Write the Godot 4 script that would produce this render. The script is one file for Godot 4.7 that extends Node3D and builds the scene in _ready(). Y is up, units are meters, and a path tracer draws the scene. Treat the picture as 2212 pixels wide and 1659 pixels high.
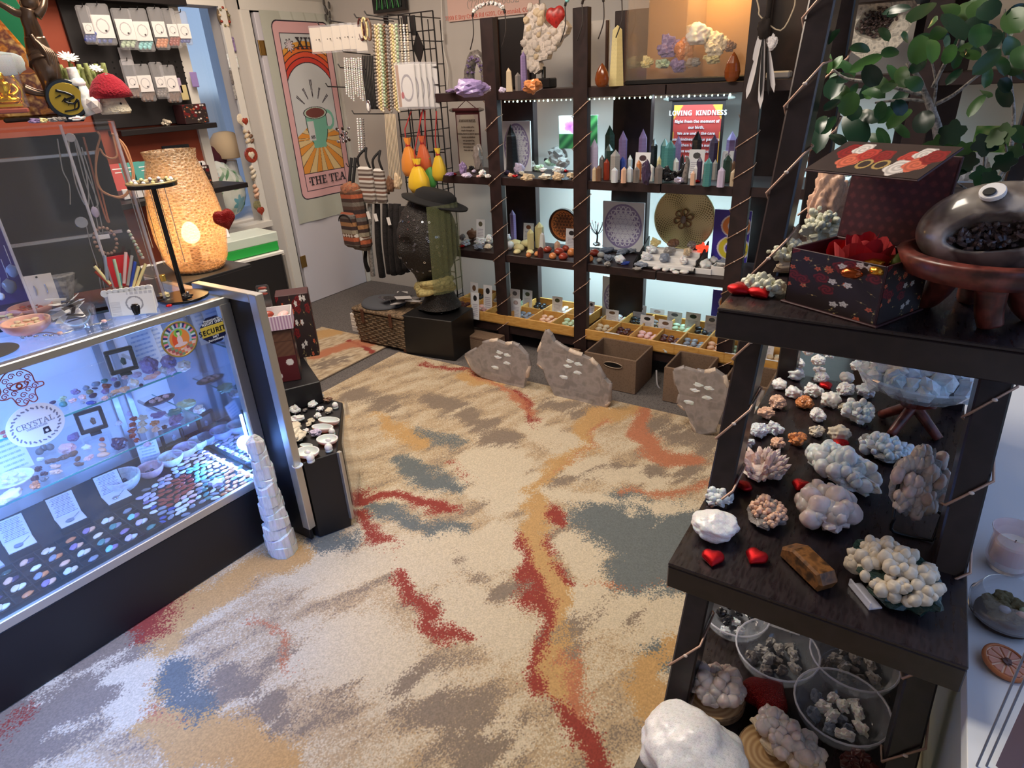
extends Node3D
# A crystal shop seen from just inside: display case on one side, open bookcase at the back, ladder stand beside the window.
const FOC:=1363.75
const EYE:=Vector3(0, 1.55, 0)
const RX:=Vector3(0.8454, -0.0468, -0.5321)
const DN:=Vector3(0.1961, -0.8994, 0.3907)
const FW:=Vector3(-0.4969, -0.4346, -0.7512)
var mats:={}
var meshes:={}
var names:={}
var rng:=RandomNumberGenerator.new()

func _ready()->void:
	rng.seed=7
	# ---- camera, sky, lights, exposure
	var cam:=Camera3D.new()
	cam.name="camera"
	cam.keep_aspect=Camera3D.KEEP_HEIGHT
	cam.fov=rad_to_deg(2.0*atan(1659.0/2.0/FOC))
	cam.near=0.02
	cam.far=60.0
	cam.transform=Transform3D(Basis(RX,-DN,-FW).orthonormalized(),EYE)
	add_child(cam)
	cam.current=true
	var env:=Environment.new()
	env.background_mode=Environment.BG_SKY
	var sky:=Sky.new()
	var sm:=ProceduralSkyMaterial.new()
	sm.sky_top_color=Color(0.55,0.72,1.0)
	sm.sky_horizon_color=Color(0.8,0.9,1.0)
	sm.ground_bottom_color=Color(0.5,0.55,0.6)
	sm.ground_horizon_color=Color(0.8,0.88,0.95)
	sm.sky_energy_multiplier=1.1
	sm.ground_energy_multiplier=0.6
	sky.sky_material=sm
	env.sky=sky
	env.tonemap_mode=Environment.TONE_MAPPER_LINEAR
	env.tonemap_exposure=1.0
	env.sdfgi_enabled=true
	env.ssao_enabled=true
	env.ssil_enabled=true
	var we:=WorldEnvironment.new()
	we.name="environment"
	we.environment=env
	add_child(we)
	area("ceiling_light_front",V3(-1.3,2.66,-1.3),V3(0,-1,0),1.2,0.6,Color(1.0,0.95,0.88),5.0)
	area("ceiling_light_rear",V3(-2.9,2.66,-2.2),V3(0,-1,0),1.2,0.6,Color(1.0,0.92,0.84),4.0)
	build_room()
	build_rugs()
	build_case()
	build_bookcase()
	build_ladder()
	build_corner()
	build_case_goods()
	build_countertop()
	build_left_wall()
	build_rack()
	build_books_goods()
	build_ladder_goods()
	build_plant()
	build_window_goods()

func area(called:String,at:Vector3,dir:Vector3,w:float,h:float,c:Color,e:float)->void:
	var l:=AreaLight3D.new()
	l.name=called
	l.area_size=V2(w,h)
	l.light_color=c
	l.light_energy=e
	l.shadow_enabled=true
	l.set("area_range",12.0)
	l.set("area_attenuation",2.0)
	dir=dir.normalized()
	var up:=V3(0,0,1) if absf(dir.y)>0.9 else Vector3.UP
	l.transform=Transform3D(Basis.looking_at(dir,up),at)
	add_child(l)

func omni(called:String,at:Vector3,c:Color,e:float,size:=0.03)->void:
	var l:=OmniLight3D.new()
	l.name=called
	l.light_color=c
	l.light_energy=e
	l.light_size=size
	l.omni_range=10.0
	l.omni_attenuation=2.0
	l.shadow_enabled=true
	l.position=at
	add_child(l)

# ---------------------------------------------------------------- measuring
func ray(px:float,py:float)->Vector3:
	return RX*((px-1106.0)/FOC)+DN*((py-829.5)/FOC)+FW

func ony(px:float,py:float,y:float)->Vector3:
	var d:=ray(px,py)
	return EYE+d*((y-EYE.y)/d.y)

func onx(px:float,py:float,x:float)->Vector3:
	var d:=ray(px,py)
	return EYE+d*(x/d.x)

func onz(px:float,py:float,z:float)->Vector3:
	var d:=ray(px,py)
	return EYE+d*(z/d.z)

func onp(px:float,py:float,pt:Vector3,n:Vector3)->Vector3:
	var d:=ray(px,py)
	return EYE+d*((pt-EYE).dot(n)/d.dot(n))

func per(p:Vector3)->float:
	return (p-EYE).dot(FW)/FOC

# ---------------------------------------------------------------- nodes
func numbered(called:String)->String:
	var n:int=names.get(called,0)
	names[called]=n+1
	return called if n==0 else "%s_%03d" % [called,n]

func tag(o:Node,label:String,category:String,group:="")->Node:
	if label:o.set_meta("label",label)
	if category:o.set_meta("category",category)
	if group:o.set_meta("group",group)
	return o

func thing(called:String,label:String,category:String,at:=Vector3.ZERO,turn:=0.0,group:="")->Node3D:
	var o:=Node3D.new()
	o.name=numbered(called)
	add_child(o)
	o.position=at
	o.rotation.y=turn
	tag(o,label,category,group)
	return o

func part(called:String,mesh:Mesh,m:Material,parent:Node,at:=Vector3.ZERO,b:=Basis.IDENTITY)->MeshInstance3D:
	var o:=MeshInstance3D.new()
	o.mesh=mesh
	o.material_override=m
	o.transform=Transform3D(b,at)
	o.name=called
	if parent==self:o.name=numbered(called)
	parent.add_child(o,true)
	return o

func single(called:String,mesh:Mesh,m:Material,label:String,category:String,at:Vector3,b:=Basis.IDENTITY,group:="")->MeshInstance3D:
	var o:=part(called,mesh,m,self,at,b)
	tag(o,label,category,group)
	return o

func struct(called:String,mesh:Mesh,m:Material,at:Vector3,label:="",b:=Basis.IDENTITY)->MeshInstance3D:
	var o:=MeshInstance3D.new()
	o.mesh=mesh
	o.material_override=m
	o.transform=Transform3D(b,at)
	o.name=called
	o.set_meta("kind","structure")
	if label:o.set_meta("label",label)
	add_child(o,true)
	return o

func yaw(a:float)->Basis:
	return Basis(Vector3.UP,a)

func rot(x:float,y:float,z:float)->Basis:
	return Basis.from_euler(V3(x,y,z))

func facing(n:Vector3,up:=Vector3.UP)->Basis:
	var z:=n.normalized()
	var x:=up.cross(z).normalized()
	return Basis(x,z.cross(x),z)

# ---------------------------------------------------------------- materials
func mat(key:String,c:Color,rough:=0.6,metal:=0.0,more:={})->StandardMaterial3D:
	if mats.has(key):return mats[key]
	var m:=StandardMaterial3D.new()
	m.resource_name=key
	m.albedo_color=c
	m.roughness=rough
	m.metallic=metal
	for k in more:m.set(k,more[k])
	mats[key]=m
	return m

func tex_of(im:Image)->ImageTexture:
	return ImageTexture.create_from_image(im)

func noise_tex(key:String,cols:Array,freq:=0.02,size:=256,type:=3,sd:=1,oct:=4)->Texture2D:
	if mats.has("T"+key):return mats["T"+key]
	var n:=FastNoiseLite.new()
	n.seed=sd
	n.frequency=freq
	n.noise_type=type
	n.fractal_octaves=oct
	var t:=NoiseTexture2D.new()
	t.width=size
	t.height=size
	t.seamless=true
	t.noise=n
	if cols.size()>1:
		var g:=Gradient.new()
		var offs:=PackedFloat32Array()
		var cc:=PackedColorArray()
		for i in cols.size():
			offs.append(float(i)/(cols.size()-1)*0.6+0.2)
			cc.append(cols[i])
		g.offsets=offs
		g.colors=cc
		t.color_ramp=g
	mats["T"+key]=t
	return t

# a mottled mineral or cloth: its palest colour under a shared mottle, or a noise of its own where the hues differ
func stone(key:String,cols:Array,rough:=0.45,scale:=8.0,more:={},own:=false)->StandardMaterial3D:
	if mats.has(key):return mats[key]
	var m:=mat(key,Color.WHITE,rough,0.0,more)
	if own:m.albedo_texture=noise_tex(key,cols,0.025,128,3,key.hash() % 1000)
	else:
		var hi:Color=cols[0]
		var lo:Color=cols[0]
		for c:Color in cols:
			if c.get_luminance()>hi.get_luminance():hi=c
			if c.get_luminance()<lo.get_luminance():lo=c
		var r:=lo.get_luminance()/maxf(hi.get_luminance(),0.01)
		var k:=0.45 if r<0.6 else (0.68 if r<0.8 else 0.84)
		m.albedo_color=hi
		m.albedo_texture=noise_tex("mottle%s" % k,[Color(k,k,k),Color(1,1,1),Color(lerpf(k,1,0.4),lerpf(k,1,0.4),lerpf(k,1,0.4))],0.025,128,3,5)
	m.uv1_triplanar=true
	m.uv1_scale=O3*scale
	return m

func rgb(r:int,g:int,b:int)->Color:
	return Color(r/255.0,g/255.0,b/255.0)

# ---------------------------------------------------------------- meshes (corners run counter-clockwise seen from outside)
func mk(v:PackedVector3Array,idx:PackedInt32Array,smooth:=false,uv:=PackedVector2Array())->ArrayMesh:
	var a:=[]
	a.resize(Mesh.ARRAY_MAX)
	a[Mesh.ARRAY_VERTEX]=v
	if smooth:
		var n:=PackedVector3Array()
		n.resize(v.size())
		for i in range(0,idx.size(),3):
			var f:=(v[idx[i+1]]-v[idx[i]]).cross(v[idx[i+2]]-v[idx[i]])
			n[idx[i]]+=f
			n[idx[i+1]]+=f
			n[idx[i+2]]+=f
		for i in n.size():n[i]=n[i].normalized()
		a[Mesh.ARRAY_NORMAL]=n
	if uv.size():a[Mesh.ARRAY_TEX_UV]=uv
	var k:=idx.duplicate()
	for i in range(0,k.size(),3):
		var t:=k[i+1]
		k[i+1]=k[i+2]
		k[i+2]=t
	a[Mesh.ARRAY_INDEX]=k
	var m:=ArrayMesh.new()
	m.add_surface_from_arrays(Mesh.PRIMITIVE_TRIANGLES,a)
	return m

class Geo:
	var v:=PackedVector3Array()
	var idx:=PackedInt32Array()
	var uv:=PackedVector2Array()
	func tri(a:Vector3,b:Vector3,c:Vector3)->void:
		var n:=v.size()
		v.append_array([a,b,c])
		idx.append_array([n,n+1,n+2])
	func quad(a:Vector3,b:Vector3,c:Vector3,d:Vector3)->void:
		var n:=v.size()
		v.append_array([a,b,c,d])
		idx.append_array([n,n+1,n+2,n,n+2,n+3])
	func add(o:Geo,t:=Transform3D.IDENTITY)->void:
		var n:=v.size()
		for p in o.v:v.append(t*p)
		for i in o.idx:idx.append(i+n)
		if o.uv.size():uv.append_array(o.uv)
	func convex(from:=0,centre:=Vector3.ZERO)->void:
		for i in range(from,idx.size(),3):
			var a:=v[idx[i]]
			var b:=v[idx[i+1]]
			var c:=v[idx[i+2]]
			if (b-a).cross(c-a).dot((a+b+c)/3.0-centre)<0.0:
				var t:=idx[i+1]
				idx[i+1]=idx[i+2]
				idx[i+2]=t

func done(g:Geo,smooth:=false)->ArrayMesh:
	return mk(g.v,g.idx,smooth,g.uv if g.uv.size()==g.v.size() else PackedVector2Array())

func box_geo(s:Vector3,b:=0.002)->Geo:
	var g:=Geo.new()
	var h:=s/2.0
	b=minf(b,minf(h.x,minf(h.y,h.z))*0.9)
	for sx in [-1,1]:
		for sy in [-1,1]:
			for sz in [-1,1]:
				var k:=V3(sx,sy,sz)
				g.v.append(V3(h.x,h.y-b,h.z-b)*k)
				g.v.append(V3(h.x-b,h.y,h.z-b)*k)
				g.v.append(V3(h.x-b,h.y-b,h.z)*k)
	var id:=func(x,y,z,a):return (x*4+y*2+z)*3+a
	for s1 in [0,1]:
		for q in [[id.call(s1,0,0,0),id.call(s1,1,0,0),id.call(s1,1,1,0),id.call(s1,0,1,0)],[id.call(0,s1,0,1),id.call(1,s1,0,1),id.call(1,s1,1,1),id.call(0,s1,1,1)],[id.call(0,0,s1,2),id.call(1,0,s1,2),id.call(1,1,s1,2),id.call(0,1,s1,2)]]:
			g.idx.append_array([q[0],q[1],q[2],q[0],q[2],q[3]])
		for s2 in [0,1]:
			for q in [[id.call(s1,s2,0,0),id.call(s1,s2,1,0),id.call(s1,s2,1,1),id.call(s1,s2,0,1)],[id.call(s1,0,s2,0),id.call(s1,1,s2,0),id.call(s1,1,s2,2),id.call(s1,0,s2,2)],[id.call(0,s1,s2,1),id.call(1,s1,s2,1),id.call(1,s1,s2,2),id.call(0,s1,s2,2)]]:
				g.idx.append_array([q[0],q[1],q[2],q[0],q[2],q[3]])
	for c in 8:
		g.idx.append_array([c*3,c*3+1,c*3+2])
	g.convex()
	return g

func bx(s:Vector3,b:=0.002)->ArrayMesh:
	var key:="bx%s,%.4f" % [s,b]
	if not meshes.has(key):meshes[key]=done(box_geo(s,b))
	return meshes[key]

func lathe_geo(prof:Array,n:=24)->Geo:
	var g:=Geo.new()
	for j in prof.size():
		for i in n:
			var a:=TAU*i/n
			g.v.append(V3(cos(a)*prof[j].x,prof[j].y,-sin(a)*prof[j].x))
	for j in prof.size()-1:
		for i in n:
			var i2:=(i+1) % n
			g.idx.append_array([j*n+i,j*n+i2,(j+1)*n+i2,j*n+i,(j+1)*n+i2,(j+1)*n+i])
	return g

func lathe(prof:Array,n:=24,smooth:=true)->ArrayMesh:
	return done(lathe_geo(prof,n),smooth)

func disc(r:float,h:float,n:=28,b:=0.001)->ArrayMesh:
	return lathe([V2(0.0001,0),V2(r-b,0),V2(r,b),V2(r,h-b),V2(r-b,h),V2(0.0001,h)],n,false)

func curve(pts:Array,steps:=4)->Array:
	var o:=[]
	for i in pts.size()-1:
		var p0:Vector3=pts[maxi(i-1,0)]
		var p1:Vector3=pts[i]
		var p2:Vector3=pts[i+1]
		var p3:Vector3=pts[mini(i+2,pts.size()-1)]
		for k in steps:
			o.append(p1.cubic_interpolate(p2,p0,p3,float(k)/steps))
	o.append(pts[-1])
	return o

func tube_geo(pts:Array,r:float,sides:=6,r2:=-1.0)->Geo:
	var g:=Geo.new()
	if r2<0:r2=r
	var last:=pts.size()-1
	var n:=Z3
	for i in pts.size():
		var t:Vector3=(pts[mini(i+1,last)]-pts[maxi(i-1,0)]).normalized()
		if n==Z3:n=t.cross(Vector3.UP if absf(t.y)<0.9 else Vector3.RIGHT).normalized()
		n=(n-t*n.dot(t)).normalized()
		var b:=t.cross(n)
		var rr:=lerpf(r,r2,float(i)/maxi(last,1))
		for k in sides:
			var a:=TAU*k/sides
			g.v.append(pts[i]+(n*cos(a)+b*sin(a))*rr)
	for i in last:
		for k in sides:
			var k2:=(k+1) % sides
			g.idx.append_array([i*sides+k,i*sides+k2,(i+1)*sides+k2,i*sides+k,(i+1)*sides+k2,(i+1)*sides+k])
	for e in [0,last]:
		var c:=g.v.size()
		g.v.append(pts[e])
		for k in sides:
			var k2:=(k+1) % sides
			if e==0:g.idx.append_array([c,k2,k])
			else:g.idx.append_array([c,e*sides+k,e*sides+k2])
	return g

func tube(pts:Array,r:float,sides:=6,r2:=-1.0)->ArrayMesh:
	return done(tube_geo(pts,r,sides,r2),true)

func slab_geo(poly:PackedVector2Array,d:float,b:=0.0)->Geo:
	var g:=Geo.new()
	if Geometry2D.is_polygon_clockwise(poly):poly.reverse()
	var n:=poly.size()
	var ins:=poly
	if b>0.0:
		var off:=Geometry2D.offset_polygon(poly,-b)
		if off.size() and off[0].size()==n:
			ins=off[0]
			if Geometry2D.is_polygon_clockwise(ins):ins.reverse()
			var best:=0
			for i in n:
				if ins[i].distance_squared_to(poly[0])<ins[best].distance_squared_to(poly[0]):best=i
			var r:=PackedVector2Array()
			for i in n:r.append(ins[(i+best) % n])
			ins=r
		else:b=0.0
	var t:=Geometry2D.triangulate_polygon(ins)
	for s in [1.0,-1.0]:
		var f:=g.v.size()
		for p in ins:g.v.append(V3(p.x,p.y,s*d/2.0))
		for i in range(0,t.size(),3):
			var a:=ins[t[i]]
			var ccw:=(ins[t[i+1]]-a).cross(ins[t[i+2]]-a)>0.0
			if ccw==(s>0):g.idx.append_array([f+t[i],f+t[i+1],f+t[i+2]])
			else:g.idx.append_array([f+t[i],f+t[i+2],f+t[i+1]])
	var rows:=[[ins,d/2.0],[poly,d/2.0-b],[poly,b-d/2.0],[ins,-d/2.0]] if b>0.0 else [[poly,d/2.0],[poly,-d/2.0]]
	for j in rows.size()-1:
		for i in n:
			var i2:=(i+1) % n
			var p:PackedVector2Array=rows[j][0]
			var q:PackedVector2Array=rows[j+1][0]
			var z1:float=rows[j][1]
			var z2:float=rows[j+1][1]
			g.quad(V3(p[i].x,p[i].y,z1),V3(q[i].x,q[i].y,z2),V3(q[i2].x,q[i2].y,z2),V3(p[i2].x,p[i2].y,z1))
	return g

func slab(poly:Array,d:float,b:=0.0)->ArrayMesh:
	return done(slab_geo(PackedVector2Array(poly),d,b))

func oval(rx:float,ry:float,n:=20)->Array:
	var o:=[]
	for i in n:o.append(V2(cos(TAU*i/n)*rx,sin(TAU*i/n)*ry))
	return o

# print laid on a flat face: a rectangle with uv, facing +z
func sheet(w:float,h:float)->ArrayMesh:
	var key:="sh%.4f,%.4f" % [w,h]
	if not meshes.has(key):
		var g:=Geo.new()
		g.quad(V3(-w/2,-h/2,0),V3(w/2,-h/2,0),V3(w/2,h/2,0),V3(-w/2,h/2,0))
		g.uv.append_array([V2(0,1),V2(1,1),V2(1,0),V2(0,0)])
		meshes[key]=done(g)
	return meshes[key]

func letters(s:String,high:float,deep:=0.001,serif:=false,bold:=true)->TextMesh:
	var t:=TextMesh.new()
	t.text=s
	var f:=SystemFont.new()
	f.font_names=PackedStringArray(["Droid Serif" if serif else "Droid Sans"])
	f.font_weight=700 if bold else 400
	t.font=f
	t.font_size=64
	t.pixel_size=high/46.0
	t.depth=deep
	t.curve_step=2.0
	return t

# ---------------------------------------------------------------- stones
func ico_sphere(sub:int)->Array:
	var key:="ico%d" % sub
	if meshes.has(key):return meshes[key]
	var p:=(1.0+sqrt(5.0))/2.0
	var v:=PackedVector3Array()
	for q in [[-1,p,0],[1,p,0],[-1,-p,0],[1,-p,0],[0,-1,p],[0,1,p],[0,-1,-p],[0,1,-p],[p,0,-1],[p,0,1],[-p,0,-1],[-p,0,1]]:
		v.append(V3(q[0],q[1],q[2]).normalized())
	var t:=PackedInt32Array([0,11,5,0,5,1,0,1,7,0,7,10,0,10,11,1,5,9,5,11,4,11,10,2,10,7,6,7,1,8,3,9,4,3,4,2,3,2,6,3,6,8,3,8,9,4,9,5,2,4,11,6,2,10,8,6,7,9,8,1])
	for s in sub:
		var mid:={}
		var t2:=PackedInt32Array()
		for i in range(0,t.size(),3):
			var m:=[]
			for e in 3:
				var a:=t[i+e]
				var b:=t[i+(e+1) % 3]
				var k:=mini(a,b)*100000+maxi(a,b)
				if not mid.has(k):
					mid[k]=v.size()
					v.append((v[a]+v[b]).normalized())
				m.append(mid[k])
			t2.append_array([t[i],m[0],m[2],t[i+1],m[1],m[0],t[i+2],m[2],m[1],m[0],m[1],m[2]])
		t=t2
	meshes[key]=[v,t]
	return meshes[key]

# kinds: "rough" broken rock,"pebble" tumbled,"grape" botryoidal bumps,"druse" crusted with little points,"egg"
func rock(kind:String,sd:=0,sub:=2,size:=Vector3.ONE,bump:=-1.0)->ArrayMesh:
	var key:="%s%d,%d,%s,%f" % [kind,sd,sub,size,bump]
	if meshes.has(key):return meshes[key]
	var base:=ico_sphere(sub)
	var n:=FastNoiseLite.new()
	n.seed=sd*31+5
	n.noise_type=FastNoiseLite.TYPE_SIMPLEX_SMOOTH
	n.frequency=0.8
	n.fractal_octaves=3
	var c:=FastNoiseLite.new()
	c.seed=sd*17+3
	c.noise_type=FastNoiseLite.TYPE_CELLULAR
	c.cellular_return_type=FastNoiseLite.RETURN_DISTANCE
	c.fractal_type=FastNoiseLite.FRACTAL_NONE
	c.frequency=2.6 if kind=="grape" else 4.5
	var amp:float={"rough":0.42,"pebble":0.12,"grape":0.28,"druse":0.3,"egg":0.0}[kind]
	var fine:float={"rough":0.0,"pebble":0.0,"grape":0.3,"druse":0.22,"egg":0.0}[kind]
	if bump>=0.0:fine=bump
	var v:=PackedVector3Array()
	var lo:=O3*9.0
	var hi:=-lo
	for p:Vector3 in base[0]:
		var r:=1.0+amp*n.get_noise_3dv(p*1.3)*1.6
		if fine>0.0:
			var q:Vector3=p*(size/maxf(size.x,maxf(size.y,size.z)))
			r+=fine*(1.0-c.get_noise_3dv(q*1.0)-1.0)
		var o:=p*r
		if kind=="rough":
			o.x=lerpf(o.x,snappedf(o.x,0.55),0.35)
			o.z=lerpf(o.z,snappedf(o.z,0.6),0.3)
		if kind=="egg":o*=V3(1.0-0.14*p.y,1,1.0-0.14*p.y)
		v.append(o)
		lo=lo.min(o)
		hi=hi.max(o)
	var mid:=(lo+hi)/2.0
	for i in v.size():
		v[i]=(v[i]-mid)/(hi-lo)*size
		if kind!="egg" and kind!="pebble":v[i].y=maxf(v[i].y,-0.42*size.y)
	meshes[key]=mk(v,base[1],kind in ["pebble","egg","grape"] or (kind=="druse" and sub>3))
	return meshes[key]

func point_geo(h:float,r:float,sides:=6,tip:=0.22,taper:=1.0)->Geo:
	var g:=Geo.new()
	for j in 2:
		for i in sides:
			var a:=TAU*i/sides+0.2
			var rr:=r*(1.0 if j==0 else taper)
			g.v.append(V3(cos(a)*rr,0.0 if j==0 else h*(1.0-tip),-sin(a)*rr))
	g.v.append(V3(r*0.08,h,0))
	g.v.append(Z3)
	for i in sides:
		var k:=(i+1) % sides
		g.idx.append_array([i,k,sides+k,i,sides+k,sides+i,sides+i,sides+k,2*sides,2*sides+1,k,i])
	return g

func point(h:float,r:float,sides:=6,tip:=0.22,taper:=1.0)->ArrayMesh:
	var key:="pt%.3f,%.3f,%d,%.2f,%.2f" % [h,r,sides,tip,taper]
	if not meshes.has(key):meshes[key]=done(point_geo(h,r,sides,tip,taper))
	return meshes[key]

func spikes(sd:int,n:int,size:Vector3,l0:=0.2,l1:=0.45,r:=0.07,up:=0.0)->ArrayMesh:
	var key:="sp%d,%d,%s,%.2f,%.2f,%.2f" % [sd,n,size,l0,l1,r]
	if meshes.has(key):return meshes[key]
	var q:=RandomNumberGenerator.new()
	q.seed=sd+11
	var g:=Geo.new()
	for i in n:
		var d:=V3(q.randfn(),q.randfn(),q.randfn()).normalized()
		if d.y<up:d.y=absf(d.y)*0.5+up
		d=d.normalized()
		var s:=maxf(size.x,size.z)
		var e:=point_geo(q.randf_range(l0,l1)*s,q.randf_range(0.7,1.3)*r*s,6,0.45)
		g.add(e,Transform3D(facing_y(d),d*size*0.5*0.72))
	meshes[key]=done(g)
	return meshes[key]

func facing_y(d:Vector3)->Basis:
	var y:=d.normalized()
	var x:=y.cross(V3(0.3,0.1,1)).normalized()
	return Basis(x,y,x.cross(y))

func heart(w:float,thick:float,sub:=3)->ArrayMesh:
	var key:="heart%.4f,%.4f" % [w,thick]
	if meshes.has(key):return meshes[key]
	var base:=ico_sphere(sub)
	var v:=PackedVector3Array()
	for p:Vector3 in base[0]:
		var x:float=p.x
		var y:float=p.y*0.9+0.62*absf(x)*sqrt(maxf(0.0,1.3-absf(x)))-0.2
		var k:=clampf((y+1.15)/1.0,0.0,1.0)
		v.append(V3(x*lerpf(0.55,1.0,k)*w/2,y*w/2,p.z*lerpf(0.55,1.0,k)*thick/2))
	meshes[key]=mk(v,base[1],true)
	return meshes[key]

func bowl(r:float,h:float,wall:float,foot:=0.45,n:=28)->ArrayMesh:
	var pr:=[V2(0.0005,0),V2(r*foot,0)]
	for i in 6:
		var t:=(i+1)/6.0
		pr.append(V2(lerpf(r*foot,r,sin(t*PI/2)),h*(1.0-cos(t*PI/2))*0.55+h*t*0.45))
	pr.append(V2(r-wall*0.5,h+wall*0.3))
	for i in 6:
		var t:=1.0-i/6.0
		pr.append(V2(maxf(lerpf(r*foot,r,sin(t*PI/2))-wall,0.001),maxf(h*(1.0-cos(t*PI/2))*0.55+h*t*0.45,wall)))
	pr.append(V2(0.0005,wall))
	return lathe(pr,n)

# ---------------------------------------------------------------- the setting
func M_black()->Material:return mat("black lacquered wood",rgb(22,17,19),0.33)
func M_alu()->Material:return mat("brushed aluminium",rgb(190,188,184),0.38,0.85)
func M_white()->Material:return mat("white paint",rgb(226,222,216),0.55)
func M_glass()->Material:return mat("clear glass",Color(0.9,0.97,0.98,0.03),0.04,0.0,{"transparency":BaseMaterial3D.TRANSPARENCY_ALPHA})
func M_acryl()->Material:return mat("clear acrylic",Color(0.97,0.98,1.0,0.02),0.06,0.0,{"transparency":BaseMaterial3D.TRANSPARENCY_ALPHA})
func M_steel()->Material:return mat("polished steel",rgb(200,200,205),0.2,0.95)
func M_paper()->Material:return mat("white card",rgb(232,230,228),0.7)

func wall_piece(called:String,lo:Vector3,hi:Vector3,m:Material,label:="")->void:
	struct(called,bx(hi-lo,0.001),m,(lo+hi)/2.0,label)

func build_room()->void:
	var grey:=mat("warm grey wall paint",rgb(196,190,184),0.8)
	var carpet:=mat("grey carpet",Color.WHITE,0.95)
	carpet.albedo_texture=noise_tex("greycarpet",[rgb(70,66,66),rgb(112,106,104),rgb(88,83,82)],0.2,256)
	carpet.uv1_triplanar=true
	carpet.uv1_world_triplanar=true
	carpet.uv1_scale=O3*2.0
	wall_piece("floor",V3(-4.3,-0.08,-4.1),V3(0.7,0,1.4),carpet,"grey carpet floor of the shop")
	wall_piece("ceiling",V3(-4.3,2.7,-4.1),V3(0.7,2.8,1.4),M_white(),"white ceiling")
	wall_piece("wall_back",V3(-4.3,0,-4.05),V3(0.7,2.7,-3.9),grey,"grey wall behind the bookcase")
	wall_piece("wall_front",V3(-4.3,0,1.25),V3(0.7,2.7,1.4),grey)
	var orange:=mat("burnt orange wall paint",rgb(150,66,40),0.7)
	wall_piece("wall_left",V3(-4.16,0,-2.65),V3(-4.04,2.7,1.25),orange,"burnt orange wall behind the counter")
	wall_piece("wall_left",V3(-4.16,0,-3.16),V3(-4.04,2.7,-2.96),grey,"narrow grey wall between door and pass-through")
	wall_piece("wall_left",V3(-4.16,0,-3.9),V3(-4.04,2.7,-3.86),grey)
	wall_piece("wall_left",V3(-4.16,2.05,-3.86),V3(-4.04,2.7,-3.16),grey)
	wall_piece("wall_left",V3(-4.16,2.05,-2.96),V3(-4.04,2.7,-2.65),grey)
	wall_piece("wall_left",V3(-4.16,0,-2.96),V3(-4.04,0.7,-2.65),grey)
	# right wall with its window
	wall_piece("wall_right",V3(0.46,0,-3.9),V3(0.6,2.7,-2.3),mat("cream wall paint",rgb(205,196,178),0.8),"cream wall at the end of the bookcase")
	wall_piece("wall_right",V3(0.46,2.3,-2.3),V3(0.6,2.7,0.6),grey)
	wall_piece("wall_right",V3(0.46,0,0.6),V3(0.6,2.7,1.25),grey)
	wall_piece("wall_right",V3(0.46,0,-2.3),V3(0.6,0.74,0.6),grey)
	var sill:=mat("white window seat",rgb(222,226,228),0.4)
	wall_piece("trim",V3(0.185,0,-2.3),V3(0.46,0.75,0.6),mat("pale green panel",rgb(200,206,190),0.6),"pale panel under the window seat")
	wall_piece("trim",V3(0.176,0.75,-2.3),V3(0.47,0.78,0.6),sill,"white window seat board beside the ladder stand")
	var win:=struct("window",bx(V3(0.02,1.52,2.9),0.001),M_glass(),V3(0.53,1.54,-0.85),"large window over the white seat")
	for zz in [-2.27,-0.85,0.57]:part("frame_bar",bx(V3(0.06,1.52,0.06)),M_white(),win,V3(0,0,zz+0.85))
	for yy in [-0.73,0.73]:part("frame_bar",bx(V3(0.06,0.06,2.9)),M_white(),win,V3(0,yy,0))
	# room beyond the pass-through, closed but for its own window
	wall_piece("wall_beyond",V3(-5.6,0,-4.0),V3(-4.16,2.7,-3.9),M_white())
	wall_piece("wall_beyond",V3(-5.6,0,-1.6),V3(-4.16,2.7,-1.5),M_white())
	wall_piece("wall_beyond",V3(-5.6,-0.08,-4.0),V3(-4.16,0.0,-1.5),M_white())
	wall_piece("wall_beyond",V3(-5.6,2.7,-4.0),V3(-4.16,2.8,-1.5),M_white())
	wall_piece("wall_beyond",V3(-5.7,0,-4.0),V3(-5.6,0.5,-1.5),M_white())
	# casings
	var trim:=mat("off white trim",rgb(222,218,210),0.45)
	for q in [[-3.17,-3.1,0.0,2.12],[-3.9,-3.86,0.0,2.12]]:
		wall_piece("trim",V3(-4.04,q[2],minf(q[0],q[1])),V3(-4.02,q[3],maxf(q[0],q[1])),trim,"off white casing of the tapestry door")
	wall_piece("trim",V3(-4.04,2.04,-3.86),V3(-4.019,2.12,-3.1),trim)
	for q in [[-2.66,-2.6],[-2.99,-2.94]]:
		wall_piece("trim",V3(-4.04,0.7,minf(q[0],q[1])),V3(-4.018,2.12,maxf(q[0],q[1])),trim)
	wall_piece("trim",V3(-4.04,2.05,-2.94),V3(-4.017,2.12,-2.66),trim)
	wall_piece("trim",V3(-4.1,0.67,-2.98),V3(-3.98,0.71,-2.62),trim,"white ledge of the pass-through")
	# door
	wall_piece("gap_shade_plate",V3(-4.16,0,-3.86),V3(-4.12,2.05,-3.16),mat("gap shade colour",rgb(30,26,26),0.8))  # dark plate behind the door, its colour stands for shade in the gap
	var door:=struct("door",bx(V3(0.04,2.03,0.645),0.003),mat("lilac white door",rgb(214,210,218),0.45),V3(-4.045,1.017,-3.53),"white door with a tapestry hung on it")
	for yy in [1.82,0.34]:
		part("hinge",bx(V3(0.006,0.09,0.05),0.001),mat("brass",rgb(165,130,75),0.35,0.9),door,V3(0.022,yy-1.017,0.31))
		part("hinge_pin",lathe([V2(0.0001,-0.046),V2(0.006,-0.046),V2(0.006,0.046),V2(0.0001,0.046)],10),mats["brass"],door,V3(0.026,yy-1.017,0.335))

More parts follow.
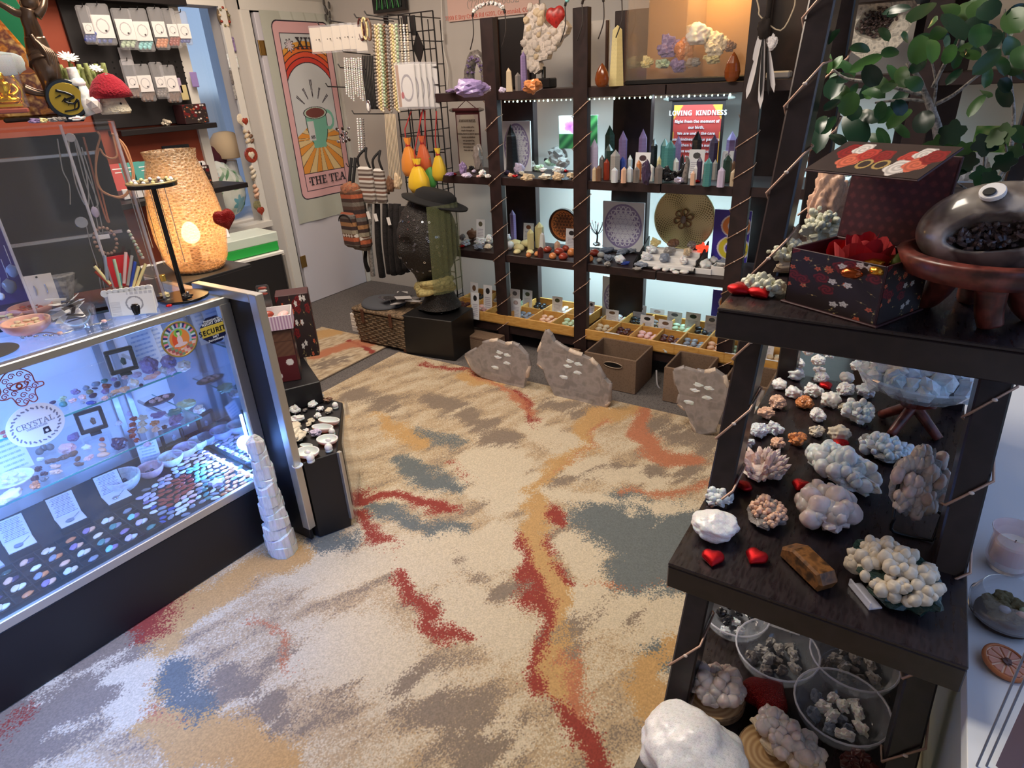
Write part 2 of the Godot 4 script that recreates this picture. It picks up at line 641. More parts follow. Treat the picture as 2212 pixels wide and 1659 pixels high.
# ---------------------------------------------------------------- rugs
const RUG_TONES:=["cream", "tan", "ochre", "red", "orange", "slate", "smoke"]

func rug_art(px:Array,x0:float,z0:float,w:float,h:float,sd:int)->Image:
	# strokes of dye, each given by points seen on the floor, laid into fields and woven with a speckle
	var n:=200
	var fields:=[]
	for k in 7:
		var f:=PackedFloat32Array()
		f.resize(n*n)
		f.fill(0.44 if k==1 else 0.0)
		fields.append(f)
	for s in px:
		var f:PackedFloat32Array=fields[s[0]]
		var pts:=[]
		for q in range(3,s.size(),2):
			var p:=ony(s[q],s[q+1],0.0)
			pts.append(V2((p.x-x0)/w*n,(p.z-z0)/h*n))
		var r:float=s[1]/w*n
		for i in maxi(pts.size()-1,1):
			var a:Vector2=pts[i]
			var b:Vector2=pts[mini(i+1,pts.size()-1)]
			var reach:=r*1.5+1.0
			for y in range(maxi(0,int(minf(a.y,b.y)-reach)),mini(n,int(maxf(a.y,b.y)+reach)+1)):
				for x in range(maxi(0,int(minf(a.x,b.x)-reach)),mini(n,int(maxf(a.x,b.x)+reach)+1)):
					var q:=V2(x+0.5,y+0.5)
					var c:=Geometry2D.get_closest_point_to_segment(q,a,b)
					var v:float=s[2]*clampf(1.45-q.distance_to(c)/r,0.0,1.0)
					f[y*n+x]=maxf(f[y*n+x],v)
		fields[s[0]]=f
	var tones:=[Color(0.80,0.74,0.64),Color(0.71,0.62,0.50),Color(0.74,0.59,0.39),Color(0.56,0.23,0.19),Color(0.70,0.45,0.33),Color(0.41,0.43,0.43),Color(0.53,0.47,0.41)]
	var size:=1024
	var wob:=FastNoiseLite.new()
	wob.seed=sd
	wob.frequency=0.012
	wob.fractal_octaves=4
	var streak:=FastNoiseLite.new()
	streak.seed=sd+4
	streak.frequency=0.01
	streak.fractal_octaves=5
	var q:=RandomNumberGenerator.new()
	q.seed=sd
	var im:=Image.create(size,size,false,Image.FORMAT_RGB8)
	var k:=float(n)/size
	for y in size:
		for x in size:
			var wx:=wob.get_noise_2d(x,y)*4.0
			var wy:=wob.get_noise_2d(x+900.0,y)*4.0
			var sx:=clampi(int(x*k+wx+q.randf_range(-0.9,0.9)),0,n-1)
			var sy:=clampi(int(y*k+wy+q.randf_range(-0.9,0.9)),0,n-1)
			var at:=sy*n+sx
			var best:=1
			var top:=-1.0
			var st:=streak.get_noise_2d(x*2.2+y*0.9,(y-x*0.4)*0.9)*1.5
			for c in 7:
				var f:float=fields[c][at]
				if c==0:f+=0.36+st*0.35
				elif c==6:f+=0.16-st*0.4
				elif c==2:f+=0.1+streak.get_noise_2d(x+700.0,y)*0.3
				f+=q.randf()*0.36 if f>0.02 else 0.0
				if f>top:
					top=f
					best=c
			im.set_pixel(x,y,tones[best]*q.randf_range(0.9,1.06))
	return im

func build_rugs()->void:
	var art:=[
		[3,.028,1.0,1130,1165,1132,1215,1140,1260,1158,1310,1178,1370,1186,1430,1182,1490],[3,.03,1.0,1195,1105,1218,1132],
		[3,.04,1.0,1218,1545,1252,1592,1300,1659],[3,.02,.75,905,790,960,796,1015,800,1065,822],[4,.025,.9,1030,812,1085,838,1110,862,1150,892],[3,.016,.8,1112,842,1140,880,1160,930],
		[4,.018,.8,1300,905,1270,962,1220,1012,1165,1042],[4,.05,.95,1388,880,1386,925,1402,970,1440,992,1520,1000],[4,.018,.75,1340,1072,1420,1066,1520,1050],[4,.014,.75,1270,1268,1350,1262,1460,1276],
		[3,.035,.95,745,1062,795,1082,860,1068,920,1092,965,1104],[3,.024,.85,760,1110,802,1132,830,1180,856,1210],[3,.024,.95,858,1245,876,1275,884,1300,930,1340,1005,1388],[3,.07,.95,300,1365,345,1348,375,1330],
		[4,.012,.7,560,1350,600,1402,645,1440],[4,.03,.85,308,1460,322,1502,372,1545],[3,.014,.8,1180,1160,1192,1202],[3,.02,.85,1188,1226,1216,1262],[3,.05,.8,0,1602,62,1540],
		[2,.05,.85,1165,1085,1152,1150,1166,1232,1190,1300,1205,1400,1212,1480],[2,.05,.8,1290,890,1250,972,1190,1022,1150,1062],[2,.07,.8,640,1212,560,1232,450,1292,385,1342],[2,.06,.85,330,1392,322,1452,352,1532,450,1602,600,1642],
		[2,.05,.95,1452,1385,1402,1440,1372,1482,1420,1545],[4,.03,.75,1240,1420,1256,1540],[2,.05,.75,1000,812,1085,832],[2,.06,.75,1320,900,1440,870],
		[5,.16,1.05,1330,1125,1400,1175,1420,1225],[5,.11,1.0,1470,1120,1500,1230],[5,.055,.85,870,1000,940,1042,985,1050],[5,.05,.9,690,1152,725,1182,762,1170],[5,.035,.75,800,1100,930,1142,985,1152],
		[6,.07,.6,940,862,1010,902,1085,962],[6,.16,.8,0,1625,90,1545,200,1440],[5,.07,.85,385,1455,425,1525],[5,.04,.85,1402,1402,1440,1440],[6,.08,.45,1230,1380,1335,1342],[6,.1,.5,905,1482,1050,1600],[6,.08,.55,1442,930,1530,962],
		[6,.06,.55,1180,872,1262,892],[6,.07,.55,850,885,765,850],[6,.05,.45,1000,1192,1102,1290],[0,.12,.7,1050,1000,1100,1060],[0,.1,.6,700,1230,900,1210,1080,1180],[0,.07,.9,262,1440,300,1505],[0,.05,.9,1225,1180,1282,1230],[0,.08,.6,960,1290,1090,1380],[0,.1,.5,1260,1300,1430,1320],[0,.07,.6,1150,930,1230,960],
		[0,.03,.7,1180,1062,1340,1100,1510,1092],[0,.1,.5,700,1390,860,1450],[6,.05,.5,1190,1040,1330,1015,1510,1030],[0,.05,.6,1250,1000,1400,1040],[5,.05,.6,900,940,990,960],[2,.05,.6,820,900,900,960],[6,.03,.6,1000,1560,1090,1640],[6,.05,.55,480,1480,600,1560],[5,.03,.6,840,1195,950,1160],[3,.02,.5,1020,1030,960,1000]]
	var x0:=-2.67
	var z0:=-2.74
	var w:=3.2
	var h:=3.6
	var m:=mat("painterly rug pile",Color.WHITE,0.95)
	m.albedo_texture=tex_of(rug_art(art,x0,z0,w,h,3))
	m.heightmap_enabled=true
	m.heightmap_scale=0.25
	m.heightmap_texture=noise_tex("pile",[],0.35,256)
	m.uv1_scale=V3(1,1,1)
	var rug:=thing("area_rug","large rug of cream, slate blue, ochre and red brushstroke swirls","rug",V3(x0+w/2,0,z0+h/2))
	part("backing",bx(V3(w,0.008,h),0.002),mat("rug edge",rgb(120,104,88),0.9),rug,V3(0,0.005,0))
	part("pile",sheet(w-0.01,h-0.01),m,rug,V3(0,0.0096,0),rot(-PI/2,0,0))
	var art2:=[[4,.06,.9,690,770,760,745,800,745],[3,.02,.8,755,738,790,752,812,768],[6,.06,.6,700,790,740,780],[2,.08,.8,670,730,720,720],[3,.02,.7,780,720,820,735]]
	var m2:=mat("small mat pile",Color.WHITE,0.95)
	m2.albedo_texture=tex_of(rug_art(art2,-3.5,-2.85,0.7,0.95,9).get_region(Rect2i(0,0,1024,1024)))
	var mat2:=thing("door_mat","small tan mat with orange swirls on the floor by the door","mat",V3(-3.15,0,-2.375))
	part("backing",bx(V3(0.7,0.008,0.95),0.002),mats["rug edge"],mat2,V3(0,0.005,0))
	part("pile",sheet(0.69,0.94),m2,mat2,V3(0,0.0096,0),rot(-PI/2,0,0))

# ---------------------------------------------------------------- display case (its own frame: x out of the front, z along the front towards the viewer)
const C0:=Vector3(-1.863, 0, -1.16)
var CB:=Basis(V3(0.9983,0,0.059),Vector3.UP,V3(-0.059,0,0.9983))

func cs(x:float,y:float,z:float)->Vector3:
	return C0+CB*V3(x,y,z)

func oncase(px:float,py:float,x:=0.0)->Vector3:
	return onp(px,py,cs(x,0,0),CB.x)

func build_case()->void:
	var c:=thing("display_case","long glass display case with black base and aluminium rails, lit blue inside","display case",C0)
	c.basis=CB
	var alu:=M_alu()
	var dark:=mat("black laminate",rgb(20,18,22),0.5)
	var L:=1.75
	part("base",bx(V3(0.6,0.236,L),0.004),dark,c,V3(-0.3,0.13,L/2))
	part("bottom_rail",bx(V3(0.016,0.03,L),0.002),alu,c,V3(0,0.266,L/2))
	part("top_rail",bx(V3(0.03,0.024,L),0.003),alu,c,V3(-0.008,0.947,L/2))
	part("back_rail",bx(V3(0.03,0.024,L),0.003),alu,c,V3(-0.59,0.947,L/2))
	part("end_rail",bx(V3(0.6,0.024,0.03),0.003),alu,c,V3(-0.3,0.947,0.005))
	part("end_post",bx(V3(0.03,0.68,0.04),0.003),alu,c,V3(-0.008,0.6,0.014))
	part("deck",bx(V3(0.58,0.012,L-0.04),0.001),mat("black deck cloth",rgb(26,22,28),0.8),c,V3(-0.3,0.254,L/2))
	part("back_panel",bx(V3(0.012,0.68,L),0.001),mat("white inner panel",rgb(225,228,235),0.6),c,V3(-0.592,0.6,L/2))
	part("mirror_panel",bx(V3(0.57,0.67,0.006),0.0005),mat("mirrored end",rgb(150,158,175),0.06,0.95),c,V3(-0.3,0.6,0.012))
	part("front_glass",bx(V3(0.005,0.66,L),0.0005),M_glass(),c,V3(-0.004,0.61,L/2))
	part("top_glass",bx(V3(0.57,0.006,L),0.0005),M_glass(),c,V3(-0.3,0.961,L/2))
	var edge:=mat("green glass edge",Color(0.25,0.62,0.6),0.1)
	for s in [[0.70,-0.18,0.1],[0.505,-0.19,0.085]]:
		var sh:=part("glass_shelf",bx(V3(0.36,0.006,L-s[2]-0.03),0.0005),M_glass(),c,V3(s[1]-0.18,s[0]-0.003,(L+s[2])/2))
		part("shelf_edge",bx(V3(0.0015,0.006,L-s[2]-0.03),0.0003),edge,sh,V3(0.1805,0,0))
		part("shelf_edge",bx(V3(0.36,0.006,0.0015),0.0003),edge,sh,V3(0,0,-(L-s[2]-0.03)/2))
	for s in [[0.70,0.15],[0.505,0.15],[0.70,0.9],[0.505,0.9]]:
		part("shelf_bracket",bx(V3(0.36,0.012,0.008),0.001),alu,c,V3(-0.38,s[0]-0.013,s[1]))
	for zz in [0.17,0.22,0.9]:
		part("standard",bx(V3(0.012,0.66,0.022),0.001),mat("silver standard",rgb(150,155,165),0.35,0.6),c,V3(-0.58,0.6,zz))
	# led strips: along the end corner of the deck, up the post, and under the top rail
	var led:=mat("lit led tape",Color(0.75,0.88,1.0),0.5,0.0,{"emission_enabled":true,"emission":Color(0.62,0.82,1.0),"emission_energy_multiplier":5.0})
	var s1:=thing("led_strip","bright blue white light strip across the end of the case deck","light strip",cs(-0.2,0.262,0.045))
	s1.basis=CB
	part("light_tape",bx(V3(0.38,0.006,0.014),0.001),led,s1)
	for i in 12:part("bulb",bx(V3(0.012,0.005,0.01),0.001),led,s1,V3(-0.176+i*0.032,0.005,0))
	var s2:=thing("led_strip","bright light strip running up inside the end post of the case","light strip",cs(-0.03,0.4,0.04))
	s2.basis=CB
	part("light_tape",bx(V3(0.006,0.26,0.01),0.001),led,s2)
	var s3:=thing("led_strip","long light strip hidden under the top rail of the case","light strip",cs(-0.025,0.933,0.9))
	s3.basis=CB
	part("light_tape",bx(V3(0.012,0.005,1.6),0.001),led,s3)
	var blue:=Color(0.42,0.62,1.0)
	area("case_light_top",cs(-0.05,0.928,0.8),CB*V3(-0.55,-0.83,0),0.02,1.5,blue,2.1)
	omni("case_light_end",cs(-0.22,0.31,0.075),blue,0.09,0.03)
	omni("case_light_end_low",cs(-0.08,0.34,0.09),blue,0.05,0.03)

# ---------------------------------------------------------------- bookcase at the back
const BZ:=-3.12

func plank(p:Node3D,called:String,x0:float,x1:float,y0:float,y1:float,z0:float,z1:float,m:Material)->MeshInstance3D:
	return part(called,bx(V3(x1-x0,y1-y0,z1-z0),0.002),m,p,V3((x0+x1)/2,(y0+y1)/2,(z0+z1)/2)-p.position)

func build_bookcase()->void:
	var wood:=mat("espresso wood",Color.WHITE,0.45)
	wood.albedo_texture=noise_tex("espresso",[rgb(30,19,20),rgb(46,30,30),rgb(36,23,24)],0.03,128)
	wood.uv1_triplanar=true
	wood.uv1_scale=V3(2,2,14)
	var specs:=[[-2.49,-1.125,[-2.1,-1.56],[-2.17,-1.44],"open espresso brown bookcase on the side of the wire rack, with the mandala pictures"],[-1.12,0.4,[-0.73,-0.09],[-0.66,-0.07],"open espresso brown bookcase nearer the window, behind the leafy plant"]]
	for s in specs:
		var b:=thing("bookcase",s[4],"bookcase",V3((s[0]+s[1])/2,0,BZ-0.18),0.0,"twin espresso bookcases")
		for y in [[0.1,0.16],[0.56,0.605],[1.005,1.05],[1.45,1.495]]:
			plank(b,"shelf",s[0],s[1],y[0],y[1],BZ-0.36,BZ,wood)
		for x in s[2]:plank(b,"post",x-0.04,x+0.04,0.0,1.84,BZ-0.03,BZ+0.012,wood)
		for x in s[3]:plank(b,"rear_slat",x-0.11,x+0.11,0.0,1.84,BZ-0.42,BZ-0.37,wood)
		plank(b,"plinth",s[0]+0.03,s[1]-0.03,0.0,0.1,BZ-0.34,BZ-0.32,wood)
	var b2:Node3D=get_node("bookcase_001")
	plank(b2,"top_plank",-0.5,0.4,1.75,1.8,BZ-0.36,BZ,wood)
	# light strips under the shelves
	var led:Material=mats["lit led tape"]
	var cool:=Color(0.80,0.95,1.0)
	var k:=0
	for s in [[-2.0,-1.62,"second bay from the rack"],[-1.5,-0.8,"wide middle bay"],[-0.66,-0.16,"bay behind the ladder stand"]]:
		for y in [[1.45,"top"],[1.005,"second"],[0.56,"third"]]:
			var e:Node3D=thing("led_strip","small white light strip under the %s shelf of the %s" % [y[1],s[2]],"light strip",V3((s[0]+s[1])/2,y[0]-0.006,BZ-0.4))
			part("light_tape",bx(V3(s[1]-s[0],0.006,0.012),0.001),led,e)
			area("bookcase_light_%d" % k,V3((s[0]+s[1])/2,y[0]-0.012,BZ-0.4),V3(0,-0.8,-0.6 if y[0]<1.4 else 0.0),s[1]-s[0],0.02,cool,0.5 if y[0]<1.4 else 0.35)
			k+=1

# ---------------------------------------------------------------- ladder stand beside the window
const L1:=1.228
const L2:=0.85
const L3:=0.48
const LXA:=-0.232
const LXB:=0.163

func build_ladder()->void:
	var wood:=mat("dark stained wood",Color.WHITE,0.3)
	wood.albedo_texture=noise_tex("stained",[rgb(24,17,19),rgb(38,28,30),rgb(28,20,22)],0.03,128)
	wood.uv1_triplanar=true
	wood.uv1_scale=V3(4,4,18)
	var top:=mat("worn dark top",Color.WHITE,0.3)
	top.albedo_texture=mats["Tstained"]
	top.uv1_triplanar=true
	top.uv1_scale=V3(18,4,4)
	top.roughness_texture=noise_tex("wornrough",[Color(0.25,0.25,0.25),Color(0.42,0.42,0.42),Color(0.3,0.3,0.3)],0.05,128)
	top.roughness=1.0
	var b:=thing("ladder_stand","dark wooden leaning ladder stand with crystal covered shelves beside the window","shelf unit",V3(-0.035,0,-1.1))
	for s in [[L1,-0.917,-1.58],[L2,-0.77,-1.58],[L3,-0.6,-1.58]]:
		var sh:=plank(b,"shelf_apron",LXA,LXB,s[0]-0.048,s[0]-0.006,s[2],s[1],wood)
		part("shelf_board",bx(V3(LXB-LXA,0.006,s[1]-s[2]),0.0015),top,sh,V3(0,0.024,0))
	# leaning front legs and upright rear legs, each a plank
	for x in [LXA+0.024,LXB-0.024]:
		var a:=V3(x,0.0,-0.618)
		var e:=V3(x,2.1,-1.521)
		var d:=(e-a)
		part("front_leg",bx(V3(0.042,d.length(),0.06),0.003),wood,b,(a+e)/2-b.position,rot(-atan2(-d.z,d.y),0,0))
		part("rear_leg",bx(V3(0.042,2.1,0.05),0.003),wood,b,V3(x,1.05,-1.56)-b.position)

# ---------------------------------------------------------------- small goods
const PAL:={
	"wq":["white",[[248,246,244],[226,224,226]],0.32],"ic":["icy clear",[[225,232,238],[196,206,216]],0.15],"am":["purple",[[112,86,148],[160,136,186]],0.3],
	"da":["dark purple",[[48,38,66],[84,66,100]],0.3],"li":["lilac",[[192,174,214],[214,200,228]],0.3],"ro":["rose pink",[[226,166,168],[242,198,196]],0.3],
	"pe":["peach",[[236,190,160],[222,156,124]],0.4],"re":["brick red",[[134,42,34],[172,68,48]],0.25],"or":["orange",[[206,104,48],[230,146,88]],0.25],
	"br":["brown",[[88,60,46],[132,96,74]],0.35],"dk":["dark red brown",[[58,27,28],[92,44,42]],0.3],"te":["teal",[[36,104,110],[84,152,150]],0.3],
	"cy":["turquoise",[[92,200,214],[140,222,226]],0.25],"bl":["deep blue",[[34,52,140],[62,84,176]],0.25],"gb":["blue grey",[[104,118,142],[150,160,178]],0.3],
	"gr":["grey",[[136,132,130],[176,172,168]],0.45],"ol":["olive green",[[104,104,70],[146,140,100]],0.35],"gn":["pale green",[[150,190,150],[190,214,180]],0.3],
	"bk":["black",[[22,22,25],[44,44,48]],0.2],"ye":["honey yellow",[[216,190,112],[236,220,160]],0.3],"ta":["tan",[[198,168,128],[222,198,164]],0.5],
	"cr":["cream",[[232,218,194],[214,196,170]],0.45],"sm":["smoky grey",[[98,92,90],[140,132,128]],0.25],"dg":["dark green",[[28,46,42],[56,82,72]],0.25]}

func pm(k:String)->Material:
	var e:Array=PAL[k]
	var more:={"subsurf_scatter_enabled":true,"subsurf_scatter_strength":0.35} if k in ["wq","ic","ro"] else {}
	return stone(e[0]+" stone",e[1].map(func(c):return rgb(c[0],c[1],c[2])),e[2],14.0,more)

# a stone seen at (px, py), w pixels wide, resting on the height y
func gem(called:String,label:String,category:String,k:String,kind:String,px:float,py:float,w:float,y:float,form:=V3(1,0.6,0.8),turn:=0.0,group:="",sub:=2)->MeshInstance3D:
	var p:=ony(px,py,y)
	var s:=form*(w*per(p))
	p=ony(px,py,y+s.y*0.46)
	p.y=y+s.y*0.43
	var v:=int(absf(px*7.0+py*3.0)) % 6
	return single(called,rock(kind,v,sub),pm(k),label,category,p,yaw(turn)*SC(s),group)

func gems(rows:Array,y:float,where:String)->void:
	for r in rows:
		var noun:String={"rough":"rough stone","pebble":"polished stone","grape":"bubbly mineral lump","druse":"sparkling crystal lump","egg":"polished egg"}[r[1]]
		var l:="%s %s %s" % [PAL[r[0]][0],noun,where]
		var f:Vector3=r[5] if r.size()>5 else V3(1,0.62,0.8)
		gem(noun.replace(" ","_").replace("sparkling_",""),l,"stone",r[0],r[1],r[2],r[3],r[4],y,f,r[2]*0.37,l+" (all)")

func print_tex(key:String,w:int,h:int,paint:Callable)->ImageTexture:
	if mats.has("P"+key):return mats["P"+key]
	var im:=Image.create(w,h,false,Image.FORMAT_RGB8)
	for y in h:
		for x in w:im.set_pixel(x,y,paint.call((x+0.5)/w,(y+0.5)/h))
	mats["P"+key]=tex_of(im)
	return mats["P"+key]

func printed(key:String,w:int,h:int,paint:Callable,rough:=0.6)->Material:
	var m:=mat("print "+key,Color.WHITE,rough)
	m.albedo_texture=print_tex(key,w,h,paint)
	return m

# a stone card: a picture of a stone above lines of small print
func card_print(c:Color,v:int)->Material:
	return printed("card%d" % v,48,72,func(x,y):
		var d:=V2((x-0.5)/0.24,(y-0.2)/0.11).length()
		if d<1.0:return c.lerp(Color(0.2,0.2,0.2),0.3*d)
		if y>0.4 and y<0.92 and fmod(y*14.0,1.0)<0.4 and absf(x-0.5)<0.36-0.06*fmod(floorf(y*14.0)*0.7,1.0):return Color(0.72,0.7,0.76)
		return Color(0.92,0.92,0.93))

func text_print(v:int,paper:Color,ink:Color,rows:float,top:=0.08)->Material:
	return printed("text%d" % v,64,80,func(x,y):
		var r:=floorf(y*rows)
		if y>top and y<0.94 and fmod(y*rows,1.0)<0.42 and absf(x-0.5)<0.42-0.12*fmod(r*0.618,1.0) and fmod(x*23.0+r*0.37,1.0)>0.18:return ink
		return paper)

func stand_card(label:String,px:float,py:float,y:float,wpx:float,hpx:float,c:Color,v:int,depth:=V3(0,0,1),group:="",z:=99.0)->Node3D:
	var p:=ony(px,py,y) if z>90.0 else onz(px,py,z)
	var w:=wpx*per(p)
	var h:=hpx*per(p)*1.02
	var o:=thing("stone_card",label,"card",p,0.0,group)
	o.basis=facing(depth)*rot(-0.12,0,0)
	part("card",bx(V3(w,h,0.0015),0.0004),M_paper(),o,V3(0,h/2,0))
	part("print",sheet(w*0.97,h*0.97),card_print(c,v),o,V3(0,h/2,0.001))
	return o

func face_on(called:String,label:String,category:String,at:Vector3,n:Vector3,tilt:=0.0,group:="")->Node3D:
	var o:=thing(called,label,category,at,0.0,group)
	o.basis=facing(n)*rot(tilt,0,0)
	return o

# ---------------------------------------------------------------- the corner behind the display case
func build_corner()->void:
	var dark:=mat("black laminate",rgb(20,18,22),0.5)
	var alu:=M_alu()
	var c:=thing("corner_cabinet","black end of the next cabinet with an aluminium post and top rail","cabinet",V3(-1.72,0,-1.16))
	plank(c,"end_panel",-1.93,-1.72,0.012,0.95,-1.18,-1.165,dark)
	plank(c,"post",-1.732,-1.695,0.075,0.985,-1.18,-1.15,alu)
	plank(c,"top_rail",-2.03,-1.732,0.955,0.985,-1.18,-1.15,alu)
	plank(c,"counter_top",-2.5,-2.13,0.95,0.962,-1.46,-1.18,dark)
	plank(c,"rear_panel",-2.5,-2.48,0.012,0.95,-1.46,-1.18,dark)
	# low black step that carries the white stones
	var step:=thing("display_step","low black angled display step crowded with white stones","display stand",V3(-1.9,0,-1.35))
	var poly:=[]
	for q in [[-1.70,-1.19],[-1.645,-1.30],[-1.925,-1.60],[-2.45,-1.60],[-2.45,-1.19]]:poly.append(V2(q[0]+1.9,-(q[1]+1.35)))
	part("block",slab(poly,0.336,0.003),dark,step,V3(0,0.18,0),rot(-PI/2,0,0))
	var e:=V3(-1.645,0,-1.30)
	part("metal_edge",bx(V3(0.016,0.3,0.016),0.002),alu,step,V3(-1.638,0.2,-1.305)-step.position)
	part("side_glass",slab([V2(0,0),V2(0.38,0),V2(0.4,0.18),V2(0.36,0.36),V2(0.02,0.34)],0.006),M_glass(),step,e+V3(0.012,0.03,-0.02)-step.position,yaw(PI*0.74))
	var tier:=thing("display_riser","black riser block behind the white stones holding the valentine box","display stand",V3(-2.2,0.35,-1.56))
	part("block",bx(V3(0.36,0.1,0.2),0.003),dark,tier,V3(0,0.05,0),yaw(-0.5))
	# valentine box with a striped candy tray on top
	var wood:=printed("rosewood",64,64,func(x,y):return (rgb(120,84,62) if fmod(y*5.0,1.0)>0.06 else rgb(70,46,36)).lerp(rgb(96,60,46),0.5+0.5*sin(x*31.0+y*60.0)*0.5) if y<0.5 else (rgb(236,230,224) if V2(fmod(x*3.0,1.0)-0.5,fmod(y*4.0,1.0)-0.5).length()<0.28 and fmod(floorf(x*3.0)+floorf(y*4.0),2.0)<0.5 else rgb(92,22,28)))
	var p:=ony(607,815,0.45)
	var gb:=thing("valentine_box","tall printed gift box with wood and rose pattern under the pink striped tray","gift box",p)
	gb.basis=facing(V3(0.75,0,0.66))
	part("box",bx(V3(0.17,0.23,0.12),0.003),mat("dark floral card",rgb(62,26,30),0.6),gb,V3(0,0.115,0))
	part("front_print",sheet(0.165,0.225),wood,gb,V3(0,0.115,0.0612))
	part("side_print",sheet(0.115,0.225),floral(),gb,V3(0.0857,0.115,0),yaw(PI/2))
	var stripes:=printed("pinkstripes",96,16,func(x,_y):return rgb(238,214,226) if fmod(x*16.0,1.0)<0.55 else rgb(192,150,180),0.5)
	var tp:=p+V3(0,0.232,0)
	var tray:=thing("candy_tray","pink and white striped scalloped tray on top of the valentine box","tray",tp)
	tray.basis=gb.basis
	for s in [[0.19,V3(0,0.03,0.068),0.0],[0.19,V3(0,0.03,-0.068),PI],[0.136,V3(0.095,0.03,0),PI/2],[0.136,V3(-0.095,0.03,0),-PI/2]]:
		var w:=part("tray_side",bx(V3(s[0],0.06,0.003),0.001),M_paper(),tray,s[1],yaw(s[2]))
		part("stripe_print",sheet(s[0]-0.002,0.058),stripes,w,V3(0,0,0.0018))
	part("tray_base",bx(V3(0.188,0.003,0.134),0.001),M_paper(),tray,V3(0,0.002,0))
	for i in 9:
		single("candy",rock("pebble",i % 6,2),pm(["wq","re","ro"][i % 3]),"%s wrapped candy heaped in the pink striped tray" % ["white","red","pink"][i % 3],"candy",tp+tray.basis*V3(-0.06+0.06*(i % 3),0.03+0.008*(i % 2),-0.04+0.04*floorf(i/3.0)),yaw(i)*SC(V3(0.05,0.028,0.038)),"%s candies in the striped tray" % ["white","red","pink"][i % 3])
	var p2:=ony(652,790,0.45)
	var fb:=thing("gift_box","dark floral gift box with white blossoms beside the valentine box","gift box",p2+V3(-0.1,0,-0.1))
	fb.basis=gb.basis
	part("box",bx(V3(0.14,0.3,0.1),0.003),mats["dark floral card"],fb,V3(0,0.15,0))
	part("front_print",sheet(0.136,0.295),floral(),fb,V3(0,0.15,0.0512))
	part("side_print",sheet(0.096,0.295),floral(),fb,V3(0.0712,0.15,0),yaw(PI/2))
	var pouch:=thing("candy_pouch","small clear pouch of red and white candies standing behind the striped tray","pouch",tp+gb.basis*V3(0.0,0.0,-0.05)+V3(0,0.062,0))
	pouch.basis=gb.basis
	part("clear_bag",bx(V3(0.05,0.1,0.012),0.005),M_acryl(),pouch,V3(0,0.05,0))
	for i in 3:part("candy",rock("pebble",i,1),pm("re" if i % 2==0 else "wq"),pouch,V3(0,0.062+i*0.012,0),SC(V3(0.036,0.012,0.008)))
	# stones on the step
	var rows:=[["gr","rough",626,861,22],["wq","rough",643,865,17],["wq","grape",664,856,30],["wq","rough",675,873,24],["gr","druse",690,855,20],["br","rough",708,863,20],["wq","druse",610,876,24],["wq","druse",636,884,30],["sm","druse",659,886,12],
		["wq","rough",691,883,18],["cr","druse",710,886,20],["wq","rough",614,893,20],["wq","rough",639,904,38,V3(1,0.5,0.6)],["cr","rough",672,908,17],["wq","rough",686,898,20],["cr","rough",667,916,15],["cr","grape",633,922,36],["wq","rough",662,930,16],["li","druse",682,934,28],
		["cr","rough",642,940,46,V3(1,0.6,0.8)],["wq","druse",629,960,22],["wq","rough",633,980,15],["wq","rough",618,925,22],["wq","pebble",622,945,18],["cr","rough",652,872,18]]
	gems(rows,0.35,"on the low black step")
	for q in [[711,910,50,0.5,"long white stone boat dish at the back of the low black step"],[697,925,50,0.5,"pale stone boat dish in the middle of the low black step"],[661,960,30,0.5,"small white stone dish behind the large oval dishes"],[707,950,48,0.8,"oval white stone dish near the right edge of the low step"],[664,978,54,0.8,"oval white stone dish at the front of the low step"],[642,1002,24,0.9,"little white stone dish beside the aluminium post"]]:
		var bp:=ony(q[0],q[1],0.365)
		bp.y=0.35
		var r:float=q[2]*per(bp)/2
		single("stone_dish",bowl(1.0,0.55,0.12),pm("wq"),q[4],"dish",bp,yaw(0.35)*SC(V3(r,r*0.9,r*q[3])))
	for q in [[724,877,13,"on the far right corner of the low step"],[717,934,14,"between the two oval dishes of the low step"],[710,969,17,"in a stone ring at the front right of the low step"],[671,992,17,"in a stone ring before the front oval dish"]]:
		var bp:=ony(q[0],q[1],0.36)
		var r:float=q[2]*per(bp)/2
		var o:=thing("stone_sphere","small white stone sphere "+q[3],"sphere",V3(bp.x,0.35,bp.z))
		part("ball",rock("egg",0,3,O3),pm("wq"),o,V3(0,r*1.2,0),SC(O3*r*2))
		part("ring_stand",lathe([V2(r*0.5,0),V2(r*1.0,0),V2(r*0.95,r*0.5),V2(r*0.6,r*0.5),V2(r*0.5,0)],16),pm("wq"),o)
	for q in [[709,950,13],[664,976,14]]:
		gem("stone_egg","small white stone egg lying in an oval dish on the step","egg","wq","egg",q[0],q[1],q[2],0.368,V3(1,0.7,0.7),0.4,"white eggs in the oval dishes",3)
	# selenite tower on the floor
	var tb:=ony(612,1188,0.01)
	tb.y=0.01
	var st:=stone("satin selenite",[rgb(226,222,218),rgb(240,238,236),rgb(206,202,200)],0.25,6.0,{"subsurf_scatter_enabled":true,"subsurf_scatter_strength":0.6})
	st.uv1_scale=V3(22,3,22)
	var tw:=thing("selenite_tower","tall stepped satin white selenite tower leaning by the case corner","crystal tower",tb)
	var q2:=RandomNumberGenerator.new()
	q2.seed=5
	var y:=0.0
	var n:=13
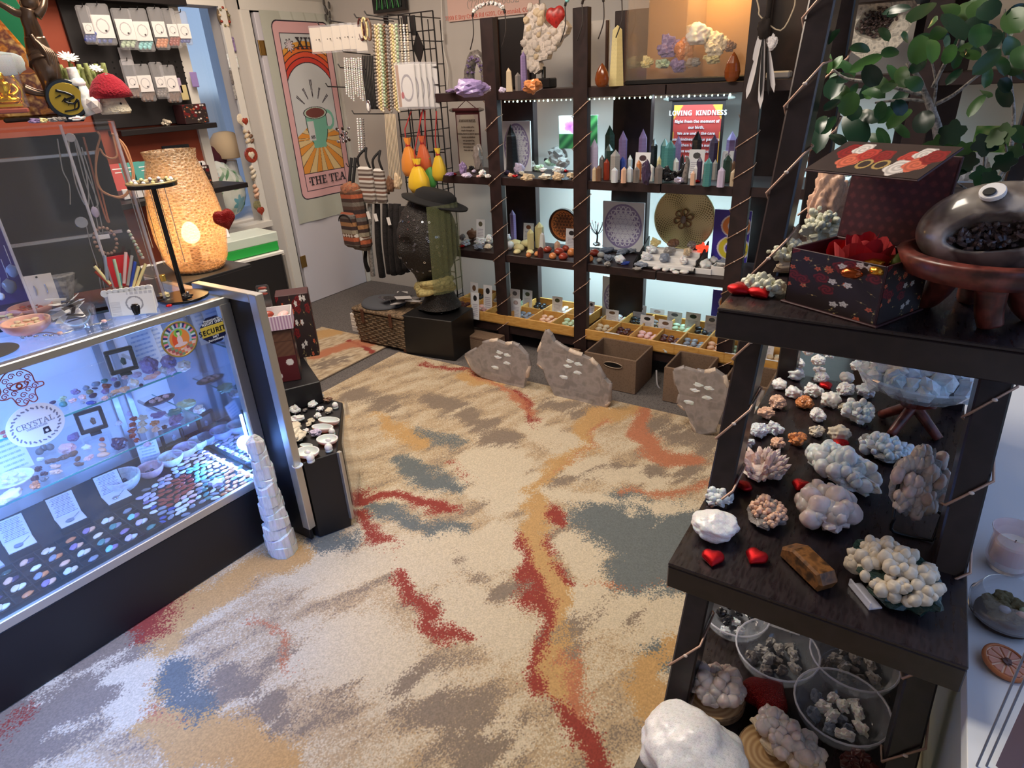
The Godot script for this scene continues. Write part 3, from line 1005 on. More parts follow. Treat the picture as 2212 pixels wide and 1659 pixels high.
	for i in n:
		var r:=lerpf(0.055,0.03,pow(float(i)/(n-1),0.8))
		var h:=0.46/n*q2.randf_range(0.7,1.3)
		var g:=lathe_geo([V2(0.0001,0),V2(r,0.0),V2(r*0.98,h),V2(r*0.86,h+0.004),V2(0.0001,h+0.004)],11)
		for k in g.v.size():
			var a:=atan2(g.v[k].z,g.v[k].x)
			g.v[k]*=V3(1.0+0.09*sin(a*3.0+i),1.0 if g.v[k].y<h*0.5 else 1.0+0.25*sin(a*2.0+i*2.1),1.0+0.09*cos(a*2.0+i*1.7))
		part("tier",done(g),st,tw,V3(q2.randf_range(-0.003,0.003),y,q2.randf_range(-0.003,0.003)))
		y+=h
	# the cabinet by the pass-through
	var far:=ony(612,540,0.76)
	var near:=ony(470,575,0.76)
	var wc:=thing("wall_cabinet","black cabinet with a white top edge under the pass-through","cabinet",far)
	var d:=(far-near)
	d.y=0
	wc.basis=facing(Vector3.UP.cross(d.normalized())*-1.0)
	var L:=d.length()+0.3
	var sgn:=signf((wc.basis.inverse()*d).x)
	part("body",bx(V3(L,0.74,0.4),0.003),mat("black laminate",rgb(20,18,22),0.5),wc,V3(-sgn*L/2,-0.39,-0.2))
	part("top_edge",bx(V3(L,0.016,0.41),0.002),M_white(),wc,V3(-sgn*L/2,-0.01,-0.2))
	part("end_post",bx(V3(0.018,0.74,0.018),0.002),M_alu(),wc,V3(-sgn*0.01,-0.39,0.004))
	var gt:=far+wc.basis*V3(-sgn*0.16,0.0,-0.12)
	var tr:=thing("green_tub","clear topped tub with bright green contents on the black cabinet","tub",gt)
	tr.basis=wc.basis
	part("green_layer",bx(V3(0.3,0.05,0.2),0.004),mat("bright green fill",rgb(40,170,70),0.4),tr,V3(0,0.026,0))
	part("clear_top",bx(V3(0.31,0.05,0.21),0.004),mat("frosted plastic",Color(0.86,0.9,0.86,0.6),0.3,0.0,{"transparency":BaseMaterial3D.TRANSPARENCY_ALPHA}),tr,V3(0,0.077,0))
	var cs2:=thing("notice_card","small white folded notice standing on the green tub","card",gt+V3(0,0.104,0)+wc.basis*V3(-sgn*0.11,0,0))
	cs2.basis=wc.basis*rot(-0.25,0,0)
	part("card",bx(V3(0.1,0.06,0.002),0.0005),M_paper(),cs2,V3(0,0.03,0))
	part("print",sheet(0.096,0.056),text_print(7,Color(0.93,0.93,0.93),Color(0.45,0.45,0.5),5.0,0.3),cs2,V3(0,0.03,0.0014))

func floral()->Material:
	return printed("floral",192,192,func(x,y):
		var c:=rgb(46,34,34)
		for i in 46:
			var h:=absf(sin(i*12.9898)*43758.5453)
			var cx:=fmod(h,1.0)
			var cy:=fmod(h*7.31,1.0)
			var d:=V2(x-cx,y-cy)
			var l:=d.length()
			var a:=atan2(d.y,d.x)
			if i<9:
				if l<0.085*(1.0+0.12*sin(a*5.0+i)):c=rgb(132,32,34).lerp(rgb(78,20,24),0.5+0.5*sin(l*130.0+a*2.0))
			elif i<20:
				if l<0.034*(1.0+0.25*sin(a*5.0)):c=rgb(206,100,66) if l>0.012 else rgb(150,60,40)
			elif i<27:
				if l<0.046*(1.0+0.2*sin(a*5.0+i)):c=rgb(236,232,226).lerp(rgb(190,184,180),0.5+0.5*sin(l*210.0+a))
			elif l<0.012:c=rgb(196,170,110)
			elif absf(d.x*sin(i)+d.y*cos(i))<0.004 and l<0.06:c=rgb(96,92,62)
		return c,0.4)

# ---------------------------------------------------------------- what lies inside the display case
func build_case_goods()->void:
	var deck:=0.2605
	# cabochons strewn over the black deck
	var q:=RandomNumberGenerator.new()
	q.seed=21
	var poly:=PackedVector2Array([V2(432,962),V2(482,972),V2(552,1022),V2(545,1040),V2(470,1078),V2(400,1116),V2(352,1136),V2(318,1098),V2(296,1078),V2(322,1052),V2(392,1000)])
	var lo:=V3(-0.42,0,0.04)
	var step:=V2(0.027,0.027)
	for i in 18:
		for j in 22:
			var l:=V3(lo.x+i*step.x,deck,lo.z+(j+0.5*(i % 2))*step.y)+V3(q.randf_range(-0.005,0.005),0,q.randf_range(-0.005,0.005))
			var p:=cs(l.x,l.y,l.z)
			var r:=p-EYE
			var k2:=FOC/r.dot(FW)
			var s:=V2(1106+r.dot(RX)*k2,829.5+r.dot(DN)*k2)
			if l.x>-0.03 or not Geometry2D.is_point_in_polygon(s,poly):continue
			var k:="li"
			var t:=q.randf()
			if s.distance_to(V2(382,1062))<42 and absf((s.y-1062)+(s.x-382)*0.75)<26:k="re"
			elif s.distance_to(V2(428,1024))<22:k="cy"
			elif s.distance_to(V2(464,975))<24:k="am"
			elif s.distance_to(V2(418,1004))<26:k="ro"
			elif s.x>478 and s.y>985:k="or" if t<0.6 else ("wq" if t<0.8 else "gb")
			elif s.y>1090:k="wq" if t<0.5 else ("gb" if t<0.8 else "bl")
			elif s.x<335:k="sm" if t<0.4 else ("li" if t<0.8 else "am")
			elif s.distance_to(V2(414,1045))<22:k="pe"
			elif s.x>430 and s.y>1030:k="te" if t<0.35 else ("gb" if t<0.7 else "ic")
			else:k=["li","ic","gb","wq","ro"][int(t*4.99)]
			var lab:="small oval %s cabochon strewn on the black deck of the lit case" % PAL[k][0]
			single("cabochon",rock("pebble",q.randi() % 6,2),pm(k),lab,"cabochon",p+V3(0,0.0045,0),CB*yaw(q.randf_range(-0.7,0.7))*SC(V3(q.randf_range(0.016,0.021),0.009,q.randf_range(0.024,0.034))),lab+"s")
	var star:=[]
	for i in 10:star.append(Vector2.from_angle(i*PI/5+0.2)*(0.03 if i % 2==0 else 0.015))
	single("star_carving",slab(star,0.012,0.002),pm("li"),"lilac star shaped carving among the cabochons","carving",ony(468,1042,deck+0.02),rot(-PI/2,0,0))
	# compartment tray
	var tr:=thing("compartment_tray","black compartment tray of gem cabochons at the front of the case deck","tray",cs(-0.145,deck,0.84))
	tr.basis=CB
	var dark:=mat("black velvet",rgb(20,17,22),0.9)
	part("tray_base",bx(V3(0.22,0.006,0.9),0.001),dark,tr,V3(0,0.004,0))
	for i in 5:part("divider",bx(V3(0.004,0.018,0.9),0.001),dark,tr,V3(-0.108+i*0.054,0.012,0))
	for i in 16:part("divider",bx(V3(0.22,0.018,0.004),0.001),dark,tr,V3(0,0.012,-0.448+i*0.06))
	var kk:=["gb","li","pe","te","wq","am","dg","cr","cy","or","ic","da"]
	for i in 4:
		for j in 13:
			for m in (2 if (i+j) % 3 else 1):
				var k:String=kk[(i*5+j*7+m*3) % kk.size()]
				var lab:="domed %s gem in a cell of the black compartment tray" % PAL[k][0]
				single("cabochon",rock("pebble",(i+j+m) % 6,2),pm(k),lab,"cabochon",cs(-0.145-0.081+i*0.054,deck+0.014+m*0.004,0.39+0.03+j*0.06+m*0.012-0.004),CB*yaw(0.3+m*0.6)*SC(V3(0.022,0.012,0.034)),lab+"s")
	# jewellery boxes
	for s in [[0.33,0.64,"pendant box open on the deck nearest the round bowls",0],[0.33,0.79,"middle one of the three open pendant boxes",1],[0.33,0.94,"third open pendant box counted from the round bowls",2]]:
		var b:=thing("pendant_box","black hinged white lined "+s[2],"jewellery box",cs(-0.33,deck,s[1]-0.24))
		b.basis=CB*yaw(-0.1)
		part("tray",bx(V3(0.075,0.022,0.085),0.002),dark,b,V3(0.0,0.012,0))
		part("lining",bx(V3(0.066,0.004,0.076),0.001),M_paper(),b,V3(0.0,0.024,0))
		var lid:=part("lid",bx(V3(0.012,0.085,0.085),0.002),dark,b,V3(-0.052,0.058,0),rot(0,0,0.3))
		part("print",sheet(0.078,0.078),text_print(1,Color(0.9,0.9,0.95),Color(0.55,0.53,0.66),15.0),lid,V3(0.0068,0,0),yaw(PI/2))
		part("pendant",rock("pebble",s[3],2),M_steel() if s[3]==0 else pm("gb"),b,V3(0.012,0.03,0.006),SC(V3(0.02,0.008,0.026)))
		part("chain",tube(curve([V3(-0.02,0.028,-0.03),V3(0,0.028,-0.01),V3(0.01,0.029,0.0)]),0.0012,4),M_steel(),b)
	for i in 2:
		var b:=thing("necklace_box",["flat white lined necklace box beside the third pendant box","flat white lined necklace box at the near end of the deck"][i],"jewellery box",cs(-0.34,deck,0.83+i*0.16))
		b.basis=CB
		part("tray",bx(V3(0.13,0.016,0.13),0.002),mat("pale box",rgb(196,196,206),0.6),b,V3(0,0.009,0))
		part("lining",bx(V3(0.112,0.004,0.112),0.001),M_paper(),b,V3(0,0.018,0))
		part("chain",tube(curve([V3(-0.03,0.021,-0.04),V3(0.01,0.021,0),V3(0.02,0.021,0.01),V3(-0.01,0.021,0.045)]),0.0012,4),M_steel(),b)
		part("pendant",rock("pebble",1,1),pm("da"),b,V3(0.02,0.023,0.01),SC(V3(0.014,0.006,0.014)))
	# bowls on the deck
	for s in [[266,1046,76,"wq","largest white stone bowl on the case deck, beside the pendant boxes","da"],[326,1018,54,"ro","pink stone bowl between two white ones on the case deck","sm"],[370,994,52,"wq","white stone bowl of amber chips behind the pink one","ta"],[401,974,50,"li","white stone bowl of purple chips near the light strip","am"],[430,956,44,"wq","brightly lit white bowl right beside the light strip","ic"]]:
		var p:=ony(s[0],s[1],deck+0.02)
		p.y=deck
		var r:float=s[2]*per(p)/2
		single("stone_bowl",bowl(r,r*0.85,r*0.12),pm(s[3]),s[4],"bowl",p)
		for i in 5:single("bowl_chip",rock("rough",i,1),pm(s[5]),"%s chip lying in the %s" % [PAL[s[5]][0],s[4].split(",")[0].split(" on ")[0].split(" behind")[0].split(" between")[0]],"stone chip",p+V3(cos(i*1.3)*r*0.3,r*(0.32+0.05*(i % 2)),sin(i*1.3)*r*0.3),yaw(i)*SC(O3*r*0.32),"chips in the "+s[4])
	# cards and small frames
	for s in [[330,1004,40,56,"white printed card leaning behind the stone bowls",deck,0.5]]:
		var p:=ony(s[0],s[1],s[5])
		var o:=face_on("printed_card",s[4],"card",p,V3(0.9,0,0.5),-0.25)
		part("card",bx(V3(s[2]*per(p),s[3]*per(p),0.002),0.0005),M_paper(),o,V3(0,s[3]*per(p)/2,0))
		part("print",sheet(s[2]*per(p)*0.96,s[3]*per(p)*0.96),text_print(2,Color(0.9,0.93,0.98),Color(0.66,0.74,0.88),8.0),o,V3(0,s[3]*per(p)/2,0.0014))
	for s in [[0.70,-0.33,0.155,0.62,"white card leaning at the back of the upper glass shelf"],[0.70,-0.34,0.115,0.5,"white card with a small stone picture near the case end"],[0.505,-0.36,0.62,0.4,"white card standing at the back of the lower glass shelf"]]:
		var o:=face_on("printed_card",s[4],"card",cs(s[1],s[0],s[2]),CB.x,-0.2)
		part("card",bx(V3(0.09,0.13,0.002),0.0005),M_paper(),o,V3(0,0.065,0))
		part("print",sheet(0.086,0.125),text_print(2,Color(0.9,0.93,0.98),Color(0.66,0.74,0.88),8.0),o,V3(0,0.065,0.0014))
	var fr:=mat("black plastic frame",rgb(24,20,30),0.4)
	for s in [[272,808,0.70,54,"black floating frame with a tiny dark stone on the upper shelf","dg"],[207,935,0.505,52,"black floating frame with a brown stone on the lower shelf","br"],[380,968,deck,46,"black floating frame on the case deck behind the bowls","gb"]]:
		var p:=ony(s[0],s[1],s[2])
		var w:float=s[3]*per(p)
		var o:=face_on("floating_frame",s[4],"frame",p+V3(0,0.008,0),V3(0.95,0,0.3),0.0)
		for e in [[0,w,w*0.16,w],[0,0,0,0]]:
			if e[1]==0:continue
			part("frame_side",bx(V3(w,w*0.15,0.016),0.003),fr,o,V3(0,w*0.075,0))
			part("frame_side",bx(V3(w,w*0.15,0.016),0.003),fr,o,V3(0,w*0.925,0))
			part("frame_side",bx(V3(w*0.15,w*0.72,0.016),0.003),fr,o,V3(-w*0.425,w*0.5,0))
			part("frame_side",bx(V3(w*0.15,w*0.72,0.016),0.003),fr,o,V3(w*0.425,w*0.5,0))
		part("clear_film",bx(V3(w*0.72,w*0.72,0.002),0.0005),M_glass(),o,V3(0,w*0.5,0))
		part("stone",rock("rough",2,1),pm(s[5]),o,V3(w*0.05,w*0.45,0.003),SC(V3(w*0.2,w*0.34,0.012)))
		part("foot",bx(V3(w*0.4,0.008,0.04),0.001),fr,o,V3(0,-0.004,0))
	var up:="on the upper glass shelf of the case"
	var lw:="on the lower glass shelf of the case"
	gems([["da","pebble",114,869,13],["da","pebble",114,880,12],["te","pebble",136,873,19],["gn","rough",134,862,21],["ro","rough",157,865,17],["am","rough",162,846,21],["ro","rough",178,858,28,V3(1,0.4,0.5)],["gb","pebble",186,838,17],["ol","pebble",194,847,17],["da","pebble",201,854,18],
		["gb","pebble",207,829,18],["da","pebble",205,839,15,V3(1,0.3,0.5)],["bl","pebble",197,870,22,V3(1,0.4,0.5)],["gb","pebble",179,870,9],["te","pebble",226,823,16],["am","druse",227,845,19],["ro","rough",226,860,17],["gr","rough",239,853,13],["re","rough",230,834,21],["da","pebble",253,830,26,V3(1,0.45,0.5)],
		["pe","rough",250,846,27,V3(1,0.4,0.5)],["pe","rough",269,842,24],["am","pebble",246,819,15],["ro","rough",270,815,17],["wq","druse",288,828,30],["da","pebble",305,832,11],["li","druse",294,809,23],["am","druse",322,788,44,V3(1,0.95,0.8)],["am","druse",364,782,38,V3(1,0.9,0.8)],["wq","druse",395,792,32,V3(1,0.8,0.8)],["wq","rough",354,796,22],["li","druse",370,802,24],["ro","rough",326,815,30,V3(1,0.4,0.6)],
		["re","rough",6,934,14],["re","pebble",12,942,11],["am","rough",24,932,12],["ro","pebble",340,806,16]],0.70,up)
	gems([["sm","egg",85,975,15,V3(1,1,1)],["sm","egg",108,965,15,V3(1,1,1)],["sm","egg",94,967,15,V3(1,1,1)],["am","druse",159,943,30],["ro","druse",145,968,42,V3(1,0.5,0.8)],["wq","grape",87,991,16],["br","rough",113,996,29,V3(1,0.4,0.5)],["br","rough",139,988,27,V3(1,0.4,0.5)],["br","pebble",158,980,19],
		["dk","rough",82,1013,19],["pe","rough",120,1007,27,V3(1,0.4,0.5)],["pe","rough",121,1019,27,V3(1,0.4,0.5)],["dk","rough",95,1024,16],["dk","grape",75,1033,20],["sm","rough",95,1035,18],["or","rough",75,1047,26,V3(1,0.7,0.8)],["br","pebble",168,991,21,V3(1,0.4,0.5)],["br","rough",171,1002,25,V3(1,0.4,0.5)],
		["wq","druse",188,966,21],["ro","rough",192,988,25,V3(1,0.4,0.7)],["re","pebble",220,949,17,V3(1,0.4,0.6)],["pe","pebble",221,961,22,V3(1,0.4,0.5)],["pe","pebble",221,972,24,V3(1,0.4,0.5)],["pe","pebble",223,982,27,V3(1,0.4,0.5)],["da","druse",258,956,33,V3(1,0.9,1)],["re","rough",290,905,17],["re","rough",287,918,18],["re","rough",285,930,18],["re","rough",287,942,18],["re","pebble",295,951,15],
		["ta","rough",308,902,21],["ta","rough",307,916,22],["ta","rough",307,930,23],["li","rough",279,893,23,V3(1,0.5,0.5)],["ic","druse",256,915,18],["am","rough",342,895,32,V3(1,0.4,0.8)],["am","rough",380,907,46,V3(1,0.3,0.6)],["te","druse",377,891,30],["wq","rough",430,884,28,V3(1,0.7,0.8)],["gn","druse",402,873,40],["or","rough",334,914,20],["pe","rough",336,928,19],["dk","rough",356,923,15],["li","rough",318,960,17],["wq","grape",22,1070,54,V3(1,0.4,0.7)],["wq","druse",4,1085,26]],0.505,lw)
	var dp:=ony(346,868,0.507)
	var dish:=thing("agate_dish","dark rimmed oval dish of pink stones on the lower glass shelf","dish",V3(dp.x,0.505,dp.z))
	dish.basis=CB
	part("dish",bowl(1.0,0.3,0.08),pm("da"),dish,Z3,SC(V3(0.035,0.04,0.058)))
	for i in 6:part("pink_stone",rock("rough",i,1),pm("ro"),dish,V3(0.012*cos(i*1.05),0.014,0.03*sin(i*1.05)),SC(V3(0.02,0.012,0.022)))
	dp=ony(28,1036,0.515)
	single("stone_plate",bowl(0.058,0.016,0.005),pm("wq"),"round white stone plate on the lower shelf behind the round sticker","plate",V3(dp.x,0.505,dp.z))
	for i in 5:single("plate_stone",rock("rough",i,1),pm("wq"),"white rough chunk lying on the round stone plate","stone",V3(dp.x+0.024*cos(i*1.26),0.522,dp.z+0.024*sin(i*1.26)),yaw(i)*SC(V3(0.024,0.014,0.02)),"chunks on the stone plate")
	stickers()

func on_glass(called:String,label:String,px:float,py:float)->Node3D:
	var o:=thing(called,label,"sticker",oncase(px,py,0.0015))
	o.basis=facing(CB.x)
	return o

func stickers()->void:
	# hand with curls, cut from thin metal coloured film
	var m:=mat("copper film",rgb(150,66,50),0.4,0.2)
	var h:=on_glass("hand_sticker","copper red hand shaped sticker full of curls on the case glass",43,838)
	var sc:=0.00135
	var o:=curve([V3(-30,4,0),V3(-28,20,0),V3(-14,34,0),V3(0,37,0),V3(14,34,0),V3(26,20,0),V3(27,2,0),V3(38,-2,0),V3(38,-9,0),V3(24,-11,0),V3(20,-20,0),V3(20,-32,0),V3(12,-36,0),V3(6,-30,0),V3(0,-36,0),V3(-8,-36,0),V3(-14,-30,0),V3(-18,-14,0),V3(-28,-14,0),V3(-36,-11,0),V3(-36,-5,0),V3(-30,4,0)],3)
	part("outline",tube(o.map(func(v):return v*sc),0.0016,5),m,h)
	for q in [[-18,20],[-6,26],[8,26],[18,16],[-22,2],[24,-5],[-28,-8],[-12,-8],[12,-8],[-10,-24],[12,-24],[1,-30],[1,-16],[-14,10],[14,6]]:
		var sp:=[]
		for i in 12:sp.append(V3(q[0],q[1],0)*sc+V3(cos(i*0.75),sin(i*0.75),0)*(0.0085-i*0.0006))
		part("curl",tube(sp,0.0012,4),m,h)
	var eye:=[]
	for i in 17:eye.append(V3(cos(i*TAU/16)*15,sin(i*TAU/16)*7+4,0)*sc)
	part("eye_outline",tube(eye,0.0015,4),m,h)
	part("eye_ring",lathe([V2(0.004,0),V2(0.008,0),V2(0.008,0.0015),V2(0.004,0.0015),V2(0.004,0)],16),m,h,V3(0,4*sc,0),rot(PI/2,0,0))
	# round white shop sticker
	var r:=on_glass("round_sticker","round white sticker with a dotted wreath and CRYSTAL lettering",78,918)
	part("disc",slab(oval(0.068,0.06,32),0.001),mat("sticker white",rgb(214,210,206),0.5),r)
	var ink:=mat("grey ink",rgb(120,116,126),0.6)
	part("lettering",letters("CRYSTAL",0.015,0.0006,true,false),ink,r,V3(0,0.006,0.0008))
	part("small_lettering",letters("CONNECTIONS",0.005,0.0005,true,false),ink,r,V3(0,-0.006,0.0008))
	for i in 30:
		var a:=TAU*i/30
		part("wreath_leaf",bx(V3(0.009,0.004,0.0006),0.0002),ink,r,V3(cos(a)*0.055,sin(a)*0.048,0.0008),rot(0,0,a+(1.1 if i % 2 else 0.4)))
	part("lantern",slab([V2(-0.009,-0.008),V2(0.009,-0.008),V2(0.007,0.01),V2(-0.007,0.01)],0.0006),mat("dark ink",rgb(50,44,50),0.6),r,V3(0.018,-0.024,0.0008))
	part("lantern_glow",slab(oval(0.004,0.004,12),0.0006),mats["sticker white"],r,V3(0.018,-0.024,0.0014))
	# painted round medallion
	var b:=on_glass("round_medallion","gold rimmed round sticker with a painted seated figure in bright colours",388,733)
	part("rim",lathe([V2(0.052,-0.001),V2(0.057,-0.001),V2(0.057,0.002),V2(0.052,0.002),V2(0.052,-0.001)],40),mat("gold rim",rgb(180,158,90),0.35,0.6),b,Z3,rot(PI/2,0,0))
	var pic:=printed("medallion",128,128,func(x,y):
		var d:=V2(x-0.5,y-0.5)
		var c:=rgb(150,190,220)
		var a:=atan2(d.y,d.x)
		if d.length()>0.36 and d.y<0.15:c=[rgb(40,60,130),rgb(230,140,170),rgb(90,150,90),rgb(200,220,240)][int(fmod((a+4.0)*7.0,4.0))]
		if d.y>0.16:c=[rgb(210,120,90),rgb(230,170,170),rgb(120,150,120),rgb(220,200,190),rgb(170,90,90)][int(fmod(floorf(x*11.0)*3.0+floorf(y*12.0)*2.0,5.0))]
		if V2(d.x/0.3,(d.y+0.02)/0.3).length()<1.0:c=rgb(226,140,70)
		if V2((d.x+0.12)/0.1,(d.y-0.02)/0.22).length()<1.0:c=rgb(220,84,50)
		if V2(d.x,d.y+0.2).length()<0.13:c=rgb(150,200,90)
		if V2(d.x,d.y+0.2).length()<0.1:c=rgb(110,180,80)
		if V2(d.x/0.08,(d.y-0.02)/0.14).length()<1.0 or V2(d.x/0.2,(d.y-0.16)/0.06).length()<1.0:c=rgb(222,200,214)
		if V2(d.x/0.05,(d.y+0.18)/0.065).length()<1.0:c=rgb(236,222,226)
		if V2(d.x/0.05,(d.y+0.245)/0.03).length()<1.0:c=rgb(40,50,90)
		return c)
	var dg:=Geo.new()
	var ov:=oval(0.0525,0.0525,40)
	for i in 40:
		var u:Vector2=ov[i]
		var w:Vector2=ov[(i+1) % 40]
		dg.tri(Z3,V3(u.x,u.y,0),V3(w.x,w.y,0))
		for k in [Vector2.ZERO,u,w]:dg.uv.append(V2(0.5+k.x/0.105,0.5-k.y/0.105))
	part("picture",done(dg),pic,b,V3(0,0,0.0008))
	# security octagon
	var s:=on_glass("security_sticker","dark blue octagonal security sticker with a yellow band",462,712)
	var oc:=[]
	for i in 8:oc.append(Vector2.from_angle(PI/8+i*PI/4)*0.047)
	part("octagon",slab(oc,0.001),mat("navy film",rgb(18,26,66),0.4),s)
	part("band",bx(V3(0.088,0.034,0.0012),0.0003),mat("yellow film",rgb(206,184,74),0.4),s,V3(0,0,0.0008))
	part("lettering",letters("SECURITY",0.0165,0.0006),mat("black ink",rgb(16,16,18),0.5),s,V3(0,-0.002,0.0018))
	var wi:=mat("white ink",rgb(226,232,244),0.5)
	for t in [["Protected By",0.0066,0.034],["NIGHT OWL",0.0092,0.0245],["24/7",0.0075,-0.0225],["Surveillance",0.0066,-0.0325]]:part("lettering",letters(t[0],t[1],0.0006),wi,s,V3(0,t[2],0.001))
# ---------------------------------------------------------------- on the counter
const CT:=0.965
var BACKN:=V3(0.9,0,0.42).normalized()

func onb(px:float,py:float,at:Vector3)->Vector3:
	return onp(px,py,at,BACKN)

func chain(called:String,label:String,pts:Array,r:float,m:Material,group:="",steps:=4,category:="necklace")->MeshInstance3D:
	return single(called,tube(curve(pts,steps),r,5),m,label,category,Z3,Basis.IDENTITY,group)

func build_countertop()->void:
	var k1:=ony(228,674,CT)
	var k2:=ony(362,650,CT)
	var right:=(k2-k1)
	right.y=0
	var W:=0.52
	var cb:=facing(V3(0.9,0,0.42))
	var ctr:=k2+cb*V3(-W/2,0,-0.14)
	# clear acrylic necklace cabinet
	var ac:=thing("acrylic_cabinet","tall clear acrylic jewellery cabinet on the display case, hung with necklaces","jewellery cabinet",V3(ctr.x,CT+0.002,ctr.z))
	ac.basis=cb
	var acr:=M_acryl()
	part("top_plate",bx(V3(W,0.006,0.3),0.001),acr,ac,V3(0,0.527,0))
	part("base_plate",bx(V3(W,0.008,0.3),0.001),mat("black acrylic",rgb(18,16,20),0.2),ac,V3(0,0.005,0))
	part("side_pane",bx(V3(0.005,0.52,0.3),0.001),acr,ac,V3(W/2-0.003,0.268,0))
	part("side_pane",bx(V3(0.005,0.52,0.3),0.001),acr,ac,V3(-W/2+0.003,0.268,0))
	part("front_pane",bx(V3(W-0.02,0.5,0.004),0.001),acr,ac,V3(0,0.268,0.146))
	for x in [W/2-0.006,W/2-0.13,-W/2+0.006,-0.08]:part("corner_rod",lathe([V2(0.0001,0),V2(0.004,0),V2(0.004,0.52),V2(0.0001,0.52)],8),mat("acrylic rod",Color(0.95,0.95,1.0,0.35),0.1,0.0,{"transparency":BaseMaterial3D.TRANSPARENCY_ALPHA}),ac,V3(x,0.008,0.14))
	part("velvet_board",bx(V3(0.32,0.47,0.01),0.003),mat("black velvet",rgb(20,17,22),0.9),ac,V3(0.06,0.262,-0.06))
	for y in [0.44,0.2]:part("hanging_rail",bx(V3(0.3,0.012,0.006),0.002),M_steel(),ac,V3(0.05,y,-0.045))
	var bp:Vector3=ac.position+cb*V3(0,0,-0.035)
	var O:=func(px,py,off=0.0):return onb(px,py,bp+cb*V3(0,0,off))
	var silver:=mat("silver chain",rgb(190,188,186),0.3,0.9)
	for q in [["silver chain necklace under the round white tag, twisted links",[[147,296],[152,340],[165,400],[183,440],[192,438],[187,380],[168,310],[156,290]],0.0028],["plain silver chain hanging beside the twisted one",[[160,292],[172,330],[190,380],[206,420],[212,440],[207,447]],0.0024],["beaded silver chain with a lilac stone pendant",[[160,300],[180,380],[200,440],[208,470],[214,500],[222,502],[212,450],[196,380],[176,318]],0.0022],
		["thin silver chain at the near end of the velvet board",[[124,300],[132,350],[137,372],[150,400],[152,442]],0.002],["copper coloured cord hanging straight from the upper rail",[[180,296],[195,350],[210,410],[228,470],[236,480],[232,468],[218,410]],0.003],["fine chain below the round locket on the board",[[187,490],[196,530],[210,575],[222,640],[228,634],[216,580]],0.0014]]:
		chain("necklace",q[0],q[1].map(func(v):return O.call(v[0],v[1])),q[2],mat("copper cord",rgb(176,108,80),0.45) if "copper" in q[0] else silver)
	chain("leather_cord","coiled tan leather cord necklaces looped from the upper rail",[[210,285],[216,296],[208,330],[208,380],[220,412],[245,424],[268,422],[283,400],[286,370],[276,340],[262,310],[244,290],[250,320],[252,338],[238,342],[224,334],[214,322],[207,360],[212,402],[234,420],[262,427],[280,412],[290,380],[272,318],[240,288]].map(func(v):return O.call(v[0],v[1],0.006)),0.003,mat("tan leather",rgb(206,146,106),0.5))
	for q in [[152,297,9,"round white tag at the top of the velvet board","wq"],[176,480,12,"round silver locket in the middle of the cabinet","gr"]]:
		var p:Vector3=O.call(q[0],q[1],0.004)
		single("round_tag",disc(q[2]*per(p),0.006,20),M_paper() if q[4]=="wq" else M_steel(),q[3],"tag",p,cb*rot(PI/2,0,0))
	var lp:Vector3=O.call(205,458,0.004)
	single("pendant",rock("pebble",2,2),pm("li"),"lilac stone pendant on the beaded silver chain","pendant",lp,cb*SC(V3(0.02,0.034,0.01)))
	# bracelets of beads
	for q in [[228,520,20,28,"ro","pink brown bead bracelet with a white tag under the lower rail"]]:
		var p:Vector3=O.call(q[0],q[1],0.01)
		var b:=thing("bead_bracelet",q[5],"bracelet",p)
		b.basis=cb
		for i in 18:
			var a:=TAU*i/18
			part("bead",rock("egg",0,1),stone("rosy brown bead",[rgb(150,104,92),rgb(190,146,128)],0.3),b,V3(cos(a)*q[2],sin(a)*q[3],0)*per(p),SC(O3*0.0105))
		part("tag",bx(V3(0.03,0.014,0.001),0.0003),M_paper(),b,V3(0,0.014,0.008))
	var bs:=thing("bead_strand","strand of pale green and white beads hanging on the lower rail","bracelet",O.call(278,500,0.012))
	bs.basis=cb
	for i in 9:part("bead",rock("egg",0,1),pm("gn" if i % 2 else "wq"),bs,V3(0.002*i,-0.011*i,0),SC(O3*0.0115))
	# purple board with pendants, amber pane and gold web strip behind, at the near end
	var far:=V3(-2.52,0,-0.62)
	var pb:=face_on("pendant_board","deep purple velvet pendant board at the near end of the counter","display board",onb(20,690,far),BACKN,-0.12)
	part("board",bx(V3(0.3,0.3,0.012),0.003),mat("purple velvet",rgb(52,30,84),0.9,0.0,{"rim_enabled":true,"rim":0.5}),pb,V3(-0.02,0.15,0))
	for q in [[26,585,11,15,"gb","blue grey teardrop pendant on the purple board",8,530],[20,618,13,17,"sm","brown round pendant lowest on the purple board",2,560],[2,640,7,9,"wq","white disc pendant at the edge of the purple board",0,600]]:
		var p:=onb(q[0],q[1],far+BACKN*0.035)
		single("pendant",rock("pebble",3,2),pm(q[4]),q[5],"pendant",p,cb*SC(V3(q[2]*2,q[3]*2,8)*per(p)))
		chain("pendant_chain","fine silver chain of the "+q[5],[onb(q[6],q[7],far+BACKN*0.03),onb(q[0]-2,q[1]-q[3],far+BACKN*0.035)],0.0012,silver)
	var web:=face_on("web_panel","dark standing strip with a golden cracked line pattern beside the purple board","panel",onb(80,622,far-BACKN*0.05),BACKN)
	part("strip",bx(V3(0.13,0.3,0.006),0.002),mat("dark web panel",rgb(40,34,34),0.6),web,V3(-0.045,0.13,0))
	var q2:=RandomNumberGenerator.new()
	q2.seed=8
	for i in 26:
		var a:=V3(q2.randf_range(-0.105,0.015),q2.randf_range(0.0,0.27),0.004)
		var b:=V3(clampf(a.x+q2.randf_range(-0.07,0.07),-0.108,0.018),clampf(a.y+q2.randf_range(-0.09,0.09),-0.015,0.278),0.004)
		part("gold_line",tube([a,b],0.0011,4),mat("pale gold line",rgb(190,168,120),0.4,0.5),web)
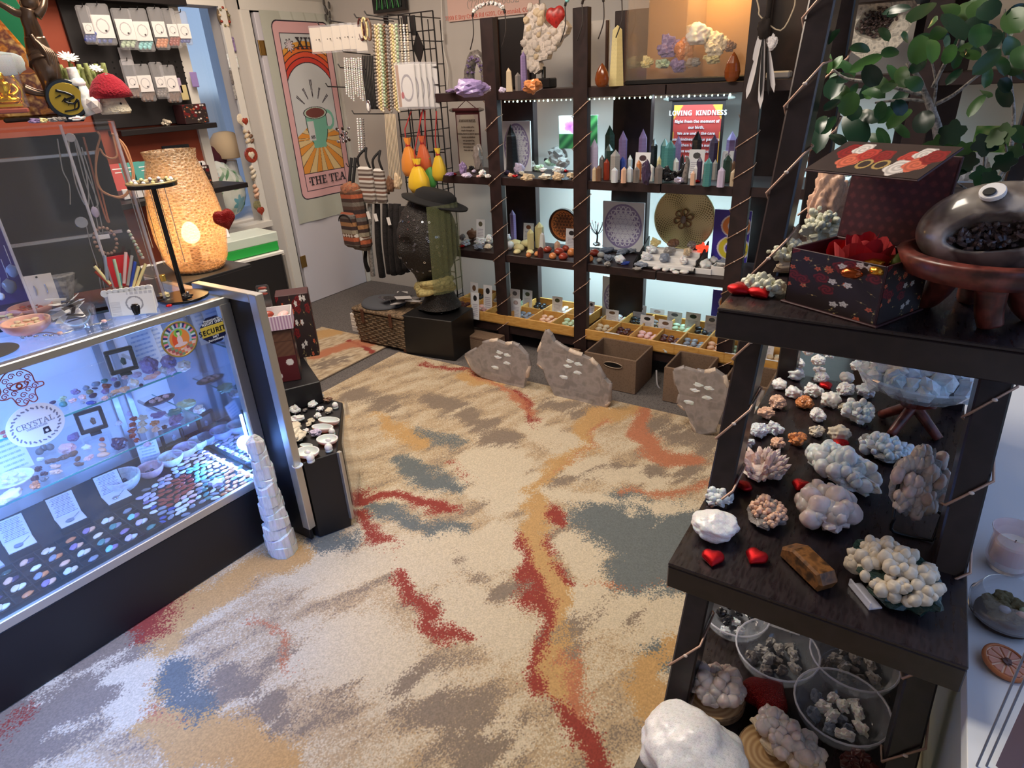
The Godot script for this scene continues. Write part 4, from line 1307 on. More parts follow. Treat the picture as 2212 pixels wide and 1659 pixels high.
	var glow:=face_on("amber_hanging","orange and dark red banded cloth hanging behind the acrylic cabinet","hanging cloth",onb(60,500,V3(-2.75,0,-0.75)),BACKN)
	var band:=printed("amberband",48,96,func(x,y):return rgb(70,22,26).lerp(rgb(196,96,36),clampf(sin(y*5.0+x*1.6-0.4),0.0,1.0)) if x<0.72 else rgb(56,20,26),0.8)
	part("cloth",bx(V3(0.34,0.36,0.004),0.001),mats["dark floral card"],glow,V3(-0.02,0.12,-0.003))
	part("print",sheet(0.338,0.358),band,glow,V3(-0.02,0.12,0))
	var tin:=thing("amber_block","glossy golden amber block standing inside the near end of the cabinet","block",onb(105,595,far+BACKN*0.02))
	tin.basis=cb
	part("block",bx(V3(0.05,0.07,0.03),0.004),mat("amber",rgb(216,148,30),0.12,0.3),tin,V3(0,0.03,0))
	var cone:=thing("ring_cone","pale grey stone ring cone in the near end of the cabinet","ring holder",onb(150,660,far+BACKN*0.12))
	part("cone",lathe([V2(0.0001,0),V2(0.012,0),V2(0.045,0.1),V2(0.04,0.104),V2(0.0001,0.104)],12,false),pm("gr"),cone)
	var tube1:=face_on("glass_vial","tall clear ribbed vial of chips standing behind the silver chains","vial",onb(128,600,far+BACKN*0.1),BACKN)
	part("vial",lathe([V2(0.0001,0),V2(0.014,0),V2(0.015,0.2),V2(0.0001,0.2)],12),mat("cloudy glass",Color(0.8,0.8,0.82,0.55),0.2,0.0,{"transparency":BaseMaterial3D.TRANSPARENCY_ALPHA}),tube1)
	# earring card and bowls in front
	var ep:=ony(98,688,CT+0.003)
	var ec:=face_on("earring_card","cream earring card with two silver drop earrings standing among the pink bowls","card",ep+V3(-0.04,0.015,-0.03),V3(0.85,0,0.5),-0.1)
	part("card",bx(V3(0.076,0.1,0.0015),0.0005),mat("cream card",rgb(228,216,196),0.6),ec,V3(0,0.055,0))
	for x in [-0.014,0.014]:part("earring",tube(curve([V3(x,0.075,0.002),V3(x+0.002,0.06,0.003),V3(x,0.046,0.002)]),0.0016,5),M_steel(),ec)
	part("hole",disc(0.003,0.002,10,0.0003),mats["black ink"],ec,V3(0,0.098,0),rot(PI/2,0,0))
	var pinkglass:=mat("pink glass",Color(0.93,0.68,0.62,0.55),0.2,0.0,{"transparency":BaseMaterial3D.TRANSPARENCY_ALPHA})
	var pk:=stone("salmon stone",[rgb(232,166,146),rgb(240,190,172)],0.3,6.0,{"subsurf_scatter_enabled":true,"subsurf_scatter_strength":0.3})
	for s in [[62,712,92,"wide salmon pink stone bowl of bronze rings, centre of the near counter",pk,"ta"],[8,700,80,"salmon pink stone bowl at the picture edge of the counter",pk,"ye"],[72,688,84,"clear pinkish bowl with a white tag behind the salmon bowl",pinkglass,"re"]]:
		var p:=ony(s[0],s[1],CT+0.012)
		p.y=CT+0.001
		if s[4]==pinkglass:p+=V3(-0.05,0,-0.02)
		var r:float=s[2]*per(p)/2
		single("pink_bowl",bowl(r,r*0.62,r*0.1),s[4],s[3],"bowl",p)
		for i in 7:single("bowl_trinket",rock("pebble",i % 6,1),pm(s[5]),"%s trinket in the %s" % [PAL[s[5]][0],s[3].split(",")[0].split(" with ")[0].split(" at ")[0]],"trinket",p+V3(cos(i*0.9)*r*0.45,r*0.5+0.003*(i % 2),sin(i*0.9)*r*0.45),yaw(i)*SC(V3(0.024,0.01,0.016)),"trinkets of "+s[3])
	var cp:=ony(160,695,CT+0.02)
	cp.y=CT+0.001
	var cup:=thing("clear_cup","clear plastic bowl heaped with white printed tags and cords","bowl",cp)
	part("cup",bowl(0.062,0.055,0.003,0.6),M_acryl(),cup)
	for i in 14:part("tag",bx(V3(0.012+0.01*(i % 3),0.001,0.05),0.0003),M_paper() if i % 3 else mats["dark ink"],cup,V3(0.024*cos(i*2.1),0.03+0.0045*i,0.024*sin(i*2.1)),rot(0.4*sin(i),i*0.7,0.5*cos(i*1.7)))
	for q in [[[48,726],[70,722],[100,718],[130,722],[160,714]],[[188,704],[208,700],[225,696],[240,690]]]:
		var b:=thing("charm_bracelet","silver charm bracelet with a %s lying on the counter glass" % ["pale oval stone" if q.size()>4 else "round silver bead"],"bracelet",ony(q[0][0],q[0][1],CT+0.004))
		var pts:Array=q.map(func(v):return ony(v[0],v[1],CT+0.005)-b.position)
		part("chain",tube(curve(pts),0.0022,5),silver,b)
		part("bead",rock("egg",0,2),M_steel(),b,pts[0],SC(O3*0.016))
		part("charm",rock("pebble",1,2),pm("ro"),b,pts[-2]+V3(0,0.003,0),SC(V3(0.02,0.01,0.014)))
		for i in 5:part("link_ring",lathe([V2(0.004,0),V2(0.006,0),V2(0.006,0.002),V2(0.004,0.002),V2(0.004,0)],10),M_steel(),b,pts[-2].lerp(pts[0],i/5.0)+V3(0,-0.002,0.004*(i % 2)))
	var mp:=ony(2,760,CT+0.003)
	single("counter_mat",disc(0.07,0.003,40),mat("grey round mat",rgb(74,72,76),0.7),"dark grey round mat at the near edge of the counter glass","mat",V3(mp.x-0.03,CT+0.0006,mp.z+0.02))
	# pens in a lace holder with a printed sheet
	var hp:=ony(290,676,CT+0.003)
	hp.y=CT+0.001
	var pen:=face_on("pen_holder","white lace edged pen holder with a printed label on the counter","pen holder",hp,V3(0.8,0,0.6))
	part("holder",bx(V3(0.125,0.07,0.05),0.004),mat("frosted holder",rgb(212,208,210),0.5),pen,V3(0,0.036,-0.02))
	for i in 9:part("lace_scallop",disc(0.011,0.003,14),M_paper(),pen,V3(-0.058+i*0.0145,0.072,0.0035),rot(PI/2,0,0))
	part("label_card",bx(V3(0.12,0.072,0.0015),0.0005),M_paper(),pen,V3(0.006,0.036,0.012),rot(-0.18,0,-0.05))
	part("label_print",sheet(0.114,0.068),printed("penlabel",64,40,func(x,y):
		var d:=absf(V2((x-0.55)*1.6,y-0.52).length()-0.3)
		if d<0.03:return rgb(150,148,156)
		return rgb(190,188,196) if (y<0.12 and fmod(x*9.0,1.0)>0.3 and x>0.4) or (x<0.22 and y>0.4 and fmod(y*22.0,1.0)<0.5) else rgb(226,224,228)),pen,V3(0.006,0.036,0.0135),rot(-0.18,0,-0.05))
	for q in [[226,552,232,592,"gb"],[246,560,262,612,"gn"],[272,545,268,600,"ro"],[285,552,276,604,"gr"],[292,565,282,610,"bl"],[300,575,286,612,"ye"],[315,570,292,616,"ye"],[206,586,240,606,"re"],[204,575,238,602,"ye"],[258,590,262,614,"te"]]:
		var a:=onb(q[2],q[3]+12,hp+BACKN*-0.015)
		var b:=onb(q[0],q[1],hp+BACKN*-0.02)
		single("pen",tube([a,a.lerp(b,0.5),b],0.0048,7),mat("pen "+PAL[q[4]][0],rgb(PAL[q[4]][1][1][0],PAL[q[4]][1][1][1],PAL[q[4]][1][1][2]),0.25,0.3),"%s pen fanning out of the lace holder toward (%s)" % [PAL[q[4]][0],""] if false else "%s %s pen standing in the lace edged holder" % [["glossy","leaning","upright","metallic"][int(q[0]) % 4],PAL[q[4]][0]],"pen",Z3,Basis.IDENTITY,"pens in the lace holder")
	var rc:=onb(262,585,hp-BACKN*0.045)
	single("red_card",bx(V3(0.06,0.09,0.002),0.0005),mat("red card",rgb(196,40,48),0.6),"upright red card behind the pens in the holder","card",rc,cb*rot(-0.1,0,0))
	for q in [[298,668,10],[322,662,11]]:
		var p:=ony(q[0],q[1]+8,CT+0.003)
		p.y=CT+0.001
		var j:=thing("roll_bottle","little black cylinder %s the pen holder label" % ["at the near side of" if q[0]<300 else "at the far side of"],"bottle",p)
		part("bottle",lathe([V2(0.0001,0),V2(0.015,0),V2(0.016,0.003),V2(0.016,0.026),V2(0.013,0.03),V2(0.0001,0.03)],18),mat("black glass",rgb(14,14,18),0.12),j)
		part("cap_ring",disc(0.012,0.003,18),mat("dark bronze",rgb(60,46,38),0.3,0.6),j,V3(0,0.03,0))
	foil_heart("counter","red foil heart lying on the counter glass beside the black cylinders",366,663,14,CT)
	foil_heart("counter","red foil heart below the salmon bowls at the near counter",3,716,18,CT)
	# earring stand
	var sp:=ony(398,642,CT+0.003)
	sp.y=CT+0.001
	var es:=thing("earring_stand","black stand with a jewelled round top and hanging chains beside the glass lamp","jewellery stand",sp)
	part("base_disc",disc(0.075,0.008,32),mats["black acrylic"],es)
	part("stem",lathe([V2(0.0001,0),V2(0.0075,0),V2(0.0075,0.34),V2(0.0001,0.34)],14),mat("gloss black",rgb(16,15,18),0.15),es,V3(0,0.008,0))
	part("top_disc",disc(0.068,0.012,32),mats["black acrylic"],es,V3(0,0.345,0))
	part("rim_ring",lathe([V2(0.064,0),V2(0.07,0),V2(0.07,0.005),V2(0.064,0.005),V2(0.064,0)],32),mat("pale gold line",rgb(190,168,120),0.4,0.5),es,V3(0,0.356,0))
	for i in 14:part("rhinestone",rock("pebble",i % 6,1),pm(["wq","ye","ic"][i % 3]),es,V3(cos(i*0.45)*0.055,0.362,sin(i*0.45)*0.055),SC(O3*0.012))
	for i in 7:part("hanging_chain",tube([V3(cos(2.2+i*0.32)*0.066,0.35,sin(2.2+i*0.32)*0.066),V3(cos(2.2+i*0.32)*0.066,0.1+0.03*(i % 3),sin(2.2+i*0.32)*0.066)],0.0012,4),[silver,mat("pale gold line",rgb(190,168,120),0.4,0.5)][i % 2],es)
	for q in [[356,636,26,"ye","yellow round stone lump beside the foot of the earring stand",0.4],[405,638,26,"bk","black rough stone on the foot of the earring stand",0.7]]:gem("stone_lump",q[4],"stone",q[3],"rough",q[0],q[1],q[2],CT+0.01,V3(1,q[5],0.8))
	var cv:=thing("clear_vial","clear gold capped vial inside the chains of the earring stand","vial",sp+cb*V3(-0.045,0.009,0.02))
	part("glass",bx(V3(0.022,0.06,0.022),0.003),M_acryl(),cv,V3(0,0.03,0))
	part("cap",disc(0.009,0.02,14),mat("gold cap",rgb(220,180,90),0.25,0.8),cv,V3(0,0.06,0))
	# lamp
	var lz:=onz(448,640,-1.33)
	var lampat:=V3(lz.x,0.963,-1.33)
	var lamp:=thing("glass_lamp","tall bulging crackled glass lamp glowing amber on the corner counter","lamp",lampat)
	var crack:=mat("crackled amber glass",Color(1,1,1,0.5),0.15,0.0,{"transparency":BaseMaterial3D.TRANSPARENCY_ALPHA,"backlight_enabled":true,"backlight":Color(0.6,0.5,0.36)})
	crack.metallic_specular=0.8
	var cn:=FastNoiseLite.new()
	cn.seed=4
	cn.noise_type=FastNoiseLite.TYPE_CELLULAR
	cn.cellular_return_type=FastNoiseLite.RETURN_DISTANCE2_DIV
	cn.frequency=0.05
	cn.fractal_type=FastNoiseLite.FRACTAL_NONE
	var ct:=NoiseTexture2D.new()
	ct.width=256
	ct.height=256
	ct.seamless=true
	ct.noise=cn
	var gr:=Gradient.new()
	gr.offsets=PackedFloat32Array([0.0,0.5,0.8,1.0])
	gr.colors=PackedColorArray([rgb(112,84,56),rgb(170,140,104),rgb(222,200,164),rgb(250,240,220)])
	ct.color_ramp=gr
	crack.albedo_texture=ct
	crack.heightmap_enabled=true
	crack.heightmap_texture=ct
	crack.heightmap_scale=0.6
	crack.uv1_triplanar=true
	crack.uv1_scale=V3(6,9,6)
	part("glass_shade",lathe([V2(0.085,0.0),V2(0.108,0.04),V2(0.122,0.12),V2(0.123,0.2),V2(0.112,0.28),V2(0.094,0.35),V2(0.082,0.39),V2(0.088,0.42),V2(0.083,0.42),V2(0.077,0.39),V2(0.088,0.35),V2(0.107,0.28),V2(0.118,0.2),V2(0.117,0.12),V2(0.103,0.04),V2(0.08,0.003)],36),crack,lamp)
	part("lamp_base",disc(0.085,0.012,30),mats["dark bronze"],lamp)
	part("socket",disc(0.018,0.07,14),mats["dark bronze"],lamp,V3(0,0.012,0))
	part("light_bulb",rock("egg",0,3),mat("lit lamp bulb",rgb(255,236,200),0.5,0.0,{"emission_enabled":true,"emission":Color(1.0,0.84,0.55),"emission_energy_multiplier":9.0}),lamp,V3(0,0.135,0),SC(V3(0.062,0.08,0.062)))
	omni("glass_lamp_light",lampat+V3(0,0.14,0),Color(1.0,0.8,0.55),0.11,0.03)
	var hh:=onp(470,462,lampat,BACKN)+BACKN*0.135
	var gh:=single("glitter_heart",heart(0.075,0.04),glitter(),"red glitter heart hanging on the front of the amber glass lamp","heart ornament",hh,facing(BACKN)*rot(0,0,0.15))
	# objects on top of the acrylic cabinet
	top_goods(V3(ctr.x,1.497,ctr.z),cb)

func glitter()->Material:
	var m:=mat("red glitter",Color.WHITE,0.25,0.55)
	if m.albedo_texture==null:
		m.albedo_texture=noise_tex("glit",[rgb(70,4,8),rgb(160,14,18),rgb(120,8,12),rgb(230,60,40)],0.35,128)
		m.normal_enabled=true
		var n:=NoiseTexture2D.new()
		n.width=128
		n.height=128
		n.seamless=true
		n.as_normal_map=true
		n.bump_strength=12.0
		var f:=FastNoiseLite.new()
		f.noise_type=FastNoiseLite.TYPE_CELLULAR
		f.frequency=0.25
		n.noise=f
		m.normal_texture=n
		m.normal_scale=1.4
		m.uv1_triplanar=true
		m.uv1_scale=O3*18.0
	return m

func foil()->Material:
	var m:=mat("red foil",rgb(178,16,20),0.24,0.75)
	if not m.normal_enabled:
		m.normal_enabled=true
		var n:=NoiseTexture2D.new()
		n.width=128
		n.height=128
		n.seamless=true
		n.as_normal_map=true
		n.bump_strength=6.0
		var f:=FastNoiseLite.new()
		f.frequency=0.06
		n.noise=f
		m.normal_texture=n
		m.uv1_triplanar=true
		m.uv1_scale=O3*22.0
	return m

func foil_heart(_where:String,label:String,px:float,py:float,w:float,y:float,turn:=0.5,group:="")->void:
	var p:=ony(px,py,y)
	var s:=w*per(p)
	single("foil_heart",heart(1.0,0.5,2),foil(),label,"chocolate heart",V3(p.x,y+s*0.2,p.z),yaw(turn+px*0.13)*rot(-PI/2+0.15,0,0)*SC(O3*s),group)

func limb(pts:Array,r0:float,r1:float,m:Material,parent:Node,called:String)->void:
	part(called,tube(curve(pts,5),r0,10,r1),m,parent)

func top_goods(at:Vector3,cb:Basis)->void:
	var front:=at+cb*V3(0,0,0.08)
	var P:=func(px,py,off=0.0):return onb(px,py,front+BACKN*off)
	# bronze statue in a draped dress: one flowing body, arms lifted
	var bronze:=mat("bronze",rgb(112,92,78),0.28,0.85)
	var s:=thing("bronze_statue","bronze draped dancer figurine stepping forward on the acrylic cabinet","statue",P.call(112,240))
	var L:=func(px,py,z=0.0):return onb(px,py,front+BACKN*z)-s.position
	var g:=Geo.new()
	for q in [[[[60,20],[62,42],[70,62],[74,80]],0.024,0.03],[[[74,78],[84,110],[96,140]],0.032,0.05],[[[90,120],[106,160],[118,200],[124,236]],0.05,0.022],[[[78,112],[92,150],[104,190],[112,234]],0.03,0.012],[[[58,30],[36,28],[14,16],[-8,4]],0.016,0.009],[[[78,34],[92,14],[96,-12]],0.018,0.01]]:
		g.add(tube_geo(curve(q[0].map(func(v):return L.call(v[0],v[1],0.012*sin(v[1]*0.05))),5),q[1]*0.72,12,q[2]*0.72))
	for i in 9:
		g.add(tube_geo(curve([L.call(66+i*2,74+i*3,0.02),L.call(84+i*4,116,0.035-0.004*absf(i-4)),L.call(100+i*3,168,0.03),L.call(112+i*2.4,222,0.016)],5),0.006,6,0.003))
	part("body",done(g,true),bronze,s)
	part("hair",rock("grape",3,3,V3(0.05,0.07,0.05)),bronze,s,L.call(64,-2))
	part("head",rock("egg",0,3),bronze,s,L.call(64,2,0.006),SC(V3(0.04,0.055,0.045)))
	part("sash_end",tube(curve([L.call(50,190),L.call(80,200),L.call(110,204)],4),0.012,8,0.006),bronze,s)
	# gold seated figurine under a clear box
	var gd:=P.call(28,246,0.05)
	var gold:=mat("bright gold",rgb(240,182,40),0.16,0.95)
	var b:=thing("gold_figurine","small shiny gold seated figurine under a clear cover on the cabinet","figurine",gd)
	b.basis=cb
	part("plinth",bx(V3(0.075,0.012,0.05),0.003),mat("rose plinth",rgb(160,84,72),0.4),b,V3(0,0.007,0))
	part("throne",bx(V3(0.06,0.012,0.04),0.003),gold,b,V3(0,0.02,0))
	part("crossed_legs",rock("egg",0,2),gold,b,V3(0,0.034,0.005),SC(V3(0.06,0.022,0.04)))
	part("torso",lathe([V2(0.0001,0),V2(0.018,0),V2(0.014,0.015),V2(0.02,0.034),V2(0.008,0.042),V2(0.0001,0.042)],14),gold,b,V3(0,0.036,0))
	part("head",rock("egg",0,2),gold,b,V3(0,0.088,0),SC(V3(0.02,0.026,0.02)))
	for x in [-1,1]:
		part("arm",tube(curve([V3(x*0.018,0.07,0),V3(x*0.028,0.055,0.004),V3(x*0.012,0.042,0.016)]),0.005,7),gold,b)
		part("side_ornament",tube(curve([V3(x*0.03,0.026,0),V3(x*0.036,0.06,0),V3(x*0.026,0.09,0)]),0.004,6),gold,b)
	part("clear_cover",bx(V3(0.085,0.125,0.06),0.002),M_acryl(),b,V3(0,0.076,0))
	# amber specimen behind
	var am:=stone("amber agate",[rgb(150,76,16),rgb(216,140,34),rgb(110,52,18),rgb(236,190,110)],0.15,7.0,{},true)
	var sl:=thing("agate_slab","big amber and white agate slab standing behind the bronze statue","agate slab",P.call(40,215,-0.12))
	sl.basis=cb
	part("slab",slab([V2(-0.12,-0.05),V2(0.09,-0.05),V2(0.11,0.03),V2(0.06,0.12),V2(0.02,0.2),V2(-0.03,0.27),V2(-0.08,0.22),V2(-0.13,0.1)],0.04,0.008),am,sl)
	for q in [[0.0,0.09,0.09,0.06],[-0.05,0.25,0.07,0.04]]:part("white_patch",rock("pebble",2,2),pm("wq"),sl,V3(q[0],q[1],0.02),SC(V3(q[2],q[3],0.01)))
	part("stand",bx(V3(0.16,0.012,0.05),0.004),mats["dark bronze"],sl,V3(0.03,-0.052,0.01))
	single("green_cloth",bx(V3(0.12,0.2,0.004),0.001),mat("green silk",rgb(10,110,70),0.5),"bit of green cloth hanging behind the agate slab","cloth",P.call(10,50,-0.2),cb*rot(0,0,0.3))
	# round dragon medallion on a stand
	var dm:=P.call(145,214,0.06)
	var d:=thing("dragon_medallion","black round plaque with a golden dragon standing before the statue","plaque",dm)
	d.basis=cb
	part("plaque",disc(0.05,0.012,36,0.003),mat("gloss black",rgb(16,15,18),0.15),d,V3(0,0,-0.006),rot(PI/2,0,0))
	part("gold_field",disc(0.04,0.002,36,0.0005),mat("old gold",rgb(176,146,50),0.4,0.5),d,V3(0,0,0.005),rot(PI/2,0,0))
	part("dragon",tube(curve([V3(-0.02,0.022,0.008),V3(0.004,0.014,0.008),V3(0.016,0.004,0.008),V3(-0.008,-0.004,0.008),V3(0.012,-0.012,0.008),V3(0.024,-0.002,0.008),V3(0.018,-0.024,0.008),V3(-0.014,-0.03,0.008)],5),0.004,7,0.002),mats["gloss black"],d)
	for i in 4:part("dragon_claw",tube([V3(-0.012+i*0.009,0.01-i*0.007,0.008),V3(-0.026+i*0.012,0.004-i*0.01,0.008)],0.0022,5,0.0008),mats["gloss black"],d)
	part("foot",bx(V3(0.05,0.01,0.03),0.003),mats["gloss black"],d,V3(0,-0.052,0))
	# white carved bird with rose quartz
	var wc:=P.call(205,247,0.05)
	var w:=thing("white_carving","white twisted stone carving with a pink tipped point between plaque and mushroom","carving",wc)
	w.basis=cb
	part("carving",tube(curve([V3(-0.004,0,0),V3(-0.012,0.03,0),V3(-0.014,0.06,0),V3(-0.02,0.085,0),V3(-0.022,0.118,0)],5),0.024,10,0.012),pm("wq"),w)
	part("knot",rock("pebble",1,2),pm("wq"),w,V3(-0.018,0.08,0.004),SC(V3(0.04,0.03,0.034)))
	part("pink_point",point(0.05,0.016),stone("pale rose",[rgb(240,214,206),rgb(250,236,230)],0.2),w,V3(0.008,0.016,0.02),rot(1.2,0,0.2))
	# knitted mushroom
	var yarn:=mat("white yarn",Color.WHITE,0.95,0.0,{"rim_enabled":true,"rim":0.4})
	yarn.albedo_color=rgb(226,214,190)
	yarn.heightmap_enabled=true
	yarn.heightmap_texture=noise_tex("knit",[],0.12,128)
	yarn.heightmap_scale=0.5
	yarn.uv1_triplanar=true
	yarn.uv1_scale=O3*12.0
	var red:=mat("crimson yarn",rgb(148,12,34),0.95,0.0,{"rim_enabled":true,"rim":0.4})
	red.heightmap_enabled=true
	red.heightmap_texture=mats["Tknit"]
	red.heightmap_scale=0.5
	red.uv1_triplanar=true
	red.uv1_scale=O3*12.0
	var mp:=P.call(252,246,0.05)
	var mu:=thing("knit_mushroom","knitted toadstool with crimson white dotted cap on the acrylic cabinet","toy mushroom",mp)
	mu.basis=cb
	part("stalk",lathe([V2(0.0001,0),V2(0.036,0),V2(0.04,0.008),V2(0.033,0.03),V2(0.028,0.046),V2(0.0001,0.046)],24),yarn,mu)
	part("cap",lathe([V2(0.0001,0.042),V2(0.03,0.04),V2(0.055,0.043),V2(0.05,0.062),V2(0.036,0.085),V2(0.018,0.1),V2(0.0001,0.105)],28),red,mu)
	for q in [[0.0,0.075,0.9],[-0.7,0.06,1],[0.75,0.06,1],[-0.45,0.09,1],[0.5,0.088,1],[-1.3,0.08,1],[1.3,0.08,1],[0.1,0.098,1]]:
		var rr:=lerpf(0.056,0.012,clampf((q[1]-0.045)/0.058,0,1))
		part("dot",rock("egg",0,1),yarn,mu,V3(sin(q[0])*rr,q[1],cos(q[0])*rr),SC(V3(0.011,0.009,0.008)))
	part("eye",rock("egg",0,1),mats["black ink"],mu,V3(0.016,0.026,0.031),SC(O3*0.006))
	# cactus pot with white daisies
	var cp:=P.call(178,215,-0.06)
	var c:=thing("potted_cactus","pale green cactus plant with two white daisies in a lilac pot","potted plant",cp)
	c.basis=cb
	part("pot",bx(V3(0.12,0.06,0.07),0.005),mat("lilac pot",rgb(170,118,160),0.5),c,V3(0.02,-0.008,0))
	var cg:=stone("pale cactus green",[rgb(140,160,86),rgb(176,186,116),rgb(116,140,74)],0.8,16.0)
	for i in 26:
		var x:=-0.045+0.0046*i
		part("stem",tube(curve([V3(x,0.02,0.02*sin(i*2.3)),V3(x*1.06,0.04+0.012*(i % 4),0.025*sin(i*2.3)),V3(x*1.1+0.004*sin(i),0.055+0.012*(i*7 % 4),0.03*sin(i*2.3))],3),0.009,7,0.006),cg,c)
	part("tall_stem",tube(curve([V3(-0.03,0.03,0),V3(-0.05,0.08,0),V3(-0.064,0.125,0)],4),0.011,8,0.008),cg,c)
	for i in 30:part("moss_strand",tube(curve([V3(-0.04+0.004*i,0.024,0.034),V3(-0.05+0.0043*i,0.03+0.008*(i % 3),0.05),V3(-0.07+0.0056*i,0.014+0.01*(i % 4),0.045)],3),0.0008,3),mat("dry moss",rgb(176,166,120),0.9),c)
	for q in [[-0.004,0.1,0.026],[0.055,0.07,0.018]]:
		var fl:=part("daisy",lathe([V2(0.0001,0),V2(0.006,0),V2(0.006,0.004),V2(0.0001,0.006)],12),mat("daisy centre",rgb(236,230,200),0.7),c,V3(q[0],q[1],0.02),rot(0.5,0,-0.2))
		for i in 22:part("petal",rock("egg",0,1),mat("white petal",rgb(240,236,226),0.7),fl,V3(cos(i*TAU/22)*q[2]*0.6,0.006+0.003*(i % 2),sin(i*TAU/22)*q[2]*0.6),yaw(-i*TAU/22)*rot(0,0,0.35)*SC(V3(q[2]*0.9,0.003,0.006)))
		part("flower_stalk",tube(curve([V3(q[0],0.03,0.01),V3(q[0],q[1],0.02)]),0.004,6),cg,c)
	# small stones along the edge of the plate
	for q in [[72,246,30,"am","plum purple stone beside the gold figurine"],[112,246,24,"gr","pale grey stone at the foot of the statue"],[128,247,22,"sm","dark grey stone under the dragon plaque"],[90,249,20,"ye","small yellow trinket before the grey stone"],[165,250,34,"wq","thin white stone slice along the cabinet edge"]]:
		var p:Vector3=P.call(q[0],q[1],0.08)
		p.y=at.y+0.012
		single("trinket_stone",rock("rough",int(q[0]) % 6,2),pm(q[3]),q[4]+" on the cabinet top","stone",p,cb*SC(V3(q[2],11,18)*per(p)))
# ---------------------------------------------------------------- left wall: pegboard, pass-through, door tapestry
func build_left_wall()->void:
	var X:=-4.02
	var pegm:=mat("black pegboard",rgb(26,22,24),0.6)
	var peg:=thing("pegboard","black pegboard panel with two ledges on the burnt orange wall","pegboard",V3(X,1.7,-2.31))
	plank(peg,"panel",-4.04,-4.02,1.4,2.05,-2.625,-1.985,pegm)
	plank(peg,"top_ledge",-4.04,-3.92,2.03,2.07,-2.66,-1.9,mat("ledge black",rgb(24,18,20),0.5))
	plank(peg,"bottom_ledge",-4.04,-3.9,1.36,1.39,-2.66,-2.05,mats["ledge black"])
	for i in 14:
		for j in 5:part("peg_hole",disc(0.005,0.002,8,0.0003),mat("hole black",rgb(4,4,5),0.9),peg,V3(0.0,-0.08+j*0.03,-0.29+i*0.042),rot(0,0,-PI/2))
	var clear:=mat("clear bag plastic",Color(0.92,0.92,0.94,0.16),0.12,0.0,{"transparency":BaseMaterial3D.TRANSPARENCY_ALPHA})
	var lab:=printed("baglabel",40,40,func(x,y):
		var d:=absf(V2(x-0.5,y-0.48).length()-0.32)
		return rgb(170,166,170) if d<0.025 else (rgb(60,56,60) if V2(x-0.62,y-0.7).length()<0.06 else rgb(226,222,220)))
	# [label px, label py, label w, bag top py, bag bottom py, fill, words]
	for q in [[190,62,18,12,96,"bl","blue beads, first on the upper row"],[221,58,38,8,98,"bl","bright blue beads and a big square label on the upper row"],[270,64,34,18,108,"gn","pale beads and a lime green ball on the upper row"],[307,68,32,18,112,"cy","turquoise beads on the upper row"],[343,64,26,16,108,"or","mixed orange beads on the upper row"],[372,66,20,18,104,"re","red beads on the upper row"],[397,68,24,24,98,"bl","deep blue beads, last on the upper row"],
		["",0,0,0,0,"",""],[285,178,20,128,212,"br","brown twigs, first on the lower row"],[313,181,28,138,220,"br","brown twigs behind a square label on the lower row"],[345,178,18,134,214,"sm","dark sticks in the middle of the lower row"],[369,181,27,140,222,"br","brown bark behind a square label, last on the lower row"]]:
		if q[6]=="":continue
		var p:=onx(q[0],q[1],-3.93)
		var k:=per(p)
		var top:=onx(q[0]-4,q[3],-3.93).y
		var bot:=onx(q[0]+4,q[4],-3.93).y
		var b:=thing("hanging_bag","clear hanging bag of "+q[6]+" of the pegboard","bag",V3(-3.93,p.y,p.z))
		b.basis=facing(V3(1,0,0.25))
		var w:float=maxf(q[2],24)*k*1.12
		part("bag",bx(V3(w,top-bot,0.02),0.008),clear,b,V3(0,(top+bot)/2-p.y,0))
		part("label",bx(V3(q[2]*k,q[2]*k*1.15,0.002),0.0004),M_paper(),b,V3(0,0,0.0125))
		part("label_print",sheet(q[2]*k*0.94,q[2]*k*1.08),lab,b,V3(0,0,0.0138))
		for i in 9:part("filling",rock("pebble",i % 6,1) if q[5]!="br" else rock("rough",i % 6,1),pm(q[5]),b,V3(w*(-0.34+0.085*i),bot-p.y+0.022+0.014*(i % 3),0.001),SC(V3(0.024,0.024 if q[5]!="br" else 0.05,0.014)))
		part("hook",tube([V3(0,top-p.y-0.008,-0.085),V3(0,top-p.y-0.008,0.02),V3(0,top-p.y+0.006,0.03)],0.0025,6),mat("black wire",rgb(20,20,22),0.4),b)
	var lb:=onx(280,132,-3.92)
	var lime:=thing("price_tag","small grey tag hanging between the two bag rows of the pegboard","tag",onx(272,122,-4.0))
	part("tag",bx(V3(0.002,0.09,0.07),0.0005),mat("pale grey tag",rgb(176,172,176),0.6),lime)
	var fb:=onx(418,258,-3.95)
	var fx:=thing("floral_box","dark floral storage box at the end of the lower pegboard ledge","box",V3(-3.96,1.392,fb.z))
	part("box",bx(V3(0.1,0.11,0.16),0.003),mats["dark floral card"],fx,V3(0,0.056,0))
	part("print",sheet(0.156,0.106),floral(),fx,V3(0.0512,0.056,0),yaw(PI/2))
	for q in [[300,262,22,"ye"],[318,264,20,"cr"],[340,262,24,"gr"],[360,264,22,"cr"]]:
		gem("ledge_stone","%s rough stone on the lower pegboard ledge, %s" % [PAL[q[3]][0],{300:"nearest its free end",318:"second from its free end",340:"before the middle",360:"beside the floral box"}[q[0]]],"stone",q[3],"rough",q[0],q[1],q[2],1.392)
	for q in [[385,185,"lilac"],[398,200,"pale yellow"],[420,172,"violet"]]:
		var p:=onx(q[0],q[1],-3.98)
		single("sachet",bx(V3(0.008,0.085,0.045),0.003),mat("sachet "+q[2],{"lilac":rgb(176,160,186),"pale yellow":rgb(206,190,140),"violet":rgb(150,130,190)}[q[2]],0.4),"little %s sachet pinned beside the pegboard" % q[2],"sachet",p)
